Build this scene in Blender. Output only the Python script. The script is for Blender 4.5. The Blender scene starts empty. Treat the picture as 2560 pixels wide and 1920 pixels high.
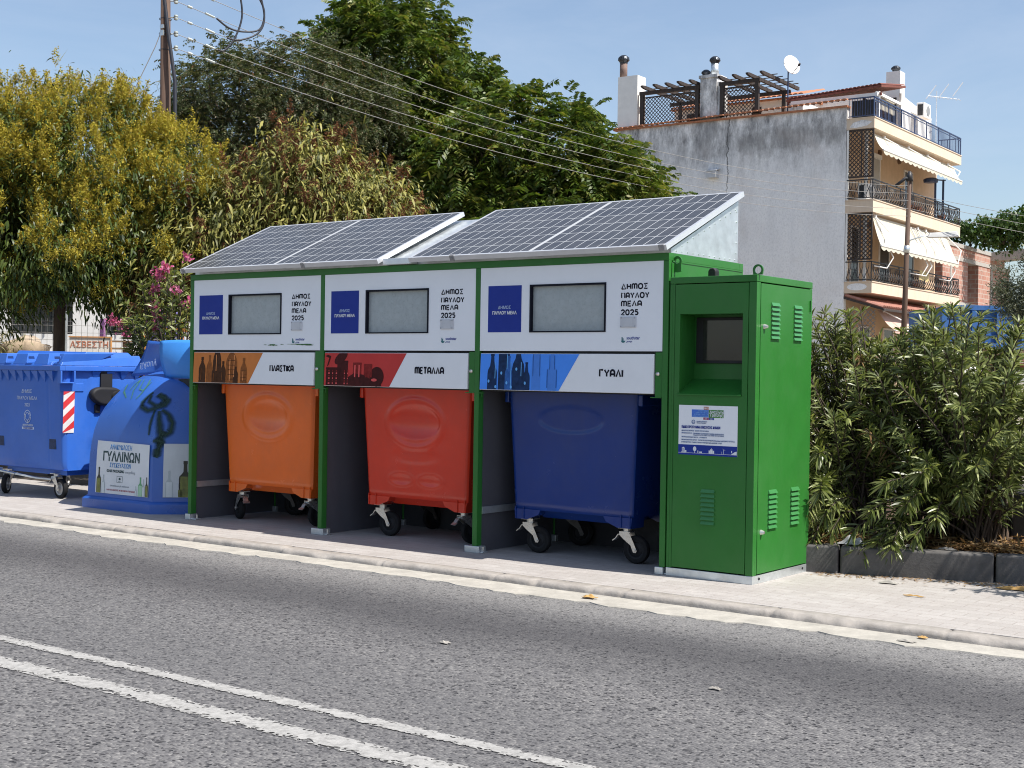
import bpy, bmesh, math, random
import numpy as np
from math import sin, cos, pi, radians, sqrt, atan2, hypot
from mathutils import Vector, Matrix
rng = random.Random(7)
nr = np.random.default_rng(11)
S = bpy.context.scene
COL = S.collection

# ------------------------------------------------------------------ camera, sky, sun, exposure
CAMP = (9.4661, -7.8943, 1.3327)
YAW, PITCH, ROLL = 0.6438, -0.0082, 0.0152
fw = Vector((-sin(YAW) * cos(PITCH), cos(YAW) * cos(PITCH), sin(PITCH)))
rt = fw.cross(Vector((0, 0, 1))).normalized()
up = rt.cross(fw)
r2 = cos(ROLL) * rt + sin(ROLL) * up
u2 = -sin(ROLL) * rt + cos(ROLL) * up
cam = bpy.data.cameras.new('camera'); cam.sensor_width = 36; cam.lens = 3410 / 2560 * 36
cam.clip_end = 3000; cam.clip_start = 0.1
camo = bpy.data.objects.new('camera', cam); COL.objects.link(camo)
m = Matrix((r2, u2, -fw)).transposed().to_4x4(); m.translation = Vector(CAMP)
camo.matrix_world = m
S.camera = camo

SUNV = Vector((0.64, 0.075, 1.0)).normalized()
W = bpy.data.worlds.new("World"); S.world = W; W.use_nodes = True
nt = W.node_tree
sky = nt.nodes.new('ShaderNodeTexSky'); sky.sky_type = 'NISHITA'; sky.sun_disc = False
sky.sun_elevation = math.asin(SUNV.z); sky.sun_rotation = atan2(SUNV.x, SUNV.y)
sky.altitude = 50; sky.air_density = 1.0; sky.dust_density = 1.3; sky.ozone_density = 1.6
bg = nt.nodes['Background']; bg.inputs[1].default_value = 0.100
tcw = nt.nodes.new('ShaderNodeTexCoord'); mpw = nt.nodes.new('ShaderNodeMapping'); mpw.inputs['Scale'].default_value = (2.2, 2.2, 7.0)
nt.links.new(tcw.outputs['Generated'], mpw.inputs[0])
nzw = nt.nodes.new('ShaderNodeTexNoise'); nzw.inputs['Scale'].default_value = 1.6; nzw.inputs['Detail'].default_value = 7; nzw.inputs['Roughness'].default_value = 0.62; nzw.inputs['Distortion'].default_value = 0.6
nt.links.new(mpw.outputs[0], nzw.inputs['Vector'])
rpw = nt.nodes.new('ShaderNodeValToRGB'); rpw.color_ramp.elements[0].position = 0.42; rpw.color_ramp.elements[1].position = 0.85
rpw.color_ramp.elements[0].color = (0.06, 0.06, 0.06, 1); rpw.color_ramp.elements[1].color = (0.26, 0.26, 0.26, 1)
nt.links.new(nzw.outputs[0], rpw.inputs[0])
mxw = nt.nodes.new('ShaderNodeMix'); mxw.data_type = 'RGBA'; mxw.inputs[7].default_value = (5.6, 5.9, 6.6, 1)
nt.links.new(rpw.outputs[0], mxw.inputs[0]); nt.links.new(sky.outputs[0], mxw.inputs[6]); nt.links.new(mxw.outputs[2], bg.inputs[0])
sun = bpy.data.lights.new('sun', 'SUN'); sun.energy = 4.7; sun.angle = radians(0.5); sun.color = (1.0, 0.955, 0.88)
suno = bpy.data.objects.new('sun', sun); COL.objects.link(suno)
suno.rotation_euler = SUNV.to_track_quat('Z', 'Y').to_euler(); suno.location = (20, 3, 30)
S.view_settings.view_transform = 'Standard'; S.view_settings.look = 'None'
S.view_settings.exposure = 0.67; S.view_settings.gamma = 1.0
S.cycles.max_bounces = 8; S.cycles.transparent_max_bounces = 12
S.cycles.use_denoising = True; S.cycles.filter_width = 1.05

# ------------------------------------------------------------------ materials
def newmat(name):
    m = bpy.data.materials.new(name); m.use_nodes = True
    return m, m.node_tree, m.node_tree.nodes['Principled BSDF'], m.node_tree.links
def node(nt, t, **kw):
    n = nt.nodes.new(t)
    for k, v in kw.items(): setattr(n, k, v)
    return n
def ramp(nt, fac, stops, interp='LINEAR'):
    n = nt.nodes.new('ShaderNodeValToRGB'); n.color_ramp.interpolation = interp
    el = n.color_ramp.elements
    while len(el) < len(stops): el.new(0.5)
    for e, (p, c) in zip(el, stops):
        e.position = p; e.color = (c[0], c[1], c[2], 1) if hasattr(c, '__len__') else (c, c, c, 1)
    nt.links.new(fac, n.inputs[0]); return n.outputs[0]
def noise(nt, scale, detail=4, rough=0.6, vec=None, dist=0):
    n = nt.nodes.new('ShaderNodeTexNoise'); n.inputs['Scale'].default_value = scale
    n.inputs['Detail'].default_value = detail; n.inputs['Roughness'].default_value = rough
    n.inputs['Distortion'].default_value = dist
    if vec is not None: nt.links.new(vec, n.inputs['Vector'])
    return n.outputs[0]
def objco(nt, scale=(1, 1, 1), rot=(0, 0, 0), loc=(0, 0, 0)):
    t = nt.nodes.new('ShaderNodeTexCoord'); mp = nt.nodes.new('ShaderNodeMapping')
    mp.inputs['Scale'].default_value = scale; mp.inputs['Rotation'].default_value = rot; mp.inputs['Location'].default_value = loc
    nt.links.new(t.outputs['Object'], mp.inputs[0]); return mp.outputs[0]
def mixc(nt, fac, a, b, mode='MIX'):
    n = nt.nodes.new('ShaderNodeMix'); n.data_type = 'RGBA'; n.blend_type = mode; n.clamp_factor = True
    for i, v in ((0, fac), (6, a), (7, b)):
        if hasattr(v, 'is_output'): nt.links.new(v, n.inputs[i])
        elif i == 0: n.inputs[0].default_value = v
        else: n.inputs[i].default_value = (v[0], v[1], v[2], 1) if hasattr(v, '__len__') else (v, v, v, 1)
    return n.outputs[2]
def mth(nt, op, a, b=None, c=None):
    n = nt.nodes.new('ShaderNodeMath'); n.operation = op
    for i, v in enumerate((a, b, c)):
        if v is None: continue
        if hasattr(v, 'is_output'): nt.links.new(v, n.inputs[i])
        else: n.inputs[i].default_value = v
    return n.outputs[0]
def bump(nt, bsdf, h, strength=0.3, dist=0.01):
    b = nt.nodes.new('ShaderNodeBump'); b.inputs['Strength'].default_value = strength; b.inputs['Distance'].default_value = dist
    nt.links.new(h, b.inputs['Height']); nt.links.new(b.outputs[0], bsdf.inputs['Normal'])
def pm(name, c, rough=0.5, metal=0.0, var=0.12, scale=6, bmp=0.0, bscale=60, spec=0.5, dirt=0.0, dirtc=(0.25, 0.22, 0.18), stretch=1):
    """plain surface: base colour with soft mottling, optional dust patches and fine bump"""
    m, nt, b, L = newmat(name)
    co = objco(nt, (1, 1, 1 / stretch))
    n1 = noise(nt, scale, 5, 0.65, co)
    lo = [v * (1 - var) for v in c]; hi = [min(1, v * (1 + var)) for v in c]
    colr = ramp(nt, n1, [(0.3, lo), (0.7, hi)])
    if dirt > 0:
        n2 = noise(nt, scale * 0.6, 8, 0.75, objco(nt, (1.7, 1.3, 1.1 / stretch), loc=(3.1, 1.2, 0.4)))
        f = ramp(nt, n2, [(0.45, 0), (0.75, dirt)])
        colr = mixc(nt, f, colr, dirtc)
    L.new(colr, b.inputs['Base Color'])
    b.inputs['Metallic'].default_value = metal
    b.inputs['Specular IOR Level'].default_value = spec
    n3 = noise(nt, scale * 2.3, 4, 0.6, co)
    L.new(ramp(nt, n3, [(0.3, max(0.02, rough - 0.07)), (0.7, min(1, rough + 0.09))]), b.inputs['Roughness'])
    if bmp: bump(nt, b, noise(nt, bscale, 4, 0.6, co), bmp, 0.004)
    return m
def leafmat(name, cols, rough=0.45, trans=0.35, spec=0.4):
    m, nt, b, L = newmat(name)
    g = nt.nodes.new('ShaderNodeNewGeometry')
    k = len(cols)
    c = ramp(nt, g.outputs['Random Per Island'], [(i / (k - 1), cc) for i, cc in enumerate(cols)])
    L.new(c, b.inputs['Base Color']); b.inputs['Roughness'].default_value = rough
    b.inputs['Specular IOR Level'].default_value = spec
    t = nt.nodes.new('ShaderNodeBsdfTranslucent')
    L.new(mixc(nt, 1.0, c, (1.0, 1.0, 0.55), 'MULTIPLY'), t.inputs[0])
    mx = nt.nodes.new('ShaderNodeMixShader'); mx.inputs[0].default_value = trans
    L.new(b.outputs[0], mx.inputs[1]); L.new(t.outputs[0], mx.inputs[2])
    L.new(mx.outputs[0], nt.nodes['Material Output'].inputs[0])
    return m

# ------------------------------------------------------------------ mesh helpers
def tag(o, label=None, cat=None, group=None, kind=None):
    if label: o['label'] = label
    if cat: o['category'] = cat
    if group: o['group'] = group
    if kind: o['kind'] = kind
    return o
def thing(name, loc, label, cat, group=None, rz=0):
    o = bpy.data.objects.new(name, None); COL.objects.link(o); o.empty_display_size = 0.2
    o.location = loc; o.rotation_euler = (0, 0, rz)
    return tag(o, label, cat, group)
def rootloc(o):
    while o.parent: o = o.parent
    return Vector(o.location)
class MB:
    def __init__(s): s.v = []; s.f = []; s.mi = []
    def add(s, vs, fs, mi=0):
        n = len(s.v); s.v += [tuple(x) for x in vs]
        for f in fs: s.f.append(tuple(n + i for i in f)); s.mi.append(mi)
        return s
    def box(s, x0, x1, y0, y1, z0, z1, mi=0):
        return s.add([(x0, y0, z0), (x1, y0, z0), (x1, y1, z0), (x0, y1, z0), (x0, y0, z1), (x1, y0, z1), (x1, y1, z1), (x0, y1, z1)],
                     [(0, 3, 2, 1), (4, 5, 6, 7), (0, 1, 5, 4), (1, 2, 6, 5), (2, 3, 7, 6), (3, 0, 4, 7)], mi)
    def hexa(s, p, mi=0):
        return s.add(p, [(0, 3, 2, 1), (4, 5, 6, 7), (0, 1, 5, 4), (1, 2, 6, 5), (2, 3, 7, 6), (3, 0, 4, 7)], mi)
    def quad(s, a, b, c, d, mi=0): return s.add([a, b, c, d], [(0, 1, 2, 3)], mi)
    def bar(s, a, b, w, h, mi=0, upv=(0, 0, 1)):
        a, b = Vector(a), Vector(b); d = (b - a).normalized(); x = d.cross(Vector(upv))
        if x.length < 1e-5: x = d.cross(Vector((1, 0, 0)))
        x.normalize(); y = x.cross(d)
        p = []
        for q in (a, b):
            for i, j in ((-1, -1), (1, -1), (1, 1), (-1, 1)): p.append(q + x * (i * w / 2) + y * (j * h / 2))
        return s.hexa(p, mi)
    def tube(s, pts, rad, n=8, mi=0, cap=True):
        pts = [Vector(p) for p in pts]
        if not hasattr(rad, '__len__'): rad = [rad] * len(pts)
        rings = []; prev = None
        for i, p in enumerate(pts):
            d = (pts[min(i + 1, len(pts) - 1)] - pts[max(i - 1, 0)])
            d = d.normalized() if d.length > 1e-9 else Vector((0, 0, 1))
            if prev is None:
                x = d.cross(Vector((0, 0, 1)))
                if x.length < 1e-3: x = Vector((1, 0, 0))
            else: x = prev - d * prev.dot(d)
            x.normalize(); y = d.cross(x); prev = x
            rings.append([p + (x * cos(2 * pi * k / n) + y * sin(2 * pi * k / n)) * rad[i] for k in range(n)])
        vs = [q for r in rings for q in r]; fs = []
        for i in range(len(pts) - 1):
            for k in range(n):
                a = i * n + k; b = i * n + (k + 1) % n
                fs.append((a, b, b + n, a + n))
        if cap: fs.append(tuple(range(n))[::-1]); fs.append(tuple((len(pts) - 1) * n + k for k in range(n)))
        return s.add(vs, fs, mi)
    def lathe(s, prof, n=24, c=(0, 0, 0), axis='z', mi=0, a0=0, a1=2 * pi):
        """prof: list of (radius, height)"""
        vs = []; fs = []; closed = abs(a1 - a0 - 2 * pi) < 1e-6; m = n if closed else n + 1
        for r, h in prof:
            for k in range(m):
                a = a0 + (a1 - a0) * k / n; p = (r * cos(a), r * sin(a), h)
                if axis == 'x': p = (h, p[0], p[1])
                if axis == 'y': p = (p[0], h, p[1])
                vs.append((p[0] + c[0], p[1] + c[1], p[2] + c[2]))
        for i in range(len(prof) - 1):
            for k in range(n):
                a = i * m + k; b = i * m + (k + 1) % m
                fs.append((a, b, b + m, a + m))
        return s.add(vs, fs, mi)
    def poly(s, pts, mi=0): return s.add(pts, [tuple(range(len(pts)))], mi)
    def prism(s, poly, vec, mi=0):
        """closed polygon (3D points) extruded by vec"""
        n = len(poly); v = Vector(vec)
        vs = [Vector(p) for p in poly] + [Vector(p) + v for p in poly]
        fs = [tuple(range(n))[::-1], tuple(range(n, 2 * n))] + [(i, (i + 1) % n, (i + 1) % n + n, i + n) for i in range(n)]
        return s.add(vs, fs, mi)
    def grid(s, fn, nu, nv, mi=0):
        vs = [fn(i / nu, j / nv) for j in range(nv + 1) for i in range(nu + 1)]
        fs = [(j * (nu + 1) + i, j * (nu + 1) + i + 1, (j + 1) * (nu + 1) + i + 1, (j + 1) * (nu + 1) + i) for j in range(nv) for i in range(nu)]
        return s.add(vs, fs, mi)
    def build(s, name, mats, parent=None, smooth=False, bevel=0, world=True, norm=True, solid=0, seg=2):
        me = bpy.data.meshes.new(name)
        off = rootloc(parent) if (parent and world) else Vector((0, 0, 0))
        me.from_pydata([Vector(v) - off for v in s.v], [], s.f)
        if not isinstance(mats, (list, tuple)): mats = [mats]
        for mt in mats: me.materials.append(mt)
        if len(mats) > 1: me.polygons.foreach_set('material_index', s.mi)
        if norm:
            bm = bmesh.new(); bm.from_mesh(me); bmesh.ops.recalc_face_normals(bm, faces=bm.faces); bm.to_mesh(me); bm.free()
        o = bpy.data.objects.new(name, me); COL.objects.link(o)
        if parent: o.parent = parent
        if smooth:
            me.polygons.foreach_set('use_smooth', [True] * len(me.polygons))
        if solid:
            md = o.modifiers.new('solid', 'SOLIDIFY'); md.thickness = solid; md.offset = 0
        if bevel:
            md = o.modifiers.new('bevel', 'BEVEL'); md.width = bevel; md.segments = seg; md.limit_method = 'ANGLE'; md.angle_limit = radians(35)
            md.harden_normals = False
        if smooth or bevel:
            try:
                me.polygons.foreach_set('use_smooth', [True] * len(me.polygons))
                md = o.modifiers.new('wn', 'WEIGHTED_NORMAL') if bevel else None
            except Exception: pass
        return o
def autosmooth(o, ang=35):
    me = o.data
    me.polygons.foreach_set('use_smooth', [True] * len(me.polygons))
    bm = bmesh.new(); bm.from_mesh(me)
    for e in bm.edges:
        if len(e.link_faces) == 2 and e.calc_face_angle(0) > radians(ang): e.smooth = False
    bm.to_mesh(me); bm.free()
    return o
def copy_tree(o, parent=None):
    c = o.copy(); COL.objects.link(c)
    if parent: c.parent = parent
    for ch in list(o.children): copy_tree(ch, c)
    return c
def npmesh(name, V, F, mats, parent=None, mi=None, world=True):
    """V (n,3); F list of (m,k) index arrays; mi list of material indices per F block"""
    V = np.asarray(V, dtype=np.float64)
    if parent and world:
        V = V - np.array(rootloc(parent))
    me = bpy.data.meshes.new(name)
    me.vertices.add(len(V)); me.vertices.foreach_set('co', V.astype(np.float32).ravel())
    loops = np.concatenate([f.ravel() for f in F]).astype(np.int32)
    tot = np.concatenate([np.full(len(f), f.shape[1]) for f in F])
    start = np.concatenate([[0], np.cumsum(tot)[:-1]]).astype(np.int32)
    me.loops.add(len(loops)); me.loops.foreach_set('vertex_index', loops)
    me.polygons.add(len(tot)); me.polygons.foreach_set('loop_start', start)
    if not isinstance(mats, (list, tuple)): mats = [mats]
    for mt in mats: me.materials.append(mt)
    if mi is not None:
        me.polygons.foreach_set('material_index', np.concatenate([np.full(len(f), i) if np.isscalar(i) else i for f, i in zip(F, mi)]).astype(np.int32))
    me.update(calc_edges=True); me.validate()
    o = bpy.data.objects.new(name, me); COL.objects.link(o)
    if parent: o.parent = parent
    return o
def text(body, size, name, mat, parent, origin, xdir=(1, 0, 0), ydir=(0, 0, 1), align='LEFT', bold=0.0, width=None, shear=0, world=True, depth=0.0006):
    c = bpy.data.curves.new(name, 'FONT'); c.body = body; c.size = size; c.align_x = align; c.offset = bold * size; c.shear = shear
    c.extrude = depth; c.space_line = 1.0; c.resolution_u = 3
    o = bpy.data.objects.new(name, c); COL.objects.link(o)
    dg = bpy.context.evaluated_depsgraph_get()
    me = bpy.data.meshes.new_from_object(o.evaluated_get(dg)); bpy.data.objects.remove(o); bpy.data.curves.remove(c)
    n = len(me.vertices); co = np.zeros(n * 3); me.vertices.foreach_get('co', co); co = co.reshape(-1, 3)
    sx = 1.0
    if width: sx = width / max(1e-6, co[:, 0].max() - co[:, 0].min())
    x = Vector(xdir).normalized(); y = Vector(ydir).normalized(); z = x.cross(y)
    O = Vector(origin) - (rootloc(parent) if world else Vector((0, 0, 0)))
    P = np.array(O)[None] + co[:, :1] * sx * np.array(x) + co[:, 1:2] * np.array(y) + co[:, 2:3] * np.array(z)
    me.vertices.foreach_set('co', P.ravel()); me.update()
    me.materials.clear(); me.materials.append(mat); me.name = name
    o = bpy.data.objects.new(name, me); COL.objects.link(o); o.parent = parent
    return o
# rounded stroke letters (the display type printed on the kiosk)
def arc(cx, cy, rx, ry, a0, a1, n=8):
    return [(cx + rx * cos(radians(a0 + (a1 - a0) * i / n)), cy + ry * sin(radians(a0 + (a1 - a0) * i / n))) for i in range(n + 1)]
def rrect(w): return arc(w / 2, .62, w / 2, .38, 0, 180) + arc(w / 2, .38, w / 2, .38, 180, 360) + [(w, .62)]
GL = {
 'Δ': (.72, [[(0, 0), (.36, 1), (.72, 0), (0, 0)]]), 'Η': (.62, [[(0, 0), (0, 1)], [(.62, 0), (.62, 1)], [(0, .5), (.62, .5)]]),
 'Μ': (.86, [[(0, 0)] + arc(.215, .72, .215, .28, 180, 0) + [(.43, 0)], [(.43, .1)] + arc(.645, .72, .215, .28, 180, 0) + [(.86, 0)]]),
 'Ο': (.74, [rrect(.74)]), 'Σ': (.6, [[(.6, 1), (.02, 1), (.38, .5), (.02, 0), (.6, 0)]]),
 'Π': (.62, [[(0, 0), (0, 1), (.62, 1), (.62, 0)]]), 'Α': (.62, [[(0, 0)] + arc(.31, .6, .31, .4, 180, 0) + [(.62, 0)], [(0, .36), (.62, .36)]]),
 'Υ': (.66, [[(0, 1), (.33, .45), (.66, 1)], [(.33, .45), (.33, 0)]]), 'Λ': (.66, [[(0, 0), (.33, 1), (.66, 0)]]),
 'Ε': (.5, [[(.5, 1), (0, 1), (0, 0), (.5, 0)], [(0, .5), (.44, .5)]]), 'Τ': (.6, [[(0, 1), (.6, 1)], [(.3, 1), (.3, 0)]]),
 'Ι': (0.02, [[(.01, 0), (.01, 1)]]), 'Κ': (.58, [[(0, 0), (0, 1)], [(.58, 1), (.06, .48), (.58, 0)]]), 'Γ': (.5, [[(0, 0), (0, 1), (.5, 1)]]),
 '2': (.56, [arc(.28, .72, .28, .28, 170, -30) + [(0, 0), (.56, 0)]]), '0': (.6, [rrect(.6)]),
 '5': (.54, [[(.5, 1), (.06, 1), (.03, .58)] + arc(.24, .31, .3, .31, 95, -130)]), ' ': (.3, [])}
def strokes(mb, s, x0, z0, h, y, w=None, t=0.15, gap=0.24):
    adv = sum(GL[c][0] + gap for c in s) - gap
    k = (w / h / adv) if w else 1.0
    x = 0
    for c in s:
        gw, ps = GL[c]
        for p in ps:
            q = [(x0 + (x + a) * h * k, y, z0 + (t / 2 + b * (1 - t)) * h) for a, b in p]
            i0 = len(mb.v); mb.tube(q, t * h * .5, 8)
            for i in range(i0, len(mb.v)):
                v = mb.v[i]; mb.v[i] = (v[0], y + (v[1] - y) * 0.0012 / (t * h / 2), v[2])
        x += gw + gap
    return mb

# ------------------------------------------------------------------ shared materials
M = {}
M['green'] = pm('green_paint', (0.024, 0.150, 0.024), 0.38, spec=0.32, var=0.07, scale=3, dirt=0.16, dirtc=(0.10, 0.19, 0.09), bmp=0.10, bscale=5)
M['galv'] = pm('galvanised_steel', (0.62, 0.66, 0.68), 0.38, 0.75, var=0.16, scale=9, bmp=0.03)
M['alu'] = pm('aluminium', (0.72, 0.73, 0.75), 0.38, 0.6, var=0.05, scale=14)
M['shadezinc'] = pm('shaded_zinc', (0.16, 0.155, 0.15), 0.6, 0.5, var=0.2, scale=20)  # same zinc for the rear casters, bay shade put into the colour
M['zinc'] = pm('bright_zinc', (0.66, 0.64, 0.60), 0.3, 0.85, var=0.15, scale=20)
M['white'] = pm('white_panel', (0.85, 0.865, 0.90), 0.42, var=0.025, scale=2.5, dirt=0.06, dirtc=(0.45, 0.44, 0.42))
M['offwhite'] = pm('flap_panel', (0.83, 0.84, 0.86), 0.42, var=0.03, scale=3, dirt=0.1, dirtc=(0.42, 0.42, 0.42))
M['ink'] = pm('navy_ink', (0.008, 0.009, 0.018), 0.6, spec=.15, var=0.05)
M['navy'] = pm('royal_blue_print', (0.016, 0.038, 0.28), 0.5, spec=.2, var=0.05)
M['white_ink'] = pm('white_ink', (0.74, 0.76, 0.80), 0.5, var=0.03)
M['pale_ink'] = pm('pale_blue_ink', (0.42, 0.52, 0.75), 0.5, var=0.03)
M['black'] = pm('black_gap', (0.01, 0.01, 0.012), 0.6, var=0.1)
M['rubber'] = pm('black_rubber', (0.012, 0.012, 0.013), 0.8, spec=.25, var=0.25, scale=20, dirt=0.06, dirtc=(0.10, 0.09, 0.08))
M['hub'] = pm('dark_wheel_hub', (0.018, 0.018, 0.020), 0.6, spec=.25, var=0.15)
M['darkgrey'] = pm('grey_inner_sheet', (0.080, 0.080, 0.094), 0.5, var=0.08, scale=4)
M['concrete'] = pm('pale_concrete', (0.40, 0.375, 0.345), 0.9, var=0.16, scale=7, bmp=0.5, bscale=55, dirt=0.3, dirtc=(0.26, 0.24, 0.21))
M['wood'] = pm('brown_timber', (0.10, 0.06, 0.042), 0.8, var=0.35, scale=10, bmp=0.5, bscale=40, stretch=10)
M['darkwood'] = pm('dark_timber', (0.045, 0.034, 0.030), 0.75, var=0.3, scale=8, stretch=6)
M['bark'] = pm('grey_brown_bark', (0.075, 0.055, 0.042), 0.9, var=0.4, scale=14, bmp=0.8, bscale=30, stretch=5)
M['cable'] = pm('black_cable', (0.02, 0.022, 0.032), 0.5, var=0.1)
M['wire'] = pm('grey_wire', (0.26, 0.25, 0.24), 0.5, 0.0, var=0.1)
M['iron'] = pm('black_iron', (0.022, 0.022, 0.026), 0.55, var=0.2)
M['blueiron'] = pm('blue_painted_iron', (0.035, 0.06, 0.14), 0.5, var=0.2)
M['stucco'] = pm('peach_stucco', (0.60, 0.43, 0.29), 0.9, var=0.08, scale=3, dirt=0.12, dirtc=(0.4, 0.28, 0.18))
M['slabpaint'] = pm('balcony_slab_paint', (0.66, 0.54, 0.42), 0.9, var=0.07, scale=4, dirt=0.18, dirtc=(0.42, 0.33, 0.25), stretch=3)
M['whitewash'] = pm('white_render', (0.80, 0.79, 0.77), 0.85, var=0.05, scale=3, dirt=0.1, dirtc=(0.5, 0.48, 0.45))
M['awning'] = pm('cream_awning', (0.50, 0.465, 0.385), 0.85, var=0.05, scale=3, stretch=4)
M['pinkawning'] = pm('pink_awning', (0.55, 0.36, 0.30), 0.85, var=0.06, scale=3)
M['glass'] = pm('dark_window_glass', (0.02, 0.024, 0.028), 0.12, var=0.1)
M['shutter'] = pm('grey_shutter', (0.42, 0.40, 0.37), 0.6, var=0.06)

def groundmat():
    m, nt, b, L = newmat('dry_ground')
    co = objco(nt)
    c = ramp(nt, noise(nt, 0.9, 8, 0.7, co), [(0.3, (0.20, 0.16, 0.115)), (0.55, (0.33, 0.29, 0.225)), (0.8, (0.42, 0.385, 0.32))])
    c2 = mixc(nt, ramp(nt, noise(nt, 30, 5, 0.7, co), [(0.35, 0.55), (0.7, 0.0)]), c, (0.12, 0.10, 0.075))
    L.new(c2, b.inputs['Base Color']); b.inputs['Roughness'].default_value = 0.95
    bump(nt, b, noise(nt, 25, 6, 0.7, co), 0.8, 0.03); return m
def asphaltmat():
    m, nt, b, L = newmat('worn_asphalt')
    co = objco(nt)
    v = node(nt, 'ShaderNodeTexVoronoi'); v.inputs['Scale'].default_value = 72; v.inputs['Randomness'].default_value = 1
    L.new(co, v.inputs['Vector'])
    sep = node(nt, 'ShaderNodeSeparateColor'); L.new(v.outputs['Color'], sep.inputs[0])
    # per-stone tint, lighter worn binder between the stones
    stone = ramp(nt, sep.outputs[0], [(0.0, (0.030, 0.029, 0.032)), (0.30, (0.088, 0.086, 0.090)), (0.72, (0.142, 0.139, 0.139)), (1.0, (0.235, 0.228, 0.22))])
    c = mixc(nt, ramp(nt, v.outputs['Distance'], [(0.42, 0.0), (0.62, 0.7)]), stone, (0.155, 0.151, 0.152))
    v2 = node(nt, 'ShaderNodeTexVoronoi'); v2.inputs['Scale'].default_value = 38; L.new(co, v2.inputs['Vector'])
    s2 = node(nt, 'ShaderNodeSeparateColor'); L.new(v2.outputs['Color'], s2.inputs[0])
    pit = mth(nt, 'MULTIPLY', ramp(nt, s2.outputs[1], [(0.68, 0), (0.74, 1)]), ramp(nt, v2.outputs['Distance'], [(0.22, 1), (0.40, 0)]))
    c = mixc(nt, mth(nt, 'MULTIPLY', pit, 0.85), c, (0.022, 0.022, 0.026))
    v3 = node(nt, 'ShaderNodeTexVoronoi'); v3.inputs['Scale'].default_value = 7; L.new(co, v3.inputs['Vector']); s3 = node(nt, 'ShaderNodeSeparateColor'); L.new(v3.outputs['Color'], s3.inputs[0])
    spot = mth(nt, 'MULTIPLY', ramp(nt, s3.outputs[0], [(0.80, 0), (0.83, 1)]), ramp(nt, mth(nt, 'ADD', v3.outputs['Distance'], mth(nt, 'MULTIPLY', noise(nt, 40, 4, .7, co), .16)), [(0.17, 1), (0.25, 0)]))
    c = mixc(nt, mth(nt, 'MULTIPLY', spot, .75), c, (0.024, 0.024, 0.027))
    pale = mth(nt, 'MULTIPLY', ramp(nt, s3.outputs[1], [(0.90, 0), (0.92, 1)]), ramp(nt, mth(nt, 'ADD', v3.outputs['Distance'], mth(nt, 'MULTIPLY', noise(nt, 60, 4, .7, co), .16)), [(0.12, 1), (0.17, 0)]))
    c = mixc(nt, mth(nt, 'MULTIPLY', pale, .7), c, (0.40, 0.38, 0.35))
    # broad worn lanes running along the road
    lane = noise(nt, 1.0, 5, 0.6, objco(nt, (0.16, 0.9, 1)))
    c = mixc(nt, ramp(nt, lane, [(0.38, 0.35), (0.62, 0.0)]), c, (0.09, 0.09, 0.094))
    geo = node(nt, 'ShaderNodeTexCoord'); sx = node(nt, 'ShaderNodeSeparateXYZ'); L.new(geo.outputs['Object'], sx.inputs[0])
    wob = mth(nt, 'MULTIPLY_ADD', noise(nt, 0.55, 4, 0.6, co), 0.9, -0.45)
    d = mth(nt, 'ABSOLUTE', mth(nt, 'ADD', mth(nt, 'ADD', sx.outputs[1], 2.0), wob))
    ghost_band = ramp(nt, d, [(0.10, 0.85), (0.80, 0.0)])  # soft dark band: a ghost reflection painted into the asphalt colour
    c = mixc(nt, ghost_band, c, mixc(nt, 0.7, c, (0.040, 0.039, 0.043)))
    edge = ramp(nt, mth(nt, 'ADD', sx.outputs[1], 0.0), [(0.0, 0.0), (1.0, 0.0)])
    dust = mth(nt, 'MULTIPLY', ramp(nt, mth(nt, 'ABSOLUTE', mth(nt, 'ADD', sx.outputs[1], 1.15)), [(0.0, 0.5), (0.5, 0.0)]), noise(nt, 9, 5, 0.7, co))
    c = mixc(nt, dust, c, (0.34, 0.33, 0.315))
    L.new(c, b.inputs['Base Color']); b.inputs['Roughness'].default_value = 0.92
    b.inputs['Specular IOR Level'].default_value = 0.25
    h = mth(nt, 'SUBTRACT', mth(nt, 'MULTIPLY', v.outputs['Distance'], -0.6), pit)
    bump(nt, b, h, 0.75, 0.012); return m
def paintmat():
    m, nt, b, L = newmat('worn_road_paint')
    co = objco(nt)
    n1 = noise(nt, 34, 5, 0.75, co)
    c = ramp(nt, n1, [(0.3, (0.21, 0.206, 0.198)), (0.62, (0.37, 0.362, 0.347))])
    L.new(c, b.inputs['Base Color']); b.inputs['Roughness'].default_value = 0.85
    v = node(nt, 'ShaderNodeTexVoronoi'); v.inputs['Scale'].default_value = 72; L.new(co, v.inputs['Vector'])
    sep = node(nt, 'ShaderNodeSeparateColor'); L.new(v.outputs['Color'], sep.inputs[0])
    tc = node(nt, 'ShaderNodeTexCoord'); sx = node(nt, 'ShaderNodeSeparateXYZ'); L.new(tc.outputs['UV'], sx.inputs[0])
    e = mth(nt, 'MINIMUM', sx.outputs[1], mth(nt, 'SUBTRACT', 1.0, sx.outputs[1]))        # 0 at the edges of the line
    thr = mth(nt, 'ADD', sep.outputs[0], mth(nt, 'MULTIPLY', e, 2.0))
    thr = mth(nt, 'ADD', thr, mth(nt, 'MULTIPLY_ADD', noise(nt, 5, 4, 0.7, co), 1.9, -0.95))
    a = ramp(nt, thr, [(0.50, 0), (0.72, .96)])
    tr = node(nt, 'ShaderNodeBsdfTransparent'); mx = node(nt, 'ShaderNodeMixShader')
    L.new(a, mx.inputs[0]); L.new(tr.outputs[0], mx.inputs[1]); L.new(b.outputs[0], mx.inputs[2]); L.new(mx.outputs[0], nt.nodes['Material Output'].inputs[0])
    return m
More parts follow.
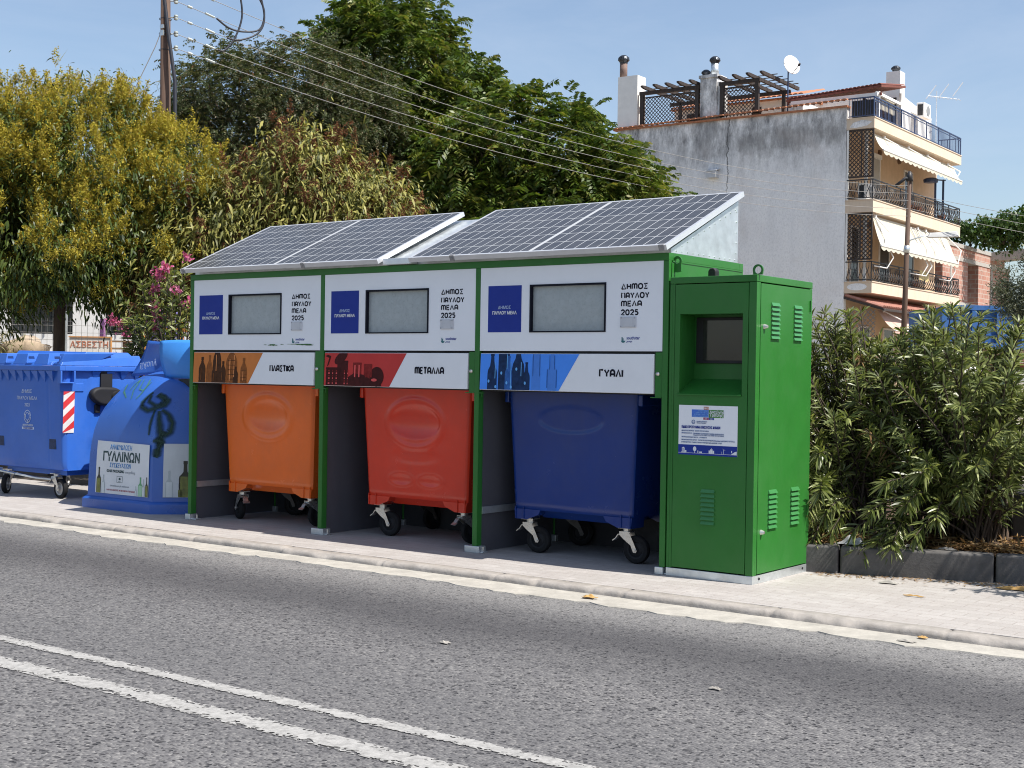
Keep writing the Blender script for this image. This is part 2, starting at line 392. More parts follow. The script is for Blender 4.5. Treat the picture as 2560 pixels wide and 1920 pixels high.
def pavemat():
    m, nt, b, L = newmat('paving_blocks')
    co = objco(nt)
    br = node(nt, 'ShaderNodeTexBrick'); br.offset = 0.5; br.inputs['Scale'].default_value = 1
    br.inputs['Brick Width'].default_value = 0.20; br.inputs['Row Height'].default_value = 0.10; br.inputs['Mortar Size'].default_value = 0.0045
    br.inputs['Mortar Smooth'].default_value = 0.3
    br.inputs['Color1'].default_value = (0.37, 0.348, 0.33, 1); br.inputs['Color2'].default_value = (0.43, 0.408, 0.39, 1); br.inputs['Mortar'].default_value = (0.33, 0.30, 0.275, 1)
    L.new(co, br.inputs['Vector'])
    c = mixc(nt, ramp(nt, noise(nt, 2.2, 7, 0.7, co), [(0.38, 0.45), (0.62, 0.0)]), br.outputs[0], (0.30, 0.265, 0.245))
    c = mixc(nt, ramp(nt, noise(nt, 90, 4, 0.7, co), [(0.4, 0.35), (0.65, 0.0)]), c, (0.22, 0.20, 0.185))
    c = mixc(nt, ramp(nt, noise(nt, 5, 6, 0.7, objco(nt, loc=(4, 2, 0))), [(0.55, 0.0), (0.75, 0.5)]), c, (0.5, 0.47, 0.44))
    L.new(c, b.inputs['Base Color']); b.inputs['Roughness'].default_value = 0.9
    h = mth(nt, 'ADD', mth(nt, 'MULTIPLY', br.outputs['Fac'], -0.6), mth(nt, 'MULTIPLY', noise(nt, 80, 4, 0.7, co), 0.5))
    bump(nt, b, h, 0.6, 0.006); return m

# ------------------------------------------------------------------ the setting: ground, road, pavement
RZ = -0.05
o = MB().quad((-900, -900, -0.09), (900, -900, -0.09), (900, 900, -0.09), (-900, 900, -0.09)).build('ground', groundmat()); tag(o, kind='structure')
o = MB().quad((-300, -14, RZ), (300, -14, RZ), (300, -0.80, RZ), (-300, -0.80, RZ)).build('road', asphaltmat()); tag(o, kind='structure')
o = MB().box(-120, 120, -0.655, 1.45, -0.08, 0.0).build('pavement', pavemat()); tag(o, kind='structure')
o = MB().box(-120, 120, 1.45, 3.2, -0.08, -0.012).build('path', groundmat()); tag(o, kind='structure')
# kerb stones: one run with open joints
M['kerb'] = pm('kerb_concrete', (0.31, 0.285, 0.26), 0.9, var=0.22, scale=9, bmp=0.8, bscale=35, dirt=0.5, dirtc=(0.25, 0.22, 0.19))
kb = MB(); NS = 2700; kph = [rng.uniform(0, 6.28) for _ in range(8)]; vs = []; chips = [(rng.uniform(-30, 22), rng.uniform(.03, .12), rng.uniform(.006, .022)) for _ in range(150)]
for i in range(NS + 1):
    x = -32 + 54 * i / NS; st_ = math.floor(x); h_ = math.sin(st_ * 12.9898) * 43758.5453; h_ -= math.floor(h_); fr_ = x - st_
    joint = max(0, 1 - min(fr_, 1 - fr_) / .014); w_ = .0035 * sin(9 * x + kph[0]) + .0025 * sin(23 * x + kph[1]) + .002 * rng.uniform(-1, 1)
    ch_ = max([d * max(0, 1 - abs(x - c) / w) for c, w, d in chips] + [0])
    y0 = -.795 + .010 * (h_ - .5) + w_ * .6 + .008 * joint; zt = .001 + .005 * (h_ - .5) - .007 * joint + w_ * .3
    vs += [(x, y0, -.08), (x, y0 + .004, zt - .026 - ch_ * .6), (x, y0 + .010 + ch_ * .8, zt - .010 - ch_), (x, y0 + .028 + ch_ * .8, zt - .001 - ch_ * .3), (x, -.66, zt), (x, -.66, -.06)]
kb.add(vs, [(6 * i + q, 6 * i + 6 + q, 6 * i + 7 + q, 6 * i + 1 + q) for i in range(NS) for q in range(5)])
o = kb.build('kerb', M['kerb'], smooth=True); tag(o, kind='structure')
# cast concrete gutter strip with a ragged outer edge
gt = MB(); n = 700; vs = []; ph = [rng.uniform(0, 6.28) for _ in range(6)]
for i in range(n + 1):
    x = -34 + 60 * i / n
    y = -1.0 + 0.03 * sin(1.3 * x + ph[0]) + 0.035 * sin(0.45 * x + ph[1]) + 0.02 * sin(4.7 * x + ph[2]) + 0.016 * rng.uniform(-1, 1) + 0.012 * sin(17 * x + ph[3]) + 0.010 * sin(31 * x + ph[4])
    vs += [(x, -0.79, RZ + 0.012), (x, y, RZ + 0.006), (x, y - 0.004, RZ - 0.004)]
gt.add(vs, [f for i in range(n) for f in ((3 * i, 3 * i + 1, 3 * i + 4, 3 * i + 3), (3 * i + 1, 3 * i + 2, 3 * i + 5, 3 * i + 4))])
M['gutter'] = pm('gutter_concrete', (0.36, 0.34, 0.30), 0.9, var=0.22, scale=7, bmp=0.6, bscale=45, dirt=0.75, dirtc=(0.30, 0.28, 0.25))
o = gt.build('gutter_strip', M['gutter']); tag(o, kind='structure')
# double centre line
PM = paintmat()
for y0, y1 in ((-3.880, -3.972), (-4.168, -4.312)):
    o = MB().quad((-60, y1, RZ + 0.004), (40, y1, RZ + 0.004), (40, y0, RZ + 0.004), (-60, y0, RZ + 0.004)).build('road_marking', PM)
    uv = o.data.uv_layers.new(name='UVMap')
    for li, l in enumerate(o.data.loops):
        cx, cy, _ = o.data.vertices[l.vertex_index].co
        uv.data[li].uv = ((cx + 60) / 100, (cy - y1) / (y0 - y1))
    tag(o, kind='structure')
o = MB().quad((-14, 1.46, 0.004), (-.25, 1.46, 0.004), (-.25, 3.3, 0.004), (-14, 3.3, 0.004)).build('tree_shade_sheet', pm('shade_dark_earth', (.055, .042, .03), .95, var=.4, scale=6, bmp=.8, bscale=20)); tag(o, kind='structure')  # dark sheet behind the old container: tree shade put into the ground colour
# raised planter kerb on the right, running obliquely, with soil behind it
KD = Vector((1.31, 0.415, 0)).normalized(); KN = Vector((-KD.y, KD.x, 0)); K0 = Vector((5.36, 0.765, 0))
M['plkerb'] = pm('planter_kerb_concrete', (0.085, 0.08, 0.078), 0.9, var=0.3, scale=6, bmp=0.5, bscale=60, dirt=0.4, dirtc=(0.16, 0.15, 0.14))
pk = MB()
for i in range(-1, 9):
    a = K0 + KD * (0.62 + i * 1.0 - 0.27 + 0.006); b = K0 + KD * (0.62 + (i + 1) * 1.0 - 0.27 - 0.006)
    if i == -1: a = K0 - KD * 0.02
    q = [a, b, b + KN * 0.15, a + KN * 0.15]
    pk.hexa([p + Vector((0, 0, -0.05)) for p in q] + [p + Vector((0, 0, 0.185)) for p in q])
o = pk.build('planter_kerb', M['plkerb'], bevel=0.018); tag(o, kind='structure')
def soilmat():
    m, nt, b, L = newmat('planter_soil'); co = objco(nt)
    c = ramp(nt, noise(nt, 9, 7, 0.75, co), [(0.3, (0.045, 0.03, 0.02)), (0.55, (0.12, 0.075, 0.045)), (0.75, (0.24, 0.15, 0.08))])
    L.new(c, b.inputs['Base Color']); b.inputs['Roughness'].default_value = 0.95; bump(nt, b, noise(nt, 40, 6, 0.7, co), 1, 0.03); return m
def soil(u, v):
    p = K0 + KD * (u * 9 - 0.3) + KN * (0.14 + v * 3.2)
    return (p.x, p.y, 0.13 + 0.05 * sin(p.x * 5.3) * sin(p.y * 4.1) + 0.25 * v * v * 0.4 + 0.02 * rng.uniform(-1, 1))
o = MB().grid(soil, 70, 26).build('soil', soilmat(), smooth=True); tag(o, kind='structure')

# ------------------------------------------------------------------ recycling kiosk
def cellmat():
    m, nt, b, L = newmat('solar_cells')
    tc = node(nt, 'ShaderNodeTexCoord'); sx = node(nt, 'ShaderNodeSeparateXYZ'); L.new(tc.outputs['UV'], sx.inputs[0])
    def line(co, n, w):
        f = mth(nt, 'FRACT', mth(nt, 'MULTIPLY', co, n)); e = mth(nt, 'ABSOLUTE', mth(nt, 'SUBTRACT', f, 0.5))   # .5 at the border
        return mth(nt, 'GREATER_THAN', e, 0.5 - w), e
    lx, ex = line(sx.outputs[0], 24, 0.035); ly, ey = line(sx.outputs[1], 6, 0.018)
    mid = mth(nt, 'LESS_THAN', mth(nt, 'ABSOLUTE', mth(nt, 'SUBTRACT', sx.outputs[0], 0.5)), 0.0075)
    dia = mth(nt, 'GREATER_THAN', mth(nt, 'ADD', ex, mth(nt, 'MULTIPLY', ey, 1.9)), 1.37)
    ln = mth(nt, 'MAXIMUM', mth(nt, 'MAXIMUM', lx, ly), mth(nt, 'MAXIMUM', mid, dia))
    co = objco(nt)
    base = ramp(nt, noise(nt, 6, 4, 0.6, co), [(0.3, (0.024, 0.026, 0.032)), (0.7, (0.034, 0.036, 0.043))])
    bus = mth(nt, 'GREATER_THAN', mth(nt, 'ABSOLUTE', mth(nt, 'SUBTRACT', mth(nt, 'FRACT', mth(nt, 'MULTIPLY', sx.outputs[1], 54)), 0.5)), 0.46)
    base = mixc(nt, mth(nt, 'MULTIPLY', bus, 0.22), base, (0.3, 0.3, 0.32))
    c = mixc(nt, ln, base, (0.45, 0.46, 0.47))
    dust = ramp(nt, noise(nt, 3.5, 7, 0.7, co), [(0.35, 0.03), (0.75, 0.14)])
    c = mixc(nt, dust, c, (0.30, 0.29, 0.27))
    L.new(c, b.inputs['Base Color']); b.inputs['Roughness'].default_value = 0.25; b.inputs['Coat Weight'].default_value = 0.0
    b.inputs['Specular IOR Level'].default_value = 0.22
    return m
M['innerback'] = pm('shaded_inner_sheet', (0.030, 0.030, 0.034), 0.6, var=.1)  # inner sheet darkened further: shade deep in the bays put into its colour
kiosk = thing('recycling_kiosk', (2.4, 0.5, 0), 'long green recycling kiosk with three bin bays, white panels and solar panels on top', 'recycling kiosk')
KD_ = 1.06
for i in range(4):                                  # front and rear posts, feet
    x0 = 1.6 * i - 0.008; x1 = x0 + 0.044
    MB().box(x0, x1, 0.0, 0.06, 0.05, 2.10).build('post', M['green'], kiosk, bevel=0.004)
    MB().box(x0, x1, KD_ - 0.06, KD_, 0.05, 2.10).build('post', M['green'], kiosk, bevel=0.004)
    f = MB()
    if i == 0: f.box(-0.03, 0.036, -0.012, 0.075, 0.0, 0.05)
    elif i == 3: f.box(4.765, 4.828, -0.012, 0.075, 0.0, 0.05)
    else: f.box(1.6 * i - 0.07, 1.6 * i + 0.066, -0.012, 0.075, 0.0, 0.05)
    f.box((x0 + 0.04 if i in (0, 3) else x0 + .035), x0 + 0.10, 0.004, 0.07, 0.0, 0.012)
    MB().box(x0 - 0.02, x0 + 0.07, KD_ - 0.08, KD_ + 0.01, 0, 0.05).build('foot', M['galv'], kiosk, bevel=.004)
    fo = f.build('foot', M['galv'], kiosk, bevel=0.004)
    MB().lathe([(0.008, 0.0), (0.008, 0.045), (0.0, 0.045)], 8, (x0 + 0.078, 0.04, 0)).build('anchor_bolt', M['zinc'], fo)
MB().box(-0.008, 4.836, -0.003, 0.06, 2.10, 2.150).box(-0.008, 4.836, KD_ - 0.06, KD_, 2.10, 2.15).box(-0.008, 0.05, 0.06, KD_ - 0.06, 2.10, 2.15)\
    .box(4.79, 4.836, 0.06, KD_ - 0.06, 2.10, 2.15).build('header_beam', M['green'], kiosk, bevel=0.003)
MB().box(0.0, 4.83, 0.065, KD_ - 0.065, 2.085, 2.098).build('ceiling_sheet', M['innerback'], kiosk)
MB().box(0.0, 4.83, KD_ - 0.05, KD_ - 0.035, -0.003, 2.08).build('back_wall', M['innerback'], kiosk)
for i in range(4):                                  # partitions with a stiffening rail
    x0 = 1.6 * i + (0.012 if i < 3 else 0.0)
    MB().box(x0, x0 + 0.012, 0.062, KD_ - 0.062, 0.004, 2.083).build('partition', M['darkgrey'], kiosk)
    if i in (0, 2):
        MB().box(x0 + 0.013, x0 + 0.033, 0.062, KD_ - 0.07, 0.285, 0.335).build('stiffening_rail', M['galv'], kiosk)
# right flank above the cabinet
MB().box(4.838, 4.842, 0.03, 1.03, 0.06, 2.088).build('side_sheet', M['green'], kiosk)
def logo(parent, x, z, s, y):
    # small harbour-like emblem with two lines of script beside it
    b = MB()
    pts = [(x + s * (0.5 + 0.5 * cos(a)), y, z + s * (0.42 + 0.42 * sin(a))) for a in [pi + pi * k / 12 for k in range(13)]]
    b.poly(pts)
    b.box(x + s * .12, x + s * .34, y - .0004, y + .0004, z + s * .42, z + s * 1.15); b.box(x + s * .40, x + s * .56, y - .0004, y + .0004, z + s * .42, z + s * .9)
    b.build('emblem', pm('teal_ink', (0.03, 0.16, 0.18), 0.5), parent)
HOP = []
def silhouette(mb, prof, cx, z0, h, y, mi=0, wsc=1.0):
    """mirrored bottle outline; prof = (height 0..1, half width in units of h)"""
    L_ = [(cx - w * h * wsc, y, z0 + t * h) for t, w in prof]; R_ = [(cx + w * h * wsc, y, z0 + t * h) for t, w in reversed(prof)]
    mb.poly(R_ + L_, mi)
PET = [(0, .16), (.04, .18), (.12, .16), (.16, .175), (.3, .165), (.36, .175), (.52, .17), (.62, .15), (.72, .10), (.80, .055), (.82, .07), (.84, .05), (.88, .05), (.885, .065), (1, .065)]
WINE = [(0, .155), (.5, .155), (.57, .145), (.64, .085), (.70, .048), (.9, .042), (.93, .052), (1, .05)]
BEER = [(0, .17), (.45, .17), (.55, .15), (.66, .085), (.8, .062), (.93, .055), (.94, .068), (1, .065)]
COLS = [('plastics', 'ΠΛΑΣΤΙΚΑ', (0.62, 0.20, 0.045)), ('metals', 'ΜΕΤΑΛΛΑ', (0.55, 0.045, 0.04)), ('glass', 'ΓΥΑΛΙ', (0.075, 0.29, 0.92))]
for k in range(3):
    b0 = 1.6 * k
    # white info panel with a window opening
    xa, xb, za, zb = b0 + 0.0375, b0 + 1.5905, 1.4915, 2.0985
    wx0, wx1, wz0, wz1 = b0 + 0.490, b0 + 1.136, 1.626, 1.964
    ip = MB().box(xa, wx0, 0.004, 0.02, za, zb).box(wx1, xb, 0.004, 0.02, za, zb).box(wx0, wx1, 0.004, 0.02, za, wz0).box(wx0, wx1, 0.004, 0.02, wz1, zb).build('info_panel', M['white'], kiosk)
    MB().box(wx0 + .004, wx1 - .004, 0.028, 0.034, wz0 + .004, wz1 - .004).build('window', pm('frosted_display_%d' % k, (0.36, 0.40, 0.41), 0.3, var=0.10, scale=24, dirt=0.35, dirtc=(0.46, 0.47, 0.46)), ip)
    fr = MB()
    t = 0.011
    fr.box(wx0 - .002, wx0 + t, -0.001, 0.027, wz0 - .002, wz1 + .002).box(wx1 - t, wx1 + .002, -0.001, 0.027, wz0 - .002, wz1 + .002)
    fr.box(wx0 + t, wx1 - t, -0.001, 0.027, wz0 - .002, wz0 + t * .7).box(wx0 + t, wx1 - t, -0.001, 0.027, wz1 - t, wz1 + .002)
    fr.build('window_frame', M['ink'], ip)
    MB().box(b0 + .111, b0 + .413, 0.002, 0.004, 1.627, 1.965).build('blue_sign', M['navy'], ip)
    text('ΔΗΜΟΣ', 0.032, 'lettering', M['pale_ink'], ip, (b0 + .262, 0.0005, 1.796), align='CENTER', width=.115, bold=.008)
    text('ΠΑΥΛΟΥ ΜΕΛΑ', 0.032, 'lettering', M['white_ink'], ip, (b0 + .262, 0.0005, 1.757), align='CENTER', bold=.03, width=.22)
    ts = MB()
    for s_, z_, w_ in (('ΔΗΜΟΣ', 1.911, .204), ('ΠΑΥΛΟΥ', 1.850, .216), ('ΜΕΛΑ', 1.794, .158), ('2025', 1.735, .132)):
        strokes(ts, s_, b0 + 1.264, z_, 0.043, 0.003, w=w_, t=.235, gap=.30)
    ts.build('lettering', M['ink'], ip)
    # clear holder under the lettering, left blank
    h = MB().box(b0 + 1.26, b0 + 1.385, -0.004, 0.004, 1.653, 1.727).box(b0 + 1.285, b0 + 1.360, -0.0055, -0.004, 1.660, 1.720)
    for hx in (1.268, 1.377):
        for hz in (1.661, 1.719): h.lathe([(0.005, -0.008), (0.005, -0.004)], 8, (b0 + hx, 0, hz), 'y')
    h.build('code_holder', pm('acrylic_holder_%d' % k, (0.55, 0.56, 0.60), 0.2, var=0.08), ip, bevel=0.002)
    logo(ip, b0 + 1.265, 1.549, 0.034, 0.0025)
    text('southstar', 0.030, 'lettering', M['navy'], ip, (b0 + 1.308, 0.003, 1.572), bold=.01, width=.105)
    text('group', 0.017, 'lettering', M['navy'], ip, (b0 + 1.308, 0.003, 1.553), shear=.4, width=.045)
    # deposit flap: printed wedge on the left, white field with the word
    fx0, fx1, fz0, fz1 = b0 + .050, b0 + 1.530, 1.206, 1.473
    MB().box(b0 + .037, b0 + 1.591, 0.030, 0.050, 1.196, 1.489).build('flap_recess', M['black'], kiosk)
    fl = MB().hexa([(fx0, -.010, fz0), (fx1, -.010, fz0), (fx1, .02, fz0), (fx0, .02, fz0), (fx0, 0.0, fz1), (fx1, 0.0, fz1), (fx1, .02, fz1), (fx0, .02, fz1)]).build('deposit_flap', M['offwhite'], kiosk, bevel=0.003)
    def P_(x, z, lift): return (x, -.010 * (fz1 - z) / (fz1 - fz0) - lift, z)
    c = COLS[k][2]
    pcol = pm(COLS[k][0] + '_print', c, 0.5, spec=.2, var=0.08, scale=4)
    pr = MB().add([P_(fx0 + .003, fz0 + .003, .0012), P_(b0 + .760, fz0 + .003, .0012), P_(b0 + .927, fz1 - .003, .0012), P_(fx0 + .003, fz1 - .003, .0012)], [(0, 1, 2, 3)]).build('print_field', pcol, fl)
    dk = pm(COLS[k][0] + '_print_dark', [v * .10 + .003 for v in c], 0.5, spec=.15, var=0.35, scale=26); md = pm(COLS[k][0] + '_print_mid', [v * .42 for v in c], 0.5, spec=.15, var=0.3, scale=30); lt = pm(COLS[k][0] + '_print_light', [min(.85, v * 1.35 + .05) for v in c], 0.5, spec=.15)
    bt = MB(); zb0 = fz0 + .004
    def clipz(mb, i0):
        for i in range(i0, len(mb.v)):
            v = mb.v[i]; z = min(v[2], fz1 - .004); lf = v[1]; mb.v[i] = (v[0], -.010 * (fz1 - z) / (fz1 - fz0) - lf, z)
    def sil(prof, cx, h, lf, mi=0, w=1.0, z0=None):
        i0 = len(bt.v); silhouette(bt, prof, b0 + cx, zb0 if z0 is None else z0, h, lf, mi, w); clipz(bt, i0)
    def rectp(x0, x1, z0, z1, lf, mi):
        i0 = len(bt.v); bt.poly([(b0 + x0, lf, z0), (b0 + x1, lf, z0), (b0 + x1, lf, z1), (b0 + x0, lf, z1)], mi); clipz(bt, i0)
    if k == 0:
        sil(PET, .36, .36, .0018, 0, .85); sil(PET, .265, .235, .002, 1); sil(PET, .545, .33, .0022, 1, 1.25); sil(PET, .17, .22, .0026, 0, 1.15)
        sil(PET, .33, .16, .003, 0, 1.2); sil(PET, .44, .185, .003, 0, 1.1); sil(PET, .70, .215, .0028, 1, 1.1); sil(PET, .60, .14, .0034, 0, 1.3)
        for x, w, z0, z1, mi in ((.52, .012, .02, .2, 2), (.575, .008, .05, .24, 2), (.348, .008, .1, .24, 2), (.69, .008, .02, .1, 2), (.155, .006, .02, .12, 1), (.425, .006, .02, .09, 1), (.318, .005, .01, .08, 1)):
            rectp(x, x + w, zb0 + z0, zb0 + z1, .0042, mi)
        for j in range(5): rectp(.50, .59, zb0 + .03 + .04 * j, zb0 + .034 + .04 * j, .0046, 0)
        for j in range(4): rectp(.665, .735, zb0 + .02 + .028 * j, zb0 + .0225 + .028 * j, .0046, 0)
    elif k == 1:
        CAN = [(0, .5), (.04, .47), (.9, .47), (.94, .5), (1, .48)]
        sil(CAN, .255, .20, .002, 0, .62); sil(CAN, .15, .145, .0026, 0, 1.1); sil(CAN, .415, .185, .0024, 1, .52); sil(CAN, .53, .175, .0022, 1, .52)
        i0 = len(bt.v); bt.poly([(b0 + .235 + .07 * cos(a), .003, zb0 + .222 + .045 * sin(a) + .03 * cos(a)) for a in [2 * pi * q / 20 for q in range(20)]], 0); clipz(bt, i0)
        i0 = len(bt.v); bt.poly([(b0 + .625 + .075 * cos(a), .0028, zb0 + .075 + .078 * sin(a)) for a in [2 * pi * q / 20 for q in range(20)]], 0); clipz(bt, i0)
        i0 = len(bt.v); bt.poly([(b0 + x, .0032, zb0 + z) for x, z in ((.06, .235), (.09, .245), (.125, .235), (.10, .165), (.08, .15), (.105, .22))], 0); clipz(bt, i0)
        i0 = len(bt.v); bt.poly([(b0 + x, .0034, zb0 + z) for x, z in ((.28, .0), (.68, .0), (.66, .04), (.55, .06), (.48, .09), (.38, .10), (.30, .06))], 0); clipz(bt, i0)
        for x, w in ((.10, .018), (.145, .010), (.185, .014), (.275, .012), (.31, .008)):
            for j in range(6): rectp(x, x + w, zb0 + .012 + .02 * j, zb0 + .024 + .02 * j, .0042, 1 if j % 2 else 2)
        for x in (.385, .43, .505, .56): rectp(x, x + .014, zb0 + .07, zb0 + .165, .0042, 2 if x < .45 else 1)
        i0 = len(bt.v); bt.poly([(b0 + .60 + .03 * cos(a), .0042, zb0 + .05 + .012 * sin(a)) for a in [2 * pi * q / 14 for q in range(14)]], 2); clipz(bt, i0)
    else:
        sil(WINE, .27, .52, .0018, 0, .62); sil(BEER, .165, .26, .0024, 0, .98); sil(BEER, .315, .245, .0028, 1, .8); sil(BEER, .40, .34, .0022, 0, .95); sil(BEER, .475, .20, .003, 0, .9)
        sil(WINE, .56, .42, .0016, 3, .6); sil(BEER, .70, .275, .0018, 3, .85)
        for x0, x1, z0, z1 in ((.655, .662, .02, .15), (.735, .742, .02, .15), (.675, .68, .15, .25), (.716, .722, .15, .25), (.53, .535, .1, .262), (.588, .593, .1, .262)): rectp(x0, x1, zb0 + z0, zb0 + z1, .0036, 1)
        for x, z in ((.135, .06), (.25, .12), (.385, .15), (.30, .05), (.20, .02), (.34, .02), (.465, .05)):
            i0 = len(bt.v); bt.poly([(b0 + x + .009 * cos(a), .004, zb0 + z + .012 * sin(a)) for a in [2 * pi * q / 10 for q in range(10)]], 2); clipz(bt, i0)
        for x, z0, z1 in ((.333, .03, .2), (.19, .08, .2), (.425, .1, .2), (.298, .15, .255)): rectp(x, x + .006, zb0 + z0, zb0 + z1, .0042, 2)
    pale = pm(COLS[k][0] + '_print_pale', [min(1, v * .75 + .02) for v in c], 0.5, spec=.15)
    bt.build('bottle_print' if k != 1 else 'can_print', [dk, md, lt, pale], fl, norm=False)
    ws = MB()
    w0, w1 = {0: (1.02, 1.295), 1: (1.02, 1.30), 2: (1.101, 1.286)}[k]
    strokes(ws, COLS[k][1], b0 + w0, 1.310, .059, -.0065, w=w1 - w0, t=.235, gap=.28)
    ws.build('lettering', M['ink'], fl)
    # side plate with round lock, small shelf bracket
    pl = MB().box(b0 + 1.540, b0 + 1.591, 0.003, 0.028, 1.185, 1.484).box(b0 + 1.505, b0 + 1.591, 0.0, 0.03, 1.178, 1.184).build('lock_plate', M['green'], kiosk)
    MB().lathe([(0.0, -.014), (.007, -.014), (.007, -.011), (.013, -.009), (.014, .003)], 14, (b0 + 1.563, 0, 1.34), 'y').build('lock', M['zinc'], pl, smooth=True)
    MB().box(b0 + .036, b0 + .072, .0, .03, 1.178, 1.184).box(b0 + .052, b0 + .056, .006, .022, 1.150, 1.178).build('shelf_bracket', M['green'], kiosk)
# scraped green paint smear on the plastics panel
sm = MB()
for x0, x1, z, t in ((.98, 1.10, 1.533, .010), (1.0, 1.07, 1.538, .008), (1.20, 1.52, 1.541, .007), (1.32, 1.50, 1.536, .008), (1.42, 1.515, 1.533, .006), (.93, .97, 1.536, .004), (1.13, 1.17, 1.539, .005)):
    n = 14; vs = []
    for i in range(n + 1):
        u = i / n; x = x0 + (x1 - x0) * u; w = t * (sin(pi * u) ** .6) * rng.uniform(.4, 1.2) * .5 + .0004
        vs += [(x, 0.0025, z - w + rng.uniform(-.001, .001)), (x, 0.0025, z + w)]
    sm.add([(v[0], 0.0025 - 0.0003 * (int(x0 * 100) % 5), v[2]) for v in vs], [(2 * i, 2 * i + 2, 2 * i + 3, 2 * i + 1) for i in range(n)])
ipanel0 = [o for o in kiosk.children if o.name == 'info_panel'][0]
sm.build('paint_smear', pm('green_scrape', (0.05, 0.15, 0.04), 0.6, var=.4, scale=60), ipanel0)

# sloping galvanised roof wedge and the two solar panels
YB = 0.98; zF, zB = 2.152, 2.60
wd = MB().prism([(0.02, 0.03, 2.152), (0.02, YB, 2.152), (0.02, YB, zB), (0.02, 0.03, 2.178)], (4.81, 0, 0))
rv = wd
for t in [i / 11 for i in range(12)]:
    rv.lathe([(0.0, .004), (.006, .003), (.007, 0)], 6, (4.830, .10 + t * .84, 2.170), 'x'); rv.lathe([(0.0, .004), (.006, .003), (.007, 0)], 6, (4.830, .10 + t * .84, 2.178 + t * .355), 'x')
for t in range(5): rv.lathe([(0.0, .004), (.006, .003), (.007, 0)], 6, (4.830, .955, 2.22 + t * .075), 'x')
wdo = wd.build('roof_wedge', M['galv'], kiosk)
MB().box(2.31, 2.595, -.05, .029, 2.153, 2.200).build('gutter_box', M['alu'], kiosk, bevel=.003)
CELL = cellmat(); CLM = pm('grey_clamp', (0.30, 0.30, 0.31), 0.5, .4)
for (xa, xb, yb, z1) in ((-0.035, 2.295, 0.955, 2.668), (2.612, 4.868, 0.985, 2.668)):
    ya, z0 = -0.10, 2.192
    d = Vector((0, yb - ya, z1 - z0)); Ls = d.length; d.normalize(); nn = Vector((0, -d.z, d.y))
    A = Vector((xa, ya, z0)); X = Vector((1, 0, 0)); w = xb - xa
    def q(u, v, h): return A + X * u + d * v + nn * h
    T = 0.036; fwid = 0.022
    g = MB().quad(q(fwid, fwid, -.002), q(w - fwid, fwid, -.002), q(w - fwid, Ls - fwid, -.002), q(fwid, Ls - fwid, -.002)).build('solar_panel', CELL, kiosk)
    uv = g.data.uv_layers.new(name='UVMap')
    for li, l in enumerate(g.data.loops):
        co = g.data.vertices[l.vertex_index].co + rootloc(g) - A; uu = (co.x - fwid) / (w - 2 * fwid); vv = (co.dot(d) - fwid) / (Ls - 2 * fwid)
        uv.data[li].uv = (0.008 + uu * .984, 0.01 + vv * .98)
    fr = MB()
    for (u0, u1, v0, v1) in ((0, w, 0, fwid), (0, w, Ls - fwid, Ls), (0, fwid, fwid, Ls - fwid), (w - fwid, w, fwid, Ls - fwid)):
        fr.hexa([q(u0, v0, -T), q(u1, v0, -T), q(u1, v1, -T), q(u0, v1, -T), q(u0, v0, 0), q(u1, v0, 0), q(u1, v1, 0), q(u0, v1, 0)])
    fr.hexa([q(fwid, fwid, -T + .002), q(w - fwid, fwid, -T + .002), q(w - fwid, Ls - fwid, -T + .002), q(fwid, Ls - fwid, -T + .002), q(fwid, fwid, -.012), q(w - fwid, fwid, -.012), q(w - fwid, Ls - fwid, -.012), q(fwid, Ls - fwid, -.012)])
    fr.build('panel_frame', M['alu'], g)
    for u in ((.02, w * .64) if xa < 1 else (w * .18, w - .06)):
        cl = MB(); cl.hexa([q(u, -.004, -T - .002), q(u + .04, -.004, -T - .002), q(u + .04, 0.02, -T - .002), q(u, 0.02, -T - .002), q(u, -.004, .003), q(u + .04, -.004, .003), q(u + .04, .02, .003), q(u, .02, .003)])
        cl.tube([q(u + .02, -.010, -.018), q(u + .02, -.003, -.018)], .006, 8)
        cl.build('panel_clamp', CLM, g)
    for u in (.25, w * .5, w - .25): rl = MB(); rl.hexa([q(u - .02, .10, -T - .034), q(u + .02, .10, -T - .034), q(u + .02, Ls - .05, -T - .034), q(u - .02, Ls - .05, -T - .034), q(u - .02, .10, -T - .001), q(u + .02, .10, -T - .001), q(u + .02, Ls - .05, -T - .001), q(u - .02, Ls - .05, -T - .001)]); rl.build('mounting_rail', M['alu'], g)
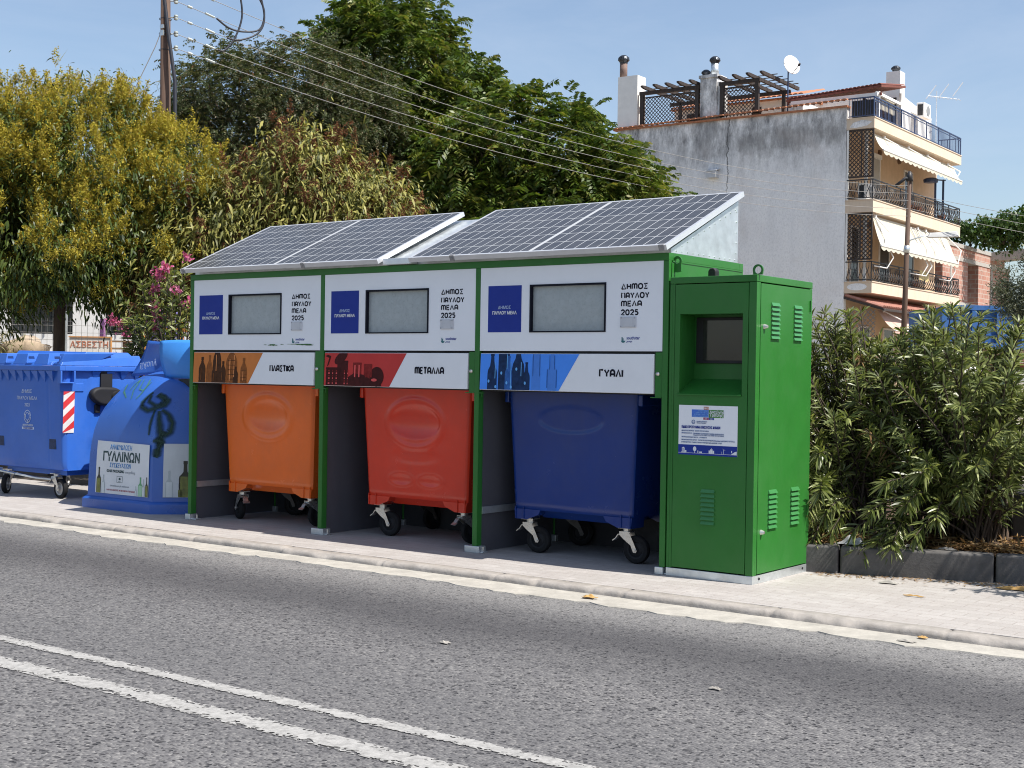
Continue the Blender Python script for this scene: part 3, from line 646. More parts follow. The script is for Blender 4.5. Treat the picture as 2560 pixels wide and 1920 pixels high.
# lifting eye on the right flank, dark antenna dome
def eye(mb, x, y, z, h, R, r, plane='y', t=.012):
    n = 20; out = [(R * cos(a), h + R * sin(a)) for a in [radians(-20 + 220 * k / n) for k in range(n + 1)]]
    poly = [(.0 + .028, 0)] + out + [(-.028, 0)]
    def pt(a, b, o): return (x + o, y + a, z + b) if plane == 'x' else (x + a, y + o, z + b)
    inn = [(r * cos(2 * pi * k / 20), h + r * sin(2 * pi * k / 20)) for k in range(20)]
    bm = bmesh.new()
    # ring with a hole built as strip between outline and hole
    N = 40
    def outline(a):
        # radial distance of the outer outline
        c_, s_ = cos(a), sin(a)
        if s_ < -0.35: return min(R / max(1e-3, 1), h / max(.01, -s_))
        return R
    vs = []
    for k in range(N):
        a = 2 * pi * k / N
        ro = R if sin(a) > -0.2 else min(h / max(.05, -sin(a)), R * 2.2)
        px_, pz_ = ro * cos(a), h + ro * sin(a)
        if sin(a) <= -0.2: px_ = max(-R * .9, min(R * .9, px_))
        vs += [pt(px_, max(0, pz_), -t / 2), pt(r * cos(a), h + r * sin(a), -t / 2), pt(px_, max(0, pz_), t / 2), pt(r * cos(a), h + r * sin(a), t / 2)]
    fs = []
    for k in range(N):
        i, j = 4 * k, 4 * ((k + 1) % N)
        fs += [(i, j, j + 1, i + 1), (i + 2, i + 3, j + 3, j + 2), (i, i + 2, j + 2, j), (i + 1, j + 1, j + 3, i + 3)]
    mb.add(vs, fs); bm.free(); return mb
eye(MB(), 4.862, 0.066, 1.996, .10, .034, .018, 'y').build('lifting_eye', M['green'], kiosk)
MB().box(4.838, 4.846, .035, 1.04, 2.089, 2.099).build('edge_trim', M['green'], kiosk)

# ------------------------------------------------------------------ control cabinet at the kiosk's right end
cab = thing('control_cabinet', (5.16, 0.42, 0), 'tall green cabinet with recessed screen and notice, at the right end of the kiosk', 'cabinet')
cx0, cx1, cd, ct = 4.848, 5.484, 0.832, 1.984
rx0, rx1, rz0, rz1, rd = 4.928, 5.388, 1.204, 1.738, 0.20
bd = MB()
bd.box(cx0, cx1, cd - .02, cd, .055, 1.938)                                  # back
bd.box(cx0, cx0 + .02, 0.0, cd - .02, .055, 1.938)                            # left wall
bd.box(cx0 + .02, 4.886, 0.0, .03, .055, 1.938).box(5.430, cx1, 0.0, .03, .055, 1.938)   # front stiles
bd.box(cx1 - .03, cx1, .03, .053, .055, 1.938).box(cx1 - .03, cx1, .790, cd - .02, .055, 1.938)  # side stiles
bd.box(cx0 + .02, cx1 - .03, .03, cd - .02, .056, .07)
bd.build('body', M['green'], cab, bevel=.002)
MB().box(cx0, cx1 + .001, -.002, cd + .002, 1.940, ct).build('roof_cap', M['green'], cab, bevel=.003)
dr = MB()
dx0, dx1, dz0, dz1 = 4.890, 5.427, .062, 1.934
dr.box(dx0, rx0, -.002, .018, dz0, dz1).box(rx1, dx1, -.002, .018, dz0, dz1).box(rx0, rx1, -.002, .018, dz0, rz0).box(rx0, rx1, -.002, .018, rz1, dz1)
fd = dr.build('front_door', M['green'], cab)
rc = MB()
rc.box(rx0 - .004, rx0 - .0005, .019, rd, rz0, rz1).box(rx1 + .0005, rx1 + .004, .019, rd, rz0, rz1).box(rx0, rx1, .019, rd, rz1 + .0005, rz1 + .004).box(rx0 - .004, rx1 + .004, rd + .001, rd + .005, rz0, rz1 + .004)
rc.build('screen_recess', M['green'], fd)
MB().hexa([(rx0 - .012, -.014, 1.203), (rx1 - .004, -.014, 1.203), (rx1 - .001, rd, 1.302), (rx0 + .001, rd, 1.302), (rx0 - .012, -.014, 1.211), (rx1 - .004, -.014, 1.211), (rx1 - .001, rd, 1.312), (rx0 + .001, rd, 1.312)]).build('sloping_shelf', M['green'], fd)
sc = MB().box(4.945, 5.352, rd - .014, rd - .0005, 1.416, 1.722).build('screen', M['black'], cab, bevel=.003)
MB().box(4.998, 5.335, rd - .0165, rd - .0145, 1.436, 1.702).build('display_glass', pm('screen_glass', (0.022, 0.021, 0.021), 0.05, var=.1, spec=.6), sc)
def louvre(parent, origin, udir, ndir, w, h, n=8):
    O, U, N = Vector(origin), Vector(udir), Vector(ndir); b = MB(); p = h / n
    for i in range(n):
        z = O.z + i * p
        a = O + Vector((0, 0, i * p))
        Z = Vector((0, 0, 1))
        b.hexa([a + Z * .004, a + U * w + Z * .004, a + U * w + Z * .004 - N * .001, a + Z * .004 - N * .001][0:0] or
               [a + Z * .006 + N * .0135, a + U * w + Z * .006 + N * .0135, a + U * w + Z * .006, a + Z * .006,
                a + Z * (p * .92) + N * .002 + U * .005, a + U * (w - .005) + Z * (p * .92) + N * .002, a + U * (w - .005) + Z * (p * .92), a + Z * (p * .92) + U * .005])
    return b.build('louvre_vent', M['green2'], parent)
M['green2'] = pm('green_louvre_paint', (0.045, 0.200, 0.060), 0.36, var=0.05, scale=3)
louvre(fd, (5.105, -.002, .355), (1, 0, 0), (0, -1, 0), .102, .238)
# side door
sd = MB().box(cx1 - .016, cx1 + .002, .056, .787, dz0, 1.932).build('side_door', M['green'], cab)
for (y0, z0, z1) in ((.200, 1.574, 1.818), (.539, 1.572, 1.816), (.199, .338, .598), (.533, .338, .596)):
    louvre(sd, (cx1 + .002, y0, z0), (0, 1, 0), (1, 0, 0), .122, z1 - z0)
for z in (1.655, .328):
    MB().lathe([(0, .024), (.010, .024), (.012, .018), (.016, .006), (.018, 0)], 14, (cx1 + .002, .108, z), 'x').build('lock', M['zinc'], sd, smooth=False)
for z in (1.78, .42):
    MB().box(cx1 + .002, cx1 + .010, .789, .806, z, z + .075).build('hinge', M['green'], sd)
br_ = MB().box(cx0 + .0, cx1 + .001, -.003, .02, .0, .053).box(cx1 - .02, cx1 + .001, .02, cd + .001, 0, .053).box(cx0, cx0 + .02, .02, cd, 0, .053).box(cx0 + .02, cx1 - .02, cd - .02, cd + .001, 0, .053)
bo = br_.build('base_plinth', M['galv'], cab, bevel=.002)
pb = MB()
for y in (.09, .74): pb.lathe([(0, .006), (.008, .005), (.009, 0)], 8, (cx1 + .001, y, .03), 'x')
pb.build('plinth_bolt', M['hub'], bo)
# notice
nz0, nz1, nx0, nx1 = .811, 1.138, 4.931, 5.364
no = MB().box(nx0, nx1, -.0045, -.0022, nz0, nz1).build('notice', M['white'], cab)
def rect(name, x0, x1, z0, z1, mat, y=-.0055, par=no): return MB().box(x0, x1, y, y + .0008, z0, z1).build(name, mat, par)
nw = nx1 - nx0; nh = nz1 - nz0
def nx(u): return nx0 + nw * u
def nz(v): return nz1 - nh * v
rect('blue_band', nx0, nx1, nz(1.0), nz(.795), M['navy'])
cb = pm('print_blue', (0.05, 0.17, 0.62), .5); cg = pm('print_green', (0.07, 0.22, 0.04), .5); co_ = pm('print_orange', (0.52, 0.17, 0.07), .5); cm = pm('print_magenta', (0.36, 0.03, 0.11), .5); cn = pm('print_navy', (0.03, 0.07, 0.30), .5)
rect('logo_block', nx(.225), nx(.51), nz(.235), nz(.085), cb); rect('logo_block', nx(.515), nx(.765), nz(.24), nz(.085), cg)
rect('logo_block', nx(.43), nx(.51), nz(.083), nz(.025), co_); rect('logo_block', nx(.425), nx(.513), nz(.285), nz(.242), cm); rect('logo_block', nx(.517), nx(.605), nz(.285), nz(.242), cn)
Y2 = -.0062
text('ΝΕΟ', .014, 'lettering', M['white_ink'], no, (nx(.47), Y2, nz(.071)), align='CENTER', bold=.02)
for i, s_ in enumerate(('ΠΡΟΓΡΑΜΜΑ', 'ΑΝΑΠΤΥΞΗΣ ΚΑΙ', 'ΑΛΛΗΛΕΓΓΥΗΣ ΓΙΑ', 'ΤΗΝ ΑΥΤΟΔΙΟΙΚΗΣΗ')):
    text(s_, .0115, 'lettering', pm('light_blue_ink', (.25, .5, .85), .5) if i == 0 else bpy.data.materials['light_blue_ink'], no, (nx(.505), Y2, nz(.122 + .036 * i)), align='RIGHT')
text('Αντώνης', .026, 'lettering', M['white_ink'], no, (nx(.53), Y2, nz(.155)), bold=.02); text('Τρίτσης', .026, 'lettering', M['white_ink'], no, (nx(.53), Y2, nz(.215)), bold=.02)
text('2020', .010, 'lettering', M['white_ink'], no, (nx(.47), Y2, nz(.276)), align='CENTER'); text('2023', .010, 'lettering', M['white_ink'], no, (nx(.56), Y2, nz(.276)), align='CENTER')
em = MB()
for a in range(16):
    a0, a1 = 2 * pi * a / 16, 2 * pi * (a + 1) / 16; R1, R0 = .014, .010; cxx, czz = nx(.255), nz(.335)
    em.poly([(cxx + R1 * cos(a0), Y2, czz + R1 * sin(a0)), (cxx + R1 * cos(a1), Y2, czz + R1 * sin(a1)), (cxx + R0 * cos(a1), Y2, czz + R0 * sin(a1)), (cxx + R0 * cos(a0), Y2, czz + R0 * sin(a0))])
for sx_, sz_ in ((-1, -1), (1, -1), (1, 1), (-1, 1)):
    em.poly([(cxx + sx_ * .002, Y2, czz + sz_ * .002), (cxx + sx_ * .007, Y2, czz + sz_ * .002), (cxx + sx_ * .007, Y2, czz + sz_ * .007), (cxx + sx_ * .002, Y2, czz + sz_ * .007)])
ink2 = pm('mid_blue_ink', (.10, .17, .36), .5)
em.build('emblem', ink2, no)
text('ΕΛΛΗΝΙΚΗ ΔΗΜΟΚΡΑΤΙΑ', .009, 'lettering', ink2, no, (nx(.31), Y2, nz(.335)), width=nw * .18); text('Υπουργείο Εσωτερικών', .009, 'lettering', ink2, no, (nx(.31), Y2, nz(.362)), width=nw * .165)
text('ΕΙΔΙΚΟ ΠΡΟΓΡΑΜΜΑ ΕΝΙΣΧΥΣΗΣ ΔΗΜΩΝ', .022, 'lettering', M['navy'], no, (nx(.052), Y2, nz(.462)), width=nw * .66, bold=.03)
for s_, v, u, wd_ in (('ΔΙΚΑΙΟΥΧΟΣ ΦΟΡΕΑΣ:  ΔΗΜΟΣ ΠΑΥΛΟΥ ΜΕΛΑ', .525, .052, .47), ('ΟΝΟΜΑΣΙΑ ΕΡΓΟΥ:', .575, .052, .185), ('ΠΡΟΜΗΘΕΙΑ ΕΞΟΠΛΙΣΜΟΥ ΓΩΝΙΩΝ ΑΝΑΚΥΚΛΩΣΗΣ', .578, .255, .52), ('ΓΙΑ ΔΙΑΛΟΓΗ ΣΤΗ ΠΗΓΗ ΣΤΟ ΔΗΜΟ ΠΑΥΛΟΥ ΜΕΛΑ', .61, .255, .52),
        ('ΠΡΟΫΠΟΛΟΓΙΣΜΟΣ ΕΡΓΟΥ:  1.795.000,00 €', .655, .052, .435), ('ΧΡΗΜΑΤΟΔΟΤΗΣΗ ΕΡΓΟΥ:  ΥΠΟΥΡΓΕΙΟ ΕΣΩΤΕΡΙΚΩΝ (Πρόγραμμα «ΑΝΤΩΝΗΣ ΤΡΙΤΣΗΣ»)', .71, .052, .905), ('ΔΑΝΕΙΟΔΟΤΗΣΗ: ΤΑΜΕΙΟ ΠΑΡΑΚΑΤΑΘΗΚΩΝ ΚΑΙ ΔΑΝΕΙΩΝ - ΕΤΕΠ', .757, .052, .69)):
    text(s_, .0105, 'lettering', ink2, no, (nx(u), Y2, nz(v)), width=nw * wd_, bold=.01)
ic = MB()
def I(u0, u1, v0, v1): ic.box(nx(u0), nx(u1), Y2, Y2 + .0005, nz(v1), nz(v0))
I(0, 1, .957, .963); I(.05, .14, .945, .955); I(.065, .075, .875, .944); I(.085, .093, .875, .944); I(.103, .111, .875, .944); ic.prism([(nx(.055), Y2, nz(.873)), (nx(.12), Y2, nz(.873)), (nx(.088), Y2, nz(.845))], (0, .0005, 0))
ic.prism([(nx(.128) + .007 * cos(a), Y2, nz(.93) + .007 * sin(a)) for a in [2 * pi * q / 12 for q in range(12)]], (0, .0005, 0))
ic.prism([(nx(.285) + .0125 * cos(a), Y2, nz(.875) + .016 * sin(a)) for a in [2 * pi * q / 14 for q in range(14)]], (0, .0005, 0)); I(.281, .289, .92, .955)
I(.335, .347, .905, .955); I(.36, .372, .925, .955); I(.378, .41, .925, .95)
I(.525, .55, .895, .955); I(.552, .59, .87, .955); I(.592, .617, .895, .955); I(.568, .574, .845, .86)
I(.775, .781, .87, .955); ic.prism([(nx(.778), Y2, nz(.875)), (nx(.81), Y2, nz(.872)), (nx(.778), Y2, nz(.866))], (0, .0005, 0)); ic.prism([(nx(.777), Y2, nz(.87)), (nx(.762), Y2, nz(.84)), (nx(.770), Y2, nz(.87))], (0, .0005, 0)); I(.745, .749, .905, .955)
ic.prism([(nx(.90), Y2, nz(.955)), (nx(.965), Y2, nz(.90)), (nx(.995), Y2, nz(.89)), (nx(.995), Y2, nz(.955))], (0, .0005, 0)); I(.905, .918, .88, .925)
ic.build('pictogram', M['white_ink'], no)
MB().box(4.845, 4.853, .04, .7, 1.985, 1.987).build('cap_trim', M['green'], cab)
eye(MB(), 5.475, 0.03, 1.985, .03, .036, .024, 'y').build('lifting_eye', M['green'], cab)
MB().prism([(4.992 + .030 * cos(a), .30, 2.035 + .030 * sin(a)) for a in [pi * q / 12 for q in range(13)]] + [(4.962, .30, 1.985), (5.022, .30, 1.985)], (0, .055, 0)).build('antenna', M['black'], cab, bevel=.008)

# ------------------------------------------------------------------ wheels and bins
def caster(parent, x, y, ztop, ang, brake=True, R=.10, name='caster', rim=None, metal=None):
    """swivel caster: plate and fork, then wheel and brake as sub-parts. ang = trailing direction"""
    d = Vector((cos(ang), sin(ang), 0)); s = Vector((-sin(ang), cos(ang), 0)); O = Vector((x, y, 0)); Zv = Vector((0, 0, 1))
    wc = O + d * .075 + Zv * R
    def T(a, b, z): return O + d * a + s * b + Zv * z
    f = MB()
    f.hexa([T(-.05, -.05, ztop - .008), T(.05, -.05, ztop - .008), T(.05, .05, ztop - .008), T(-.05, .05, ztop - .008), T(-.05, -.05, ztop), T(.05, -.05, ztop), T(.05, .05, ztop), T(-.05, .05, ztop)])
    f.tube([T(0, 0, ztop - .03), T(0, 0, ztop - .008)], .032, 14)
    for b in (-.036, .036):
        w = .003 if b > 0 else -.003
        prof = [(-.045, ztop - .03), (.045, ztop - .03), (.095, R + .02), (.092, R - .018), (.062, R - .018), (.045, R + .03), (-.03, ztop - .075)]
        prof = [(-.045, ztop - .03), (.03, ztop - .03), (.068, R + .05), (.094, R - .006), (.088, R - .02), (.066, R - .02), (.045, R + .03), (-.01, ztop - .085), (-.045, ztop - .055)]
        f.prism([T(a, b, z) for a, z in prof], s * w)
    f.hexa([T(-.045, -.036, ztop - .036), T(.04, -.036, ztop - .036), T(.04, .036, ztop - .036), T(-.045, .036, ztop - .036), T(-.045, -.036, ztop - .03), T(.04, -.036, ztop - .03), T(.04, .036, ztop - .03), T(-.045, .036, ztop - .03)])
    f.tube([wc - s * .046, wc + s * .046], .010, 8)
    fo = f.build(name, metal or M['zinc'], parent, world=False)
    # wheel
    def wheel(prof, nm, mt, par):
        b = MB(); n = 26; vs = []
        for r, h in prof:
            for k in range(n):
                a = 2 * pi * k / n; vs.append(wc + (d * cos(a) + Zv * sin(a)) * r + s * h)
        fs = [(i * n + k, i * n + (k + 1) % n, (i + 1) * n + (k + 1) % n, (i + 1) * n + k) for i in range(len(prof) - 1) for k in range(n)]
        b.add(vs, fs); o = b.build(nm, mt, par, world=False); autosmooth(o, 40); return o
    wheel([(R * .64, -.020), (R * .72, -.024), (R * .93, -.022), (R, -.012), (R, .012), (R * .93, .022), (R * .72, .024), (R * .64, .020)], 'tyre', M['rubber'], fo)
    wheel([(.004, -.024), (.022, -.024), (.024, -.016), (R * .5, -.008), (R * .56, -.018), (R * .66, -.021), (R * .66, .021), (R * .56, .018), (R * .5, .008), (.024, .016), (.022, .024), (.004, .024)], 'rim', rim or M['hub'], fo)
    if brake:
        b = MB()
        pts = [T(-.03, 0, ztop - .05), T(-.065, 0, ztop - .055), T(-.085, 0, ztop - .085), T(-.105, 0, ztop - .10)]
        for i in range(3): b.bar(pts[i], pts[i + 1], .045 if i < 2 else .06, .006)
        b.tube([T(-.03, -.03, ztop - .05), T(-.03, .03, ztop - .05)], .008, 8)
        b.build('brake_pedal', M['zinc'], fo, world=False)
    return fo
def ellip(x, z, cx, cz, a, b): return sqrt(((x - cx) / a) ** 2 + ((z - cz) / b) ** 2)
def sstep(a, b, x):
    t = max(0, min(1, (x - a) / (b - a))); return t * t * (3 - 2 * t)
def recess_bin(name, cx, y0, col, label, kind, angs):
    mat = pm(name + '_plastic_' + kind, col, 0.20, spec=0.5, var=0.06, scale=3, bmp=.02, bscale=120, dirt=.26, dirtc=tuple(.5 * v + .05 for v in col))
    t = thing(name, (cx, y0, 0), label, 'wheeled bin', 'bins in the kiosk bays')
    wt, wb, dt, db = .562, .515, .80, .70; z0, z1 = .325, 1.205
    def half(z): return wb + (wt - wb) * (z - z0) / (z1 - z0)
    def yf(z): return .03 - .03 * (z - z0) / (z1 - z0)
    b = MB()
    def fr(u, v):
        z = z0 + (z1 - z0) * v; x = (u * 2 - 1) * half(z); y = yf(z)
        # moulded oval dish near the top
        if kind != 'plain':
            ce = (0.0, .92); e = ellip(x, z, ce[0], ce[1], .30, .20)
            if kind == 'oval': zl = z
            y += -.007 * sstep(1.12, .95, e) * sstep(.74, .95, e)
            e2 = ellip(x, z, ce[0], ce[1] + .015, .235 if kind == 'oval' else .27, .135); y += .030 * max(0, 1 - e2 * e2) ** .8
            if kind == 'double':
                for ex in (-.15, .15):
                    e3 = ellip(x, z, ex, .475, .11, .045); y += .006 * sstep(1.0, .3, e3) - .003 * sstep(1.45, 1.15, e3) * sstep(.9, 1.1, e3)
                e4 = ellip(x, z, 0, .66, .30, .07); y += .004 * sstep(1, .5, e4)
        else:
            e = ellip(x, z, 0, 1.0, .30, .10); y += .006 * sstep(1.0, .85, e)
        y += .004 * sstep(.004, .0, abs(abs(x) - half(z) * .66))            # vertical seams
        edge = half(z) - abs(x); y += .022 * sstep(.03, 0, edge) ** 2          # rounded corners
        if v < .06: y += .012 * (1 - v / .06) ** 2
        return (x, y, z)
    b.grid(fr, 90, 70)
    # flanks, back, floor
    def ring(z, ins=0): 
        h = half(z) - ins; return [(-h, yf(z) + .022 + ins, z), (h, yf(z) + .022 + ins, z), (h, dt - .04 * (z1 - z) / (z1 - z0) - ins, z), (-h, dt - .04 * (z1 - z) / (z1 - z0) - ins, z)]
    lo, hi = ring(z0), ring(z1)
    b.quad(lo[1], lo[2], hi[2], hi[1]).quad(lo[2], lo[3], hi[3], hi[2]).quad(lo[3], lo[0], hi[0], hi[3])
    fl = [(-wb, .06, z0), (wb, .06, z0), (wb, dt - .04, z0), (-wb, dt - .04, z0)]
    b.quad(*fl[::-1]); b.quad((-wb, .05, z0), (wb, .05, z0), (wb, .09, z0), (-wb, .09, z0))
    # floor pan and the four corner lugs over the casters
    b.hexa([(-wb + .20, .14, .265), (wb - .20, .14, .265), (wb - .20, dt - .1, .265), (-wb + .20, dt - .1, .265), (-wb + .16, .09, z0), (wb - .16, .09, z0), (wb - .16, dt - .05, z0), (-wb + .16, dt - .05, z0)])
    for sx in (-1, 1):
        for ya in (0, 1):
            x0, x1 = sx * wb * .995, sx * (wb - .24); y_ = .034 if ya == 0 else dt - .05; yy = .035 + .17 if ya == 0 else dt - .22
            b.prism([(x0, y_, z0 + .002), (x0 - sx * .008, y_, .252), (x1 + sx * .12, y_, .252), (x1 + sx * .02, y_, .29), (x1, y_, z0 + .002)], (0, yy - y_, 0))
            if ya == 0:
                for xr in (x0 - sx * .085, x0 - sx * .012): b.box(min(xr, xr - sx * .006), max(xr, xr - sx * .006), y_ - .008, y_, .254, z0 + .02)
    body = b.build('body', mat, t, world=False); autosmooth(body, 40)
    r = MB().box(-.60, .60, dt, dt + .02, 1.115, 1.195).box(-.60, -.563, .01, dt, 1.112, 1.195).box(.563, .60, .01, dt, 1.112, 1.195)
    r.build('rim', mat, t, world=False, bevel=.008)
    MB().grid(lambda u, v: ((u * 2 - 1) * .60, -.02 + v * (dt + .04), 1.197 + .10 * sin(pi * v) ** .7), 8, 12).build('lid', mat, t, world=False, smooth=True)
    zt = .254
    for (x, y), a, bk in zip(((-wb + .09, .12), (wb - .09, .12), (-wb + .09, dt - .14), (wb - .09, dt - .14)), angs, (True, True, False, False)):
        caster(t, x, y, zt, a, bk, metal=M['zinc'] if bk else M['shadezinc'])
    return t
recess_bin('wheeled_bin', .765, .205, (0.84, 0.155, 0.020), 'orange plastic wheeled bin under the ΠΛΑΣΤΙΚΑ flap', 'oval', (2.75, 1.35, 0.4, 1.0))
recess_bin('wheeled_bin', 2.425, .215, (0.68, 0.045, 0.018), 'red plastic wheeled bin under the ΜΕΤΑΛΛΑ flap', 'double', (.12, 1.25, 1.4, .3))
recess_bin('wheeled_bin', 3.915, .205, (0.006, 0.034, 0.20), 'dark blue plastic wheeled bin under the ΓΥΑΛΙ flap', 'plain', (.1, .08, .7, 1.2))

# ------------------------------------------------------------------ old blue street container at the far left
OB = pm('weathered_blue_plastic', (0.028, 0.125, 0.50), 0.42, var=.08, scale=2.5, bmp=.04, bscale=90, dirt=.16, dirtc=(.16, .24, .42))
ob = thing('street_bin', (-2.80, .72, 0), 'large weathered blue wheeled container with a flat lid, left of the igloo bank', 'wheeled bin')
bx0, bx1, by0, by1 = -3.42, -2.19, .225, 1.15
b = MB()
def ofr(u, v):
    z = .29 + (1.285 - .29) * v; ins = .035 * (1 - v); x0_, x1_ = bx0 + ins, bx1 - ins * .6
    x = x0_ + (x1_ - x0_) * u; y = by0 + .05 * (1 - v)
    e = min(x - x0_, x1_ - x); y += .03 * sstep(.04, 0, e) ** 2
    y += .006 * sstep(.006, 0, abs(u - .22)) ; y += .004 * sstep(.004, 0, abs(u - .8))
    if v < .05: y += .015 * (1 - v / .05)
    return (x, y, z)
b.grid(ofr, 70, 20)
def osd(u, v):
    z = .29 + (1.285 - .29) * v; ins = .035 * (1 - v); x = bx1 - ins * .6; y0_, y1_ = by0 + .03 + .05 * (1 - v), by1 - .05 * (1 - v)
    y = y0_ + (y1_ - y0_) * u; e = min(y - y0_, y1_ - y); x -= .012 * sstep(.03, 0, e) ** 2
    x += .03 * sstep(.30, .33, u) * sstep(.62, .59, u) * sstep(.25, .3, v) * 0.4
    return (x, y, z)
b.grid(osd, 40, 20)
b.quad((bx0 + .035, by0 + .08, .29), (bx0 + .035, by1 - .05, .29), (bx0, by1, 1.285), (bx0, by0 + .03, 1.285)); b.quad((bx0 + .035, by1 - .05, .29), (bx1 - .02, by1 - .05, .29), (bx1, by1, 1.285), (bx0, by1, 1.285))
b.quad((bx0 + .035, by0 + .06, .29), (bx1 - .02, by0 + .06, .29), (bx1 - .02, by1 - .05, .29), (bx0 + .035, by1 - .05, .29))
b.box(bx0 + .1, bx1 - .1, by0 + .14, by1 - .12, .235, .289)
for i in range(9):                                   # triangular gussets hanging under the rim
    x = bx0 + .06 + i * (bx1 - bx0 - .22) / 8
    b.add([(x - .055, by0 - .045, 1.282), (x + .055, by0 - .045, 1.282), (x, by0 + .004, 1.17), (x - .055, by0 + .01, 1.282), (x + .055, by0 + .01, 1.282)], [(0, 2, 1), (0, 3, 2), (1, 2, 4), (0, 1, 4, 3)])
for i in range(4):
    y = by0 + .38 + i * .17
    b.add([(bx1 + .04, y - .05, 1.282), (bx1 + .04, y + .05, 1.282), (bx1 - .01, y, 1.18), (bx1 - .01, y - .05, 1.282), (bx1 - .01, y + .05, 1.282)], [(0, 1, 2), (0, 2, 3), (1, 4, 2), (0, 3, 4, 1)])
bodyo = b.build('body', OB, ob); autosmooth(bodyo, 40)
rm = MB().box(bx0 - .04, bx1 + .05, by0 - .06, by0 + .0, 1.285, 1.335).box(bx0 - .04, bx1 + .05, by1, by1 + .05, 1.285, 1.335).box(bx1 - .01, bx1 + .05, by0, by1, 1.285, 1.335).box(bx0 - .04, bx0 + .01, by0, by1, 1.285, 1.335)
rm.box(bx0 - .04, bx1 + .05, by0, by1, 1.32, 1.33)
rmo = rm.build('rim', OB, ob, bevel=.012)
# lid in two leaves with raised pads and sunken grips
ld = MB()
def lidleaf(x0, x1):
    ld.hexa([(x0, by0 - .05, 1.336), (x1, by0 - .05, 1.336), (x1, by1 + .03, 1.336), (x0, by1 + .03, 1.336), (x0 + .02, by0 - .02, 1.375), (x1 - .02, by0 - .02, 1.375), (x1 - .02, by1 - .02, 1.45), (x0 + .02, by1 - .02, 1.45)])
    n = 3 if x1 - x0 > .8 else 1
    wseg = (x1 - x0 - .06) / n
    for i in range(n):
        a = x0 + .03 + i * wseg
        ld.hexa([(a + .10, by0 - .045, 1.345), (a + wseg - .03, by0 - .045, 1.345), (a + wseg - .03, by0 + .3, 1.345), (a + .10, by0 + .3, 1.345), (a + .125, by0 - .01, 1.455), (a + wseg - .05, by0 - .01, 1.455), (a + wseg - .05, by0 + .6, 1.47), (a + .125, by0 + .6, 1.47)])
        ld.box(a, a + .10, by0 - .042, by0 - .03, 1.40, 1.43)
lidleaf(bx0 - .04, bx1 - .12); lidleaf(bx1 - .105, bx1 + .05)
ld.hexa([(bx0, by0 + .2, 1.375), (bx1, by0 + .2, 1.375), (bx1, by1, 1.375), (bx0, by1, 1.375), (bx0 + .03, by0 + .3, 1.49), (bx1 - .03, by0 + .3, 1.478), (bx1 - .05, by1 - .1, 1.48), (bx0 + .03, by1 - .1, 1.49)])
ld.build('lid', OB, ob, bevel=.014)
# corner lifting bracket, pivot arm with round black cover
MB().box(bx1 + .0, bx1 + .055, by0 - .055, by0 - .035, 1.16, 1.284).box(bx1 + .0, bx1 + .055, by0 + .10, by0 + .12, 1.16, 1.284).box(bx1 + .0, bx1 + .055, by0 - .035, by0 + .10, 1.16, 1.175).box(bx1 - .004, bx1 + .004, by0 - .03, by0 + .25, 1.08, 1.16).build('lifting_bracket', OB, ob, bevel=.004)
MB().box(bx1 + .006, bx1 + .03, .66, .80, 1.06, 1.29).build('lid_arm', M['hub'], ob, bevel=.004)
cv = MB(); N = 26
pts = []
for k in range(N):
    a = 2 * pi * k / N; pts.append((.73 + (.16 + .0) * cos(a) * 1.0 + (.05 if cos(a) > 0 else -.05), 1.03 + .095 * sin(a) - .02 * cos(a)))
cv.prism([(bx1 + .0, y, z) for y, z in pts], (.085, 0, 0))
cvo = cv.build('pivot_cover', M['hub'], ob, bevel=.03, seg=3)
MB().lathe([(0, .10), (.045, .10), (.055, .085), (.055, .08)], 16, (bx1, .80, 1.03), 'x').build('pivot_knob', M['rubber'], cvo)
MB().box(bx1 - .004, bx1 + .03, .60, .66, .86, .95).build('cover_tab', M['hub'], cvo, bevel=.01)
# red and white reflective strip on the flank
st = MB(); sy0, sy1, szb, szt = .243, .372, .668, 1.10
def spt(y, z): return (bx1 + .0055 - .022 * (1 - (z - .29) / .995) + .0005, y, z)
st.add([spt(sy0, szb), spt(sy1, szb), spt(sy1, szt), spt(sy0, szt)], [(0, 1, 2, 3)], 0)
for j in range(4):
    za = szb - .06 + j * .145
    poly = [(sy0, za), (sy1, za + .11), (sy1, za + .185), (sy0, za + .075)]
    out = [(y, min(szt, max(szb, z))) for y, z in poly]
    st.add([tuple(Vector(spt(y, z)) + Vector((.0008, 0, 0))) for y, z in out], [(0, 1, 2, 3)], 1)
st.build('reflective_strip', [pm('reflector_white', (.62, .60, .58), .4, dirt=.3, dirtc=(.45, .2, .2)), pm('reflector_red', (.52, .03, .03), .35, dirt=.15, dirtc=(.5, .4, .4))], ob)
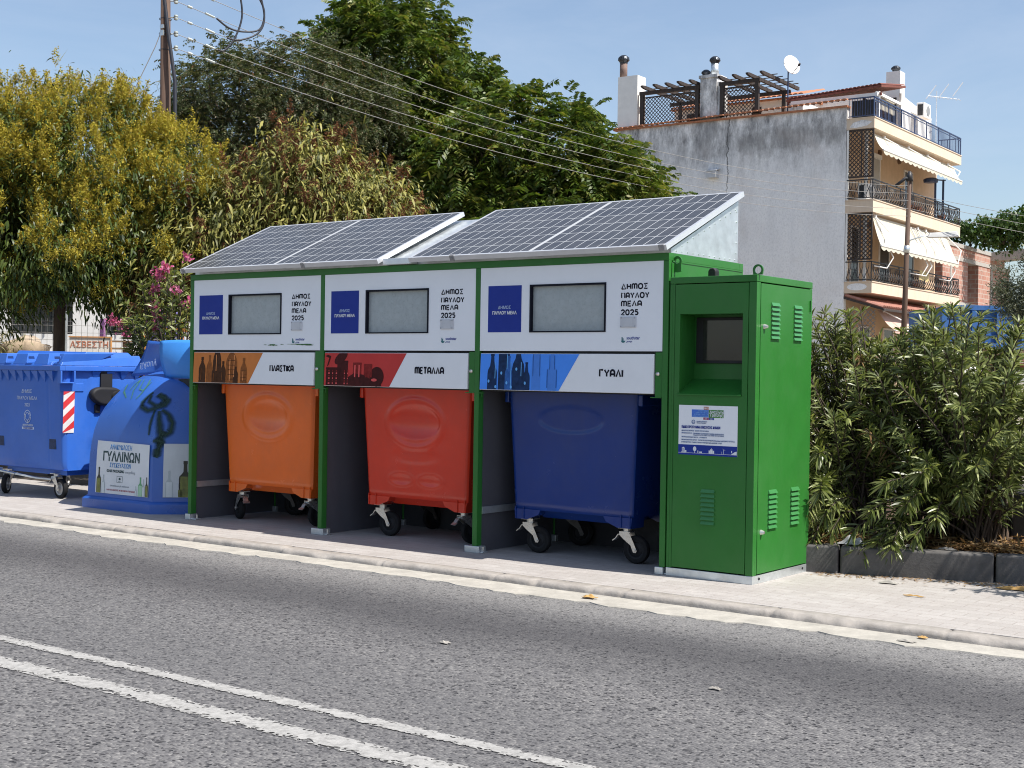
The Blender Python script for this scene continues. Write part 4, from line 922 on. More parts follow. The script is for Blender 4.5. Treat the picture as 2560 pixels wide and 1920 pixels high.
# moulded white lettering on the front
def ofy(z): return by0 + .05 * (1 - (z - .29) / .995) - .002
wl = pm('worn_white_print', (.55, .62, .74), .5, var=.25, scale=40)
FX = -2.80
for s_, z, sz in (('ΔΗΜΟΣ', 1.055, .048), ('ΠΑΥΛΟΥ ΜΕΛΑ', .985, .048), ('2023', .917, .046)):
    text(s_, sz, 'lettering', wl, ob, (FX, ofy(z), z), align='CENTER')
rg = MB()
for a0 in (0, 120, 240):
    c_ = Vector((FX, ofy(.81) - .001, .815))
    for q in range(3):
        a1 = radians(a0 + 90 + q * 38 - 45); a2 = radians(a0 + 90 + q * 38 - 12)
        rg.bar(c_ + Vector((.056 * cos(a1), 0, .064 * sin(a1))), c_ + Vector((.056 * cos(a2), 0, .064 * sin(a2))), .003, .006)
        rg.bar(c_ + Vector((.034 * cos(a1), 0, .04 * sin(a1))), c_ + Vector((.034 * cos(a2), 0, .04 * sin(a2))), .003, .005)
    a1 = radians(a0 + 160); rg.bar(c_ + Vector((.03 * cos(a1), 0, .034 * sin(a1))), c_ + Vector((.064 * cos(a1), 0, .07 * sin(a1))), .003, .006)
rg.build('recycling_symbol', wl, ob)
text('ΑΝΑΚΥΚΛΩΣΗ', .026, 'lettering', wl, ob, (FX, ofy(.72), .718), align='CENTER', bold=.02)
MB().box(FX - .10, FX + .10, ofy(.69) - .001, ofy(.69) + .004, .684, .708).build('label_band', wl, ob)
text('ΣΥΣΚΕΥΑΣΙΩΝ', .024, 'lettering', M['navy'], ob, (FX, ofy(.69) - .0018, .688), align='CENTER', bold=.02)
MB().box(FX + .36, FX + .47, ofy(.55) - .0015, ofy(.55) + .004, .50, .60).build('scuff_patch', pm('dark_scuff', (.02, .035, .09), .7, var=.5, scale=30), ob)
MB().box(FX - .52, FX - .43, ofy(.55) - .0015, ofy(.55) + .004, .50, .60).build('scuff_patch', bpy.data.materials['dark_scuff'], ob)
mo = Vector(ob.location)
gr = pm('grey_wheel_rim', (.36, .35, .34), .45, .4)
for (x, y, a) in ((bx1 - .26, .36, -.05), (bx0 + .13, .36, -.9), (bx1 - .22, 1.02, .6), (bx0 + .14, 1.02, 2.2)):
    caster(ob, x - mo.x, y - mo.y, .252, a, True, .10, 'caster', gr)
pd = MB(); pts = [Vector((bx0 + .22, by0 - .02, .27)), Vector((bx0 + .28, by0 - .10, .262)), Vector((bx0 + .62, by0 - .10, .238)), Vector((bx1 - .42, by0 + .02, .20)), Vector((bx1 - .30, by0 + .10, .19))]
for i in range(4): pd.bar(pts[i], pts[i + 1], .05, .014)
pd.build('foot_pedal', M['galv'], ob)

# ------------------------------------------------------------------ blue igloo glass bank
IB = pm('igloo_blue_plastic', (0.024, 0.105, 0.42), 0.32, spec=.6, var=.07, scale=2.5, bmp=.04, bscale=80, dirt=.12, dirtc=(.12, .2, .36))
ICX, ICY, IH = -1.06, .96, 1.50
ig = thing('glass_bank', (ICX, ICY, 0), 'blue dome shaped igloo bottle bank with posters and green graffiti beside the kiosk', 'bottle bank')
FA, FB = .475, .42                                    # half front facet, chamfer leg
def octo(s, k):
    """plan outline of the bank; k 0 = octagon, 1 = circle"""
    h = FA + FB
    base = [(-FA, -h), (FA, -h), (h, -FA), (h, FA), (FA, h), (-FA, h), (-h, FA), (-h, -FA)]
    pts = []
    for i in range(8):
        p, q = base[i], base[(i + 1) % 8]
        for j in range(6):
            t = j / 6; x, y = p[0] + (q[0] - p[0]) * t, p[1] + (q[1] - p[1]) * t
            r = hypot(x, y); R = h * .97; kk = (1 - k) + k * R / r
            pts.append((x * kk * s, y * kk * s))
    return pts
PROF = [(.10, 1.0, .0), (.30, .993, .0), (.50, .986, .02), (.62, .977, .06), (.74, .965, .15), (.86, .938, .28), (.95, .902, .40), (1.04, .846, .55), (1.12, .776, .70), (1.19, .69, .82), (1.245, .575, .90), (1.285, .44, .96), (1.31, .30, 1), (1.322, .15, 1), (1.326, .03, 1)]
vs = []; fs = []; n = 48
for z, s_, k in PROF: vs += [(ICX + x, ICY + y, z) for x, y in octo(s_, k)]
for i in range(len(PROF) - 1): fs += [(i * n + j, i * n + (j + 1) % n, (i + 1) * n + (j + 1) % n, (i + 1) * n + j) for j in range(n)]
fs.append(tuple((len(PROF) - 1) * n + j for j in range(n)))
body = MB().add(vs, fs).build('body', IB, ig); autosmooth(body, 24)
vs = []
for z, s_ in ((.0, 1.055), (.085, 1.055), (.105, 1.03), (.112, .99)): vs += [(ICX + x, ICY + y, z) for x, y in octo(s_, .04)]
bo = MB().add(vs, [(i * n + j, i * n + (j + 1) % n, (i + 1) * n + (j + 1) % n, (i + 1) * n + j) for i in range(3) for j in range(n)]).build('base_skirt', IB, ig); autosmooth(bo, 30)
# posters follow the facets
def igp(fc, u, z, lift=.003):
    """point on a facet: fc 0 front, 1 right chamfer; u across (m), z height"""
    import bisect
    zz = [p[0] for p in PROF]; i = max(0, min(len(zz) - 2, bisect.bisect_right(zz, z) - 1)); t = (z - zz[i]) / (zz[i + 1] - zz[i]); s_ = PROF[i][1] + (PROF[i + 1][1] - PROF[i][1]) * t
    if fc == 0: return Vector((ICX + u * s_, ICY - (FA + FB) * s_ - lift, z))
    e = sqrt(.5); mx, my = FA + FB / 2, -(FA + FB / 2)
    return Vector((ICX + (mx + u * e) * s_ + lift * e, ICY + (my + u * e) * s_ - lift * e, z))
pw_ = pm('poster_white', (.66, .68, .70), .35, var=.04, dirt=.10, dirtc=(.5, .5, .48)); pg_ = pm('poster_grey', (.52, .55, .57), .35, var=.12, scale=2)
po = MB().grid(lambda u, v: igp(0, -.355 + .785 * u, .145 + (.490 - .012 * u) * v, .006), 6, 12).build('poster', pw_, ig)
po2 = MB().grid(lambda u, v: igp(1, -.20 + .475 * u, .150 + .488 * v, .006), 6, 12).build('poster', pg_, ig)
ti = pm('dark_teal_ink', (.01, .045, .05), .5); bi = pm('poster_blue_ink', (.03, .20, .50), .5); ri = pm('poster_red_ink', (.4, .03, .06), .5); gi = pm('poster_grey_ink', (.30, .33, .36), .5)
def it(s_, u, z, size, mat, w, **kw):
    O = igp(0, u, z, .0075); text(s_, size, 'lettering', mat, po, O, (1, 0, 0), (igp(0, u, z + .1) - igp(0, u, z)), 'CENTER', width=w, **kw)
it('ΑΝΑΚΥΚΛΩΣΗ', .01, .560, .062, bi, .32, bold=.01); it('ΓΥΑΛΙΝΩΝ', .02, .452, .118, ti, .54, bold=.03); it('ΣΥΣΚΕΥΑΣΙΩΝ', .01, .393, .056, bi, .31, bold=.01)
it('GLASS PACKAGING', -.06, .347, .034, ti, .26, bold=.03); it('recycling', .16, .345, .036, gi, .14); it('ανακύκλωση & γυάλινων', .01, .215, .022, gi, .28); it('Οι ΑΥΤΟΣ ΔΙΑΘΕΣΗΣ, ΜΕ ΜΕΤΑΦΟΡΑ ΤΩΝ ΚΑΔΩΝ', .03, .175, .020, ri, .42)
mk = MB(); a, b_ = igp(0, -.035, .255, .0075), igp(0, .05, .315, .0075)
for (u0, u1, z0_, z1_) in ((-.035, .05, .255, .258), (-.035, .05, .312, .315), (-.035, -.031, .258, .312), (.046, .05, .258, .312), (-.012, .026, .262, .266)):
    mk.add([igp(0, u0, z0_, .0075), igp(0, u1, z0_, .0075), igp(0, u1, z1_, .0075), igp(0, u0, z1_, .0075)], [(0, 1, 2, 3)])
mk.poly([igp(0, .008 + .015 * cos(q), .288 + .014 * sin(q), .0075) for q in [radians(a) for a in range(-40, 230, 20)]])
mk.build('round_mark', ti, po)
def bottle(fc, u, z0_, h, prof, cols, par, wsc=1.0, nm='bottle_print'):
    b = MB()
    def out(sc, lift, mi, zmax=1.0, zmin=0):
        pr = [(t_, w_) for t_, w_ in prof if zmin <= t_ <= zmax]
        b.poly([igp(fc, u + w_ * h * wsc * sc, z0_ + t_ * h, lift) for t_, w_ in pr] + [igp(fc, u - w_ * h * wsc * sc, z0_ + t_ * h, lift) for t_, w_ in reversed(pr)], mi)
    out(1, .0080, 0); out(.78, .0088, 1, .57)
    b.build(nm, cols, par)
olv = [pm('bottle_dark', (.018, .018, .008), .4), pm('bottle_olive', (.16, .17, .03), .4, var=.5, scale=14)]; clr = [pm('bottle_outline', (.42, .47, .48), .4), pm('bottle_clear', (.60, .64, .64), .4)]; grn = [pm('bottle_green', (.10, .32, .14), .4), pm('bottle_palegreen', (.34, .55, .36), .4)]
bottle(0, -.305, .147, .24, WINE, olv, po, .9); bottle(0, -.235, .147, .17, WINE, clr, po, .9); bottle(0, .315, .147, .175, WINE, grn, po, 1.2); bottle(0, .36, .147, .16, BEER, clr, po, .7); bottle(0, .25, .147, .09, BEER, clr, po, .9); bottle(0, .405, .147, .18, WINE, olv, po, .7)
bottle(1, .0, .152, .33, WINE, olv, po2, 1.15); bottle(1, -.145, .152, .24, WINE, clr, po2, .9); bottle(1, .19, .152, .24, WINE, clr, po2, 1.1); bottle(1, -.045, .152, .12, BEER, [clr[1], olv[1]], po2, 1.2)
# graffiti: soft sprayed strokes on the dome
from mathutils.bvhtree import BVHTree
bmx = bmesh.new(); bmx.from_mesh(body.data); IBVH = BVHTree.FromBMesh(bmx); bmx.free(); IO = Vector(ig.location)
def ray_px(px, py):
    return (fw + r2 * ((px - 1280) / 3410) + u2 * ((960 - py) / 3410)).normalized()
def on_dome(px, py):
    h, nrm, _, _ = IBVH.ray_cast(Vector(CAMP) - IO, ray_px(px, py))
    return (h + IO, nrm) if h else (None, None)
def spray(name, lines, mat, parent):
    b = MB(); L_ = .003
    for ln in lines:
        L_ += .0006
        pts, wid = ln; vs = []
        dense = []
        for i in range(len(pts) - 1):
            for j in range(6):
                t = j / 6; dense.append((pts[i][0] + (pts[i + 1][0] - pts[i][0]) * t, pts[i][1] + (pts[i + 1][1] - pts[i][1]) * t))
        dense.append(pts[-1]); k = 0; last = None
        uvs = []
        for i, (x, y) in enumerate(dense):
            p, nm = on_dome(x / 3.317, 820 + y / 3.317)
            if p is None: continue
            nx_ = dense[min(i + 1, len(dense) - 1)]; pv = dense[max(i - 1, 0)]
            q, _ = on_dome(nx_[0] / 3.317, 820 + nx_[1] / 3.317); q0, _ = on_dome(pv[0] / 3.317, 820 + pv[1] / 3.317)
            if q is None or q0 is None: continue
            d = (q - q0)
            if d.length < 1e-6: continue
            s_ = nm.cross(d.normalized()); w = 1.25 * wid * (.6 + .5 * sin(pi * i / len(dense)))
            vs += [p + s_ * w + nm * L_, p + nm * (L_ + .0005), p - s_ * w + nm * L_]
        m_ = len(vs) // 3
        if m_ > 1: b.add(vs, [f for i in range(m_ - 1) for f in ((3 * i, 3 * i + 1, 3 * i + 4, 3 * i + 3), (3 * i + 1, 3 * i + 2, 3 * i + 5, 3 * i + 4))])
    o = b.build(name, mat, parent)
    # soft edges: a vertex attribute fades the paint out
    at_ = o.data.attributes.new('edge', 'FLOAT', 'POINT'); at_.data.foreach_set('value', [1.0 if i % 3 == 1 else 0.0 for i in range(len(o.data.vertices))])
    return o
def spraymat(name, c):
    m, nt, b, L = newmat(name); b.inputs['Base Color'].default_value = (*c, 1); b.inputs['Roughness'].default_value = .7
    a = node(nt, 'ShaderNodeAttribute'); a.attribute_name = 'edge'
    f = ramp(nt, mth(nt, 'ADD', a.outputs['Fac'], mth(nt, 'MULTIPLY_ADD', noise(nt, 30, 4, .7, objco(nt)), .5, -.25)), [(.12, 0), (.95, .95)])
    tr = node(nt, 'ShaderNodeBsdfTransparent'); mx = node(nt, 'ShaderNodeMixShader'); L.new(f, mx.inputs[0]); L.new(tr.outputs[0], mx.inputs[1]); L.new(b.outputs[0], mx.inputs[2]); L.new(mx.outputs[0], nt.nodes['Material Output'].inputs[0]); return m
sp = spraymat('dark_green_spray', (.006, .034, .024)); sp2 = spraymat('pale_green_spray', (.05, .17, .11))
spray('graffiti', [
    ([(1260, 560), (1235, 610), (1290, 645), (1350, 630), (1365, 575), (1310, 555), (1400, 600), (1370, 640), (1300, 665), (1230, 685), (1175, 655), (1185, 615), (1240, 560), (1275, 535)], .035),
    ([(1290, 680), (1265, 740), (1245, 810), (1235, 890)], .022), ([(1320, 690), (1320, 760), (1325, 830), (1335, 900), (1320, 980), (1290, 1075)], .045),
    ([(1345, 680), (1400, 720), (1430, 790), (1415, 860), (1370, 890), (1330, 860)], .038), ([(1270, 940), (1310, 930), (1350, 950), (1310, 990)], .035), ([(1295, 1000), (1300, 1070)], .05)], sp, ig)
spray('graffiti', [([(1050, 580), (1030, 530), (1060, 470), (1100, 430)], .014), ([(1090, 590), (1110, 520), (1150, 460), (1170, 430), (1120, 470), (1080, 520)], .012), ([(1130, 590), (1180, 540), (1230, 470), (1250, 430)], .012), ([(1200, 430), (1160, 510), (1190, 520), (1260, 450)], .010)], sp2, ig)
def sheet(mb, p00, p10, p11, p01, bow, n=10):
    p00, p10, p11, p01 = map(Vector, (p00, p10, p11, p01)); nn = (p10 - p00).cross(p01 - p00).normalized()
    def f(u, v):
        p = (p00 * (1 - u) + p10 * u) * (1 - v) + (p01 * (1 - u) + p11 * u) * v
        return p + nn * (bow * sin(pi * u) + bow * .8 * sin(pi * v * .9))
    return mb.grid(f, n, n)
IB2 = pm('igloo_hood_plastic', (0.045, 0.24, 0.66), 0.4, var=.06, scale=3)
h1 = sheet(MB(), (-.95, .50, 1.235), (-.42, .56, 1.215), (-.44, .68, 1.575), (-1.11, .57, 1.582), .05).build('hood_flap', IB2, ig, smooth=True, solid=.012)
h2 = sheet(MB(), (-1.78, .74, 1.243), (-1.18, .66, 1.29), (-1.20, .74, 1.585), (-1.58, .78, 1.600), -.03).build('hood_flap', IB, ig, smooth=True, solid=.012)
text('γυαλί!', .085, 'lettering', M['pale_ink'], h2, (-1.30, .668, 1.40), (-1, -.02, -.12), (0, .0, -1), align='LEFT', bold=.02)
MB().box(-1.2, -.98, .66, .80, 1.28, 1.36).build('hood_hinge', M['galv'], ig, bevel=.02)
MB().prism([(-.86 + .3 * cos(a) * .9 + .2, .60, 1.10 + .13 * sin(a)) for a in [2 * pi * k / 20 for k in range(20)]], (0, -.11, 0)).build('inlet', M['black'], ig)

# ------------------------------------------------------------------ foliage tools (numpy)
def unit(v): return v / np.maximum(1e-9, np.linalg.norm(v, axis=-1, keepdims=True))
def leaf_arrays(pos, d, nrm, L, Wd, curl=0.25, six=True):
    """each leaf is its own small bent blade; returns V and face blocks (tri, quad)"""
    pos, d, nrm = pos, unit(d), unit(nrm); s = unit(np.cross(d, nrm)); nn = np.cross(s, d)
    L = np.broadcast_to(np.asarray(L, float), (len(pos),))[:, None]; Wd = np.broadcast_to(np.asarray(Wd, float), (len(pos),))[:, None]
    dn = np.array([0, 0, -1.0]); curl = np.asarray(curl, float)
    def at_(t): return pos + d * L * t + dn * L * curl * t * t
    if six:
        a = at_(0.0); m1 = at_(.32); m2 = at_(.70); tp = at_(1.0); f = nn * Wd * .12
        V = np.stack([a, m1 + s * Wd * .5 + f, m1 - s * Wd * .5 + f, m2 + s * Wd * .42 + f, m2 - s * Wd * .42 + f, tp], 1).reshape(-1, 3)
        b = np.arange(len(pos))[:, None] * 6
        return V, [np.concatenate([b + np.array([[0, 1, 2]]), b + np.array([[3, 5, 4]])]), b + np.array([[1, 3, 4, 2]])]
    a = at_(0.0); m = at_(.45); tp = at_(1.0)
    V = np.stack([a, m + s * Wd * .5, tp, m - s * Wd * .5], 1).reshape(-1, 3); b = np.arange(len(pos))[:, None] * 4
    return V, [b + np.array([[0, 1, 2, 3]])]
class Leaves:
    def __init__(s): s.V = []; s.F = []; s.mi = []; s.n = 0
    def add(s, VF, mi):
        V, F = VF; s.V.append(V)
        for f in F: s.F.append(f + s.n); s.mi.append(mi)
        s.n += len(V); return s
    def build(s, name, mats, parent): return npmesh(name, np.concatenate(s.V), s.F, mats, parent, s.mi)
def rand_dirs(n):
    v = nr.normal(size=(n, 3)); return unit(v)
def crown_clumps(blobs, n, inner=0.45, low=-.55):
    """clump centres on and inside a set of ellipsoids, with their outward directions; points deep in other blobs are dropped"""
    out = []; dirs = []
    wts = np.array([b[3] * b[4] + b[3] * b[5] + b[4] * b[5] for b in blobs], float); wts /= wts.sum()
    while len(out) < n:
        k = nr.choice(len(blobs), p=wts); c = np.array(blobs[k][:3]); r = np.array(blobs[k][3:6])
        d = rand_dirs(1)[0]
        if d[2] < low: continue
        t = (inner ** 3 + (1 - inner ** 3) * nr.random()) ** (1 / 3) if nr.random() < .45 else nr.uniform(.86, 1.06)
        p = c + d * r * t; ok = True
        for j, b in enumerate(blobs):
            if j != k and np.sum(((p - np.array(b[:3])) / np.array(b[3:6])) ** 2) < .45: ok = nr.random() < .25
        if ok: out.append(p); dirs.append(unit(d * np.array([1 / x for x in r]) * r.mean()))
    return np.array(out), np.array(dirs)
def fronds(pos, d, L, npair, lw, ll, droop=.5, terminal=True):
    """compound leaves: leaflets in pairs along a drooping rachis"""
    N = len(pos); d = unit(d); side = unit(np.cross(d, np.array([0, 0, 1.0]) + nr.normal(size=(N, 3)) * .25)); upn = np.cross(side, d)
    L = np.broadcast_to(np.asarray(L, float), (N,))
    P = []; D = []; Nn = []; LL = []
    for i in range(npair):
        t = .18 + .82 * (i + .5) / npair
        c = pos + d * (L * t)[:, None] + np.array([0, 0, -1.0]) * (L * droop * t * t)[:, None]
        tang = unit(d + np.array([0, 0, -1.0]) * (2 * droop * t))
        for sgn in (-1, 1):
            P.append(c); D.append(unit(side * sgn + tang * .45 + np.array([0, 0, -.22]) + nr.normal(size=(N, 3)) * .14)); Nn.append(upn + nr.normal(size=(N, 3)) * .25)
            LL.append(L * ll * (1 - .35 * abs(t - .5)) * nr.uniform(.85, 1.1, N))
    P = np.concatenate(P); D = np.concatenate(D); Nn = np.concatenate(Nn); LL = np.concatenate(LL)
    return leaf_arrays(P, D, Nn, LL, LL * lw, .15, False)
def limbs(parent, base, r0, clumps, blobs, n=26, fork=.42, mat=None, name='trunk', lean=(0, 0), fk_at=None):
    """tapered trunk that forks into limbs reaching clumps of the crown"""
    b = MB(); base = Vector(base); top = Vector((np.mean([q[0] for q in blobs]), np.mean([q[1] for q in blobs]), np.mean([q[2] for q in blobs])))
    fk = Vector(fk_at) if fk_at else base.lerp(top, fork) + Vector((lean[0], lean[1], 0))
    pts = [base + (fk - base) * t + Vector((.04 * sin(5 * t + base.x), .04 * cos(4 * t), 0)) * r0 * 6 * t for t in (0, .06, .2, .4, .6, .8, 1)]
    b.tube(pts, [r0 * 1.45, r0 * 1.12, r0, r0 * .95, r0 * .92, r0 * .9, r0 * .85], 12)
    idx = nr.choice(len(clumps), min(n, len(clumps)), replace=False); mains = []
    for k in range(5):
        t_ = Vector(clumps[idx[k]]); mid = fk.lerp(t_, .5) + Vector((rng.uniform(-.2, .2), rng.uniform(-.2, .2), .12)); e = fk.lerp(t_, .85)
        b.tube([fk - Vector((0, 0, r0 * .5)), fk.lerp(mid, .5) + Vector((0, 0, .03)), mid, mid.lerp(e, .6), e], [r0 * .62, r0 * .5, r0 * .38, r0 * .25, r0 * .12], 8); mains.append(mid); mains.append(fk.lerp(mid, .6))
    for k in range(5, len(idx)):
        t_ = Vector(clumps[idx[k]]); s_ = min(mains, key=lambda q: (q - t_).length)
        mid = s_.lerp(t_, .5) + Vector((rng.uniform(-.1, .1), rng.uniform(-.1, .1), .06))
        b.tube([s_, mid, t_], [r0 * .26, r0 * .16, r0 * .05], 6)
    return b.build(name, mat or M['bark'], parent, smooth=True)
def jit(n, s): return nr.normal(size=(n, 3)) * s
DOWN = np.array([0, 0, -1.0])

# leaf colours
LG1 = leafmat('privet_leaf', [(.026, .045, .010), (.045, .075, .013), (.075, .11, .02), (.12, .145, .03)], .42, .30, .35)
PANI = leafmat('yellow_panicle', [(.26, .225, .028), (.39, .325, .042), (.47, .40, .06), (.36, .24, .05)], .8, .35, .2)
LG2 = leafmat('olive_drooping_leaf', [(.055, .070, .016), (.15, .155, .036), (.28, .265, .07), (.38, .35, .10)], .5, .32, .3)
DRYP = leafmat('dry_seed_head', [(.12, .05, .025), (.17, .075, .04), (.21, .10, .055), (.09, .04, .02)], .9, .2, .1)
ROB = leafmat('robinia_leaf', [(.030, .046, .016), (.055, .075, .028), (.09, .112, .045), (.16, .13, .075)], .5, .32, .35)
AIL = leafmat('ailanthus_leaf', [(.026, .052, .009), (.05, .092, .013), (.085, .14, .02), (.15, .18, .032)], .42, .36, .45)
AIL2 = leafmat('ailanthus_leaf_light', [(.06, .10, .014), (.11, .16, .022), (.17, .20, .036), (.24, .22, .055)], .42, .36, .45)
SEED = leafmat('rusty_seed_cluster', [(.22, .09, .04), (.30, .15, .06), (.35, .22, .05)], .85, .3, .1)
OLE = leafmat('oleander_leaf', [(.055, .075, .020), (.115, .148, .040), (.21, .245, .078), (.36, .39, .15)], .36, .36, .5)
OLED = leafmat('dead_oleander_leaf', [(.16, .09, .04), (.24, .15, .07), (.10, .06, .03)], .8, .2, .2)
PINK = leafmat('pink_petal', [(.48, .07, .20), (.56, .14, .29), (.60, .26, .38)], .6, .4, .2)
VINE = leafmat('vine_leaf', [(.03, .07, .015), (.05, .10, .02), (.08, .13, .03)], .45, .35, .4)
OLV = leafmat('grey_olive_leaf', [(.06, .075, .045), (.10, .115, .07), (.15, .16, .11)], .5, .25, .35)

# ---- tree with yellow flower sprays, far left
def privet(name, base, blobs, label, nl, npan, r0, leafm, panm, Lr, Wr, droop, fork=.45, panup=True, panlen=.24, limbn=30, low=-.6, pansel=None, fk_at=None):
    t = thing(name, base, label, 'tree')
    cl, cdir = crown_clumps(blobs, 430, .5, low)
    limbs(t, base, r0, cl, blobs, limbn, fork, fk_at=fk_at)
    lv = Leaves()
    k = nr.integers(0, len(cl), nl); p = cl[k] + cdir[k] * nr.uniform(-.12, .10, (nl, 1)) + jit(nl, .16); od = cdir[k]
    d = unit(od * .8 + rand_dirs(nl) * .7 + DOWN * droop); nrm = unit(od + rand_dirs(nl) * .6 + np.array([0, 0, .4]))
    L_ = nr.uniform(*Lr, nl); lv.add(leaf_arrays(p, d, nrm, L_, L_ * nr.uniform(*Wr, nl), nr.uniform(.1, .9, (nl, 1))), 0)
    # sprays: small branched cones of florets at the shoot tips
    bright = nr.random(len(cl)) < .84; bi = np.flatnonzero(bright & (cdir[:, 2] > -.45)); kk = bi[nr.integers(0, len(bi), npan)]
    d2 = unit(cdir[kk] + jit(npan, .35)); c2 = cl[kk] + d2 * nr.uniform(.03, .20, (npan, 1)) + jit(npan, .10)
    if pansel is not None:
        keep = np.array([pansel(q) for q in c2]); c2, d2 = c2[keep], d2[keep]
    npn = len(c2); m_ = 85
    ax = unit(d2 * .7 + np.array([0, 0, .8 if panup else .1]) + jit(npn, .25))
    t_ = nr.random((npn, m_, 1)); side = rand_dirs(npn * m_).reshape(npn, m_, 3)
    pl = nr.uniform(.6, 1.2, (npn, 1, 1)) * panlen
    pp = c2[:, None] + ax[:, None] * t_ * pl + side * (1 - t_ * .75) * pl * .36 * nr.random((npn, m_, 1)) ** .5
    pp = pp.reshape(-1, 3); nn_ = len(pp)
    sz = nr.uniform(.018, .038, nn_)
    lv.add(leaf_arrays(pp, rand_dirs(nn_) + ax.repeat(m_, 0) * .3, rand_dirs(nn_), sz, sz * .5, .1, False), 1)
    # thin stalks of the sprays
    st_p = c2.repeat(7, 0); st_d = unit(ax.repeat(7, 0) + jit(npn * 7, .38)); sl = pl[:, 0, 0].repeat(7) * nr.uniform(.6, 1.1, npn * 7)
    lv.add(leaf_arrays(st_p, st_d, rand_dirs(len(st_p)), sl, .006, 0, False), 1)
    lv.build('crown', [leafm, panm], t); return t
T1 = [(-5.9, 1.15, 2.25, 1.15, 1.0, .60), (-4.55, 2.25, 2.35, .95, .9, .55), (-6.35, 1.0, 1.95, .55, .5, .45), (-5.6, 1.3, 3.28, 1.25, 1.25, 1.22), (-4.55, 2.15, 3.30, 1.08, 1.1, 1.32), (-6.4, .8, 3.0, 1.2, 1.2, 1.22), (-3.85, 2.8, 2.95, .90, .9, 1.0), (-5.0, 1.7, 2.75, 1.5, 1.3, .95), (-5.9, 1.1, 2.35, 1.1, 1.0, .70)]
privet('flowering_tree', (-4.90, 2.05, 0), T1, 'broad tree covered in yellow flower sprays behind the old blue container', 125000, 5800, .075, LG1, PANI, (.045, .085), (.26, .34), .38, fk_at=(-4.88, 2.08, 2.35))
# drooping stray shoots of that tree hang at the far left
# ---- olive-brown drooping tree right behind the kiosk
T2 = [(-2.33, 3.54, 3.08, .74, .75, .95), (-1.80, 3.95, 2.80, .66, .7, .80), (-2.98, 3.02, 2.66, .66, .7, .82), (-2.25, 3.62, 2.3, 1.10, .9, .85), (-3.25, 2.75, 2.35, .5, .55, .8), (-1.55, 4.15, 2.45, .55, .6, .72)]
privet('drooping_tree', (-2.25, 3.6, 0), T2, 'olive tree with drooping leaves and rusty dry seed heads right behind the solar panels', 50000, 760, .08, LG2, DRYP, (.060, .112), (.20, .29), .55, panup=True, panlen=.22, low=-.45)
# ---- fine-leaved dark tree
T3 = [(-20.18, 18.57, 8.86, 1.88, 1.95, 1.42), (-18.68, 19.85, 9.01, 1.72, 1.8, 1.65), (-20.93, 18.05, 7.81, 1.27, 1.5, 1.35), (-19.28, 19.25, 7.43, 2.03, 1.95, 1.65), (-17.63, 20.6, 8.18, 1.35, 1.5, 1.88), (-18.98, 19.4, 5.78, 2.1, 1.95, 1.35)]
rb = thing('robinia_tree', (-19.13, 19.40, 0), 'dark fine-leaved tree crossed by the power wires, between the yellow tree and the tallest tree', 'tree')
cl, cd_ = crown_clumps(T3, 420, .4, -.7)
limbs(rb, (-19.13, 19.40, 0), .21, cl, T3, 40, .55)
k = nr.integers(0, len(cl), 19000); p = cl[k] + jit(len(k), .25); lv = Leaves()
lv.add(fronds(p, unit(cd_[k] * .7 + rand_dirs(len(k)) * .9), nr.uniform(.24, .44, len(k)), 6, .46, .25, .5), 0)
k2 = k[:900]; lv.add(leaf_arrays(p[:900] + jit(900, .1), DOWN + jit(900, .3), rand_dirs(900), nr.uniform(.10, .18, 900), .027, 0, False), 1)
lv.build('crown', [ROB, DRYP], rb)
# ---- tall ailanthus and the lower ones to its right
def ailanthus(base, blobs, label, nfr, r0, mats, seeds, fl, limbn=36, ncl=300, fork=.5):
    t = thing('ailanthus_tree', base, label, 'tree', 'ailanthus trees behind the kiosk')
    cl, cd_ = crown_clumps(blobs, ncl, .45, -.6); limbs(t, base, r0, cl, blobs, limbn, fork)
    lv = Leaves(); k = nr.integers(0, len(cl), nfr); p = cl[k] + jit(nfr, .18)
    d = unit(cd_[k] * .55 + rand_dirs(nfr) * .8 + np.array([0, 0, .05])); Lf = nr.uniform(*fl, nfr)
    h = nfr // 3
    lv.add(fronds(p[:h], d[:h], Lf[:h], 9, .38, .26, .45), 1); lv.add(fronds(p[h:], d[h:], Lf[h:], 9, .38, .26, .45), 0)
    sc_, sd_ = crown_clumps(blobs, seeds, .95, -.2); m_ = 55
    q = (sc_[:, None] + sd_[:, None] * .08 + nr.normal(size=(seeds, m_, 3)) * .12).reshape(-1, 3)
    lv.add(leaf_arrays(q, rand_dirs(len(q)), rand_dirs(len(q)), nr.uniform(.045, .075, len(q)), .02, 0, False), 2)
    lv.build('crown', mats, t); return t
T4 = [(-19.0, 23.34, 10.96, 1.88, 1.95, 1.72), (-17.8, 24.17, 10.13, 1.58, 1.65, 1.72), (-19.82, 22.67, 10.73, 1.42, 1.5, 1.35), (-18.77, 23.42, 8.78, 2.33, 2.1, 1.8), (-17.5, 24.47, 8.41, 1.5, 1.65, 1.65), (-18.02, 24.02, 6.53, 2.25, 1.95, 1.65)]
ailanthus((-18.23, 23.90, 0), T4, 'tallest green tree with feathery leaves, behind the kiosk centre', 6000, .25, [AIL, AIL2, SEED], 16, (.58, .92))
T5 = [(-14.16, 23.16, 8.11, 1.2, 1.35, 1.32), (-12.89, 24.14, 7.51, 1.27, 1.35, 1.27), (-15.14, 22.49, 7.13, 1.27, 1.35, 1.35), (-13.41, 23.69, 6.08, 1.95, 1.65, 1.42), (-14.46, 22.94, 4.73, 2.25, 1.8, 1.5), (-12.51, 24.44, 4.88, 1.95, 1.8, 1.35)]
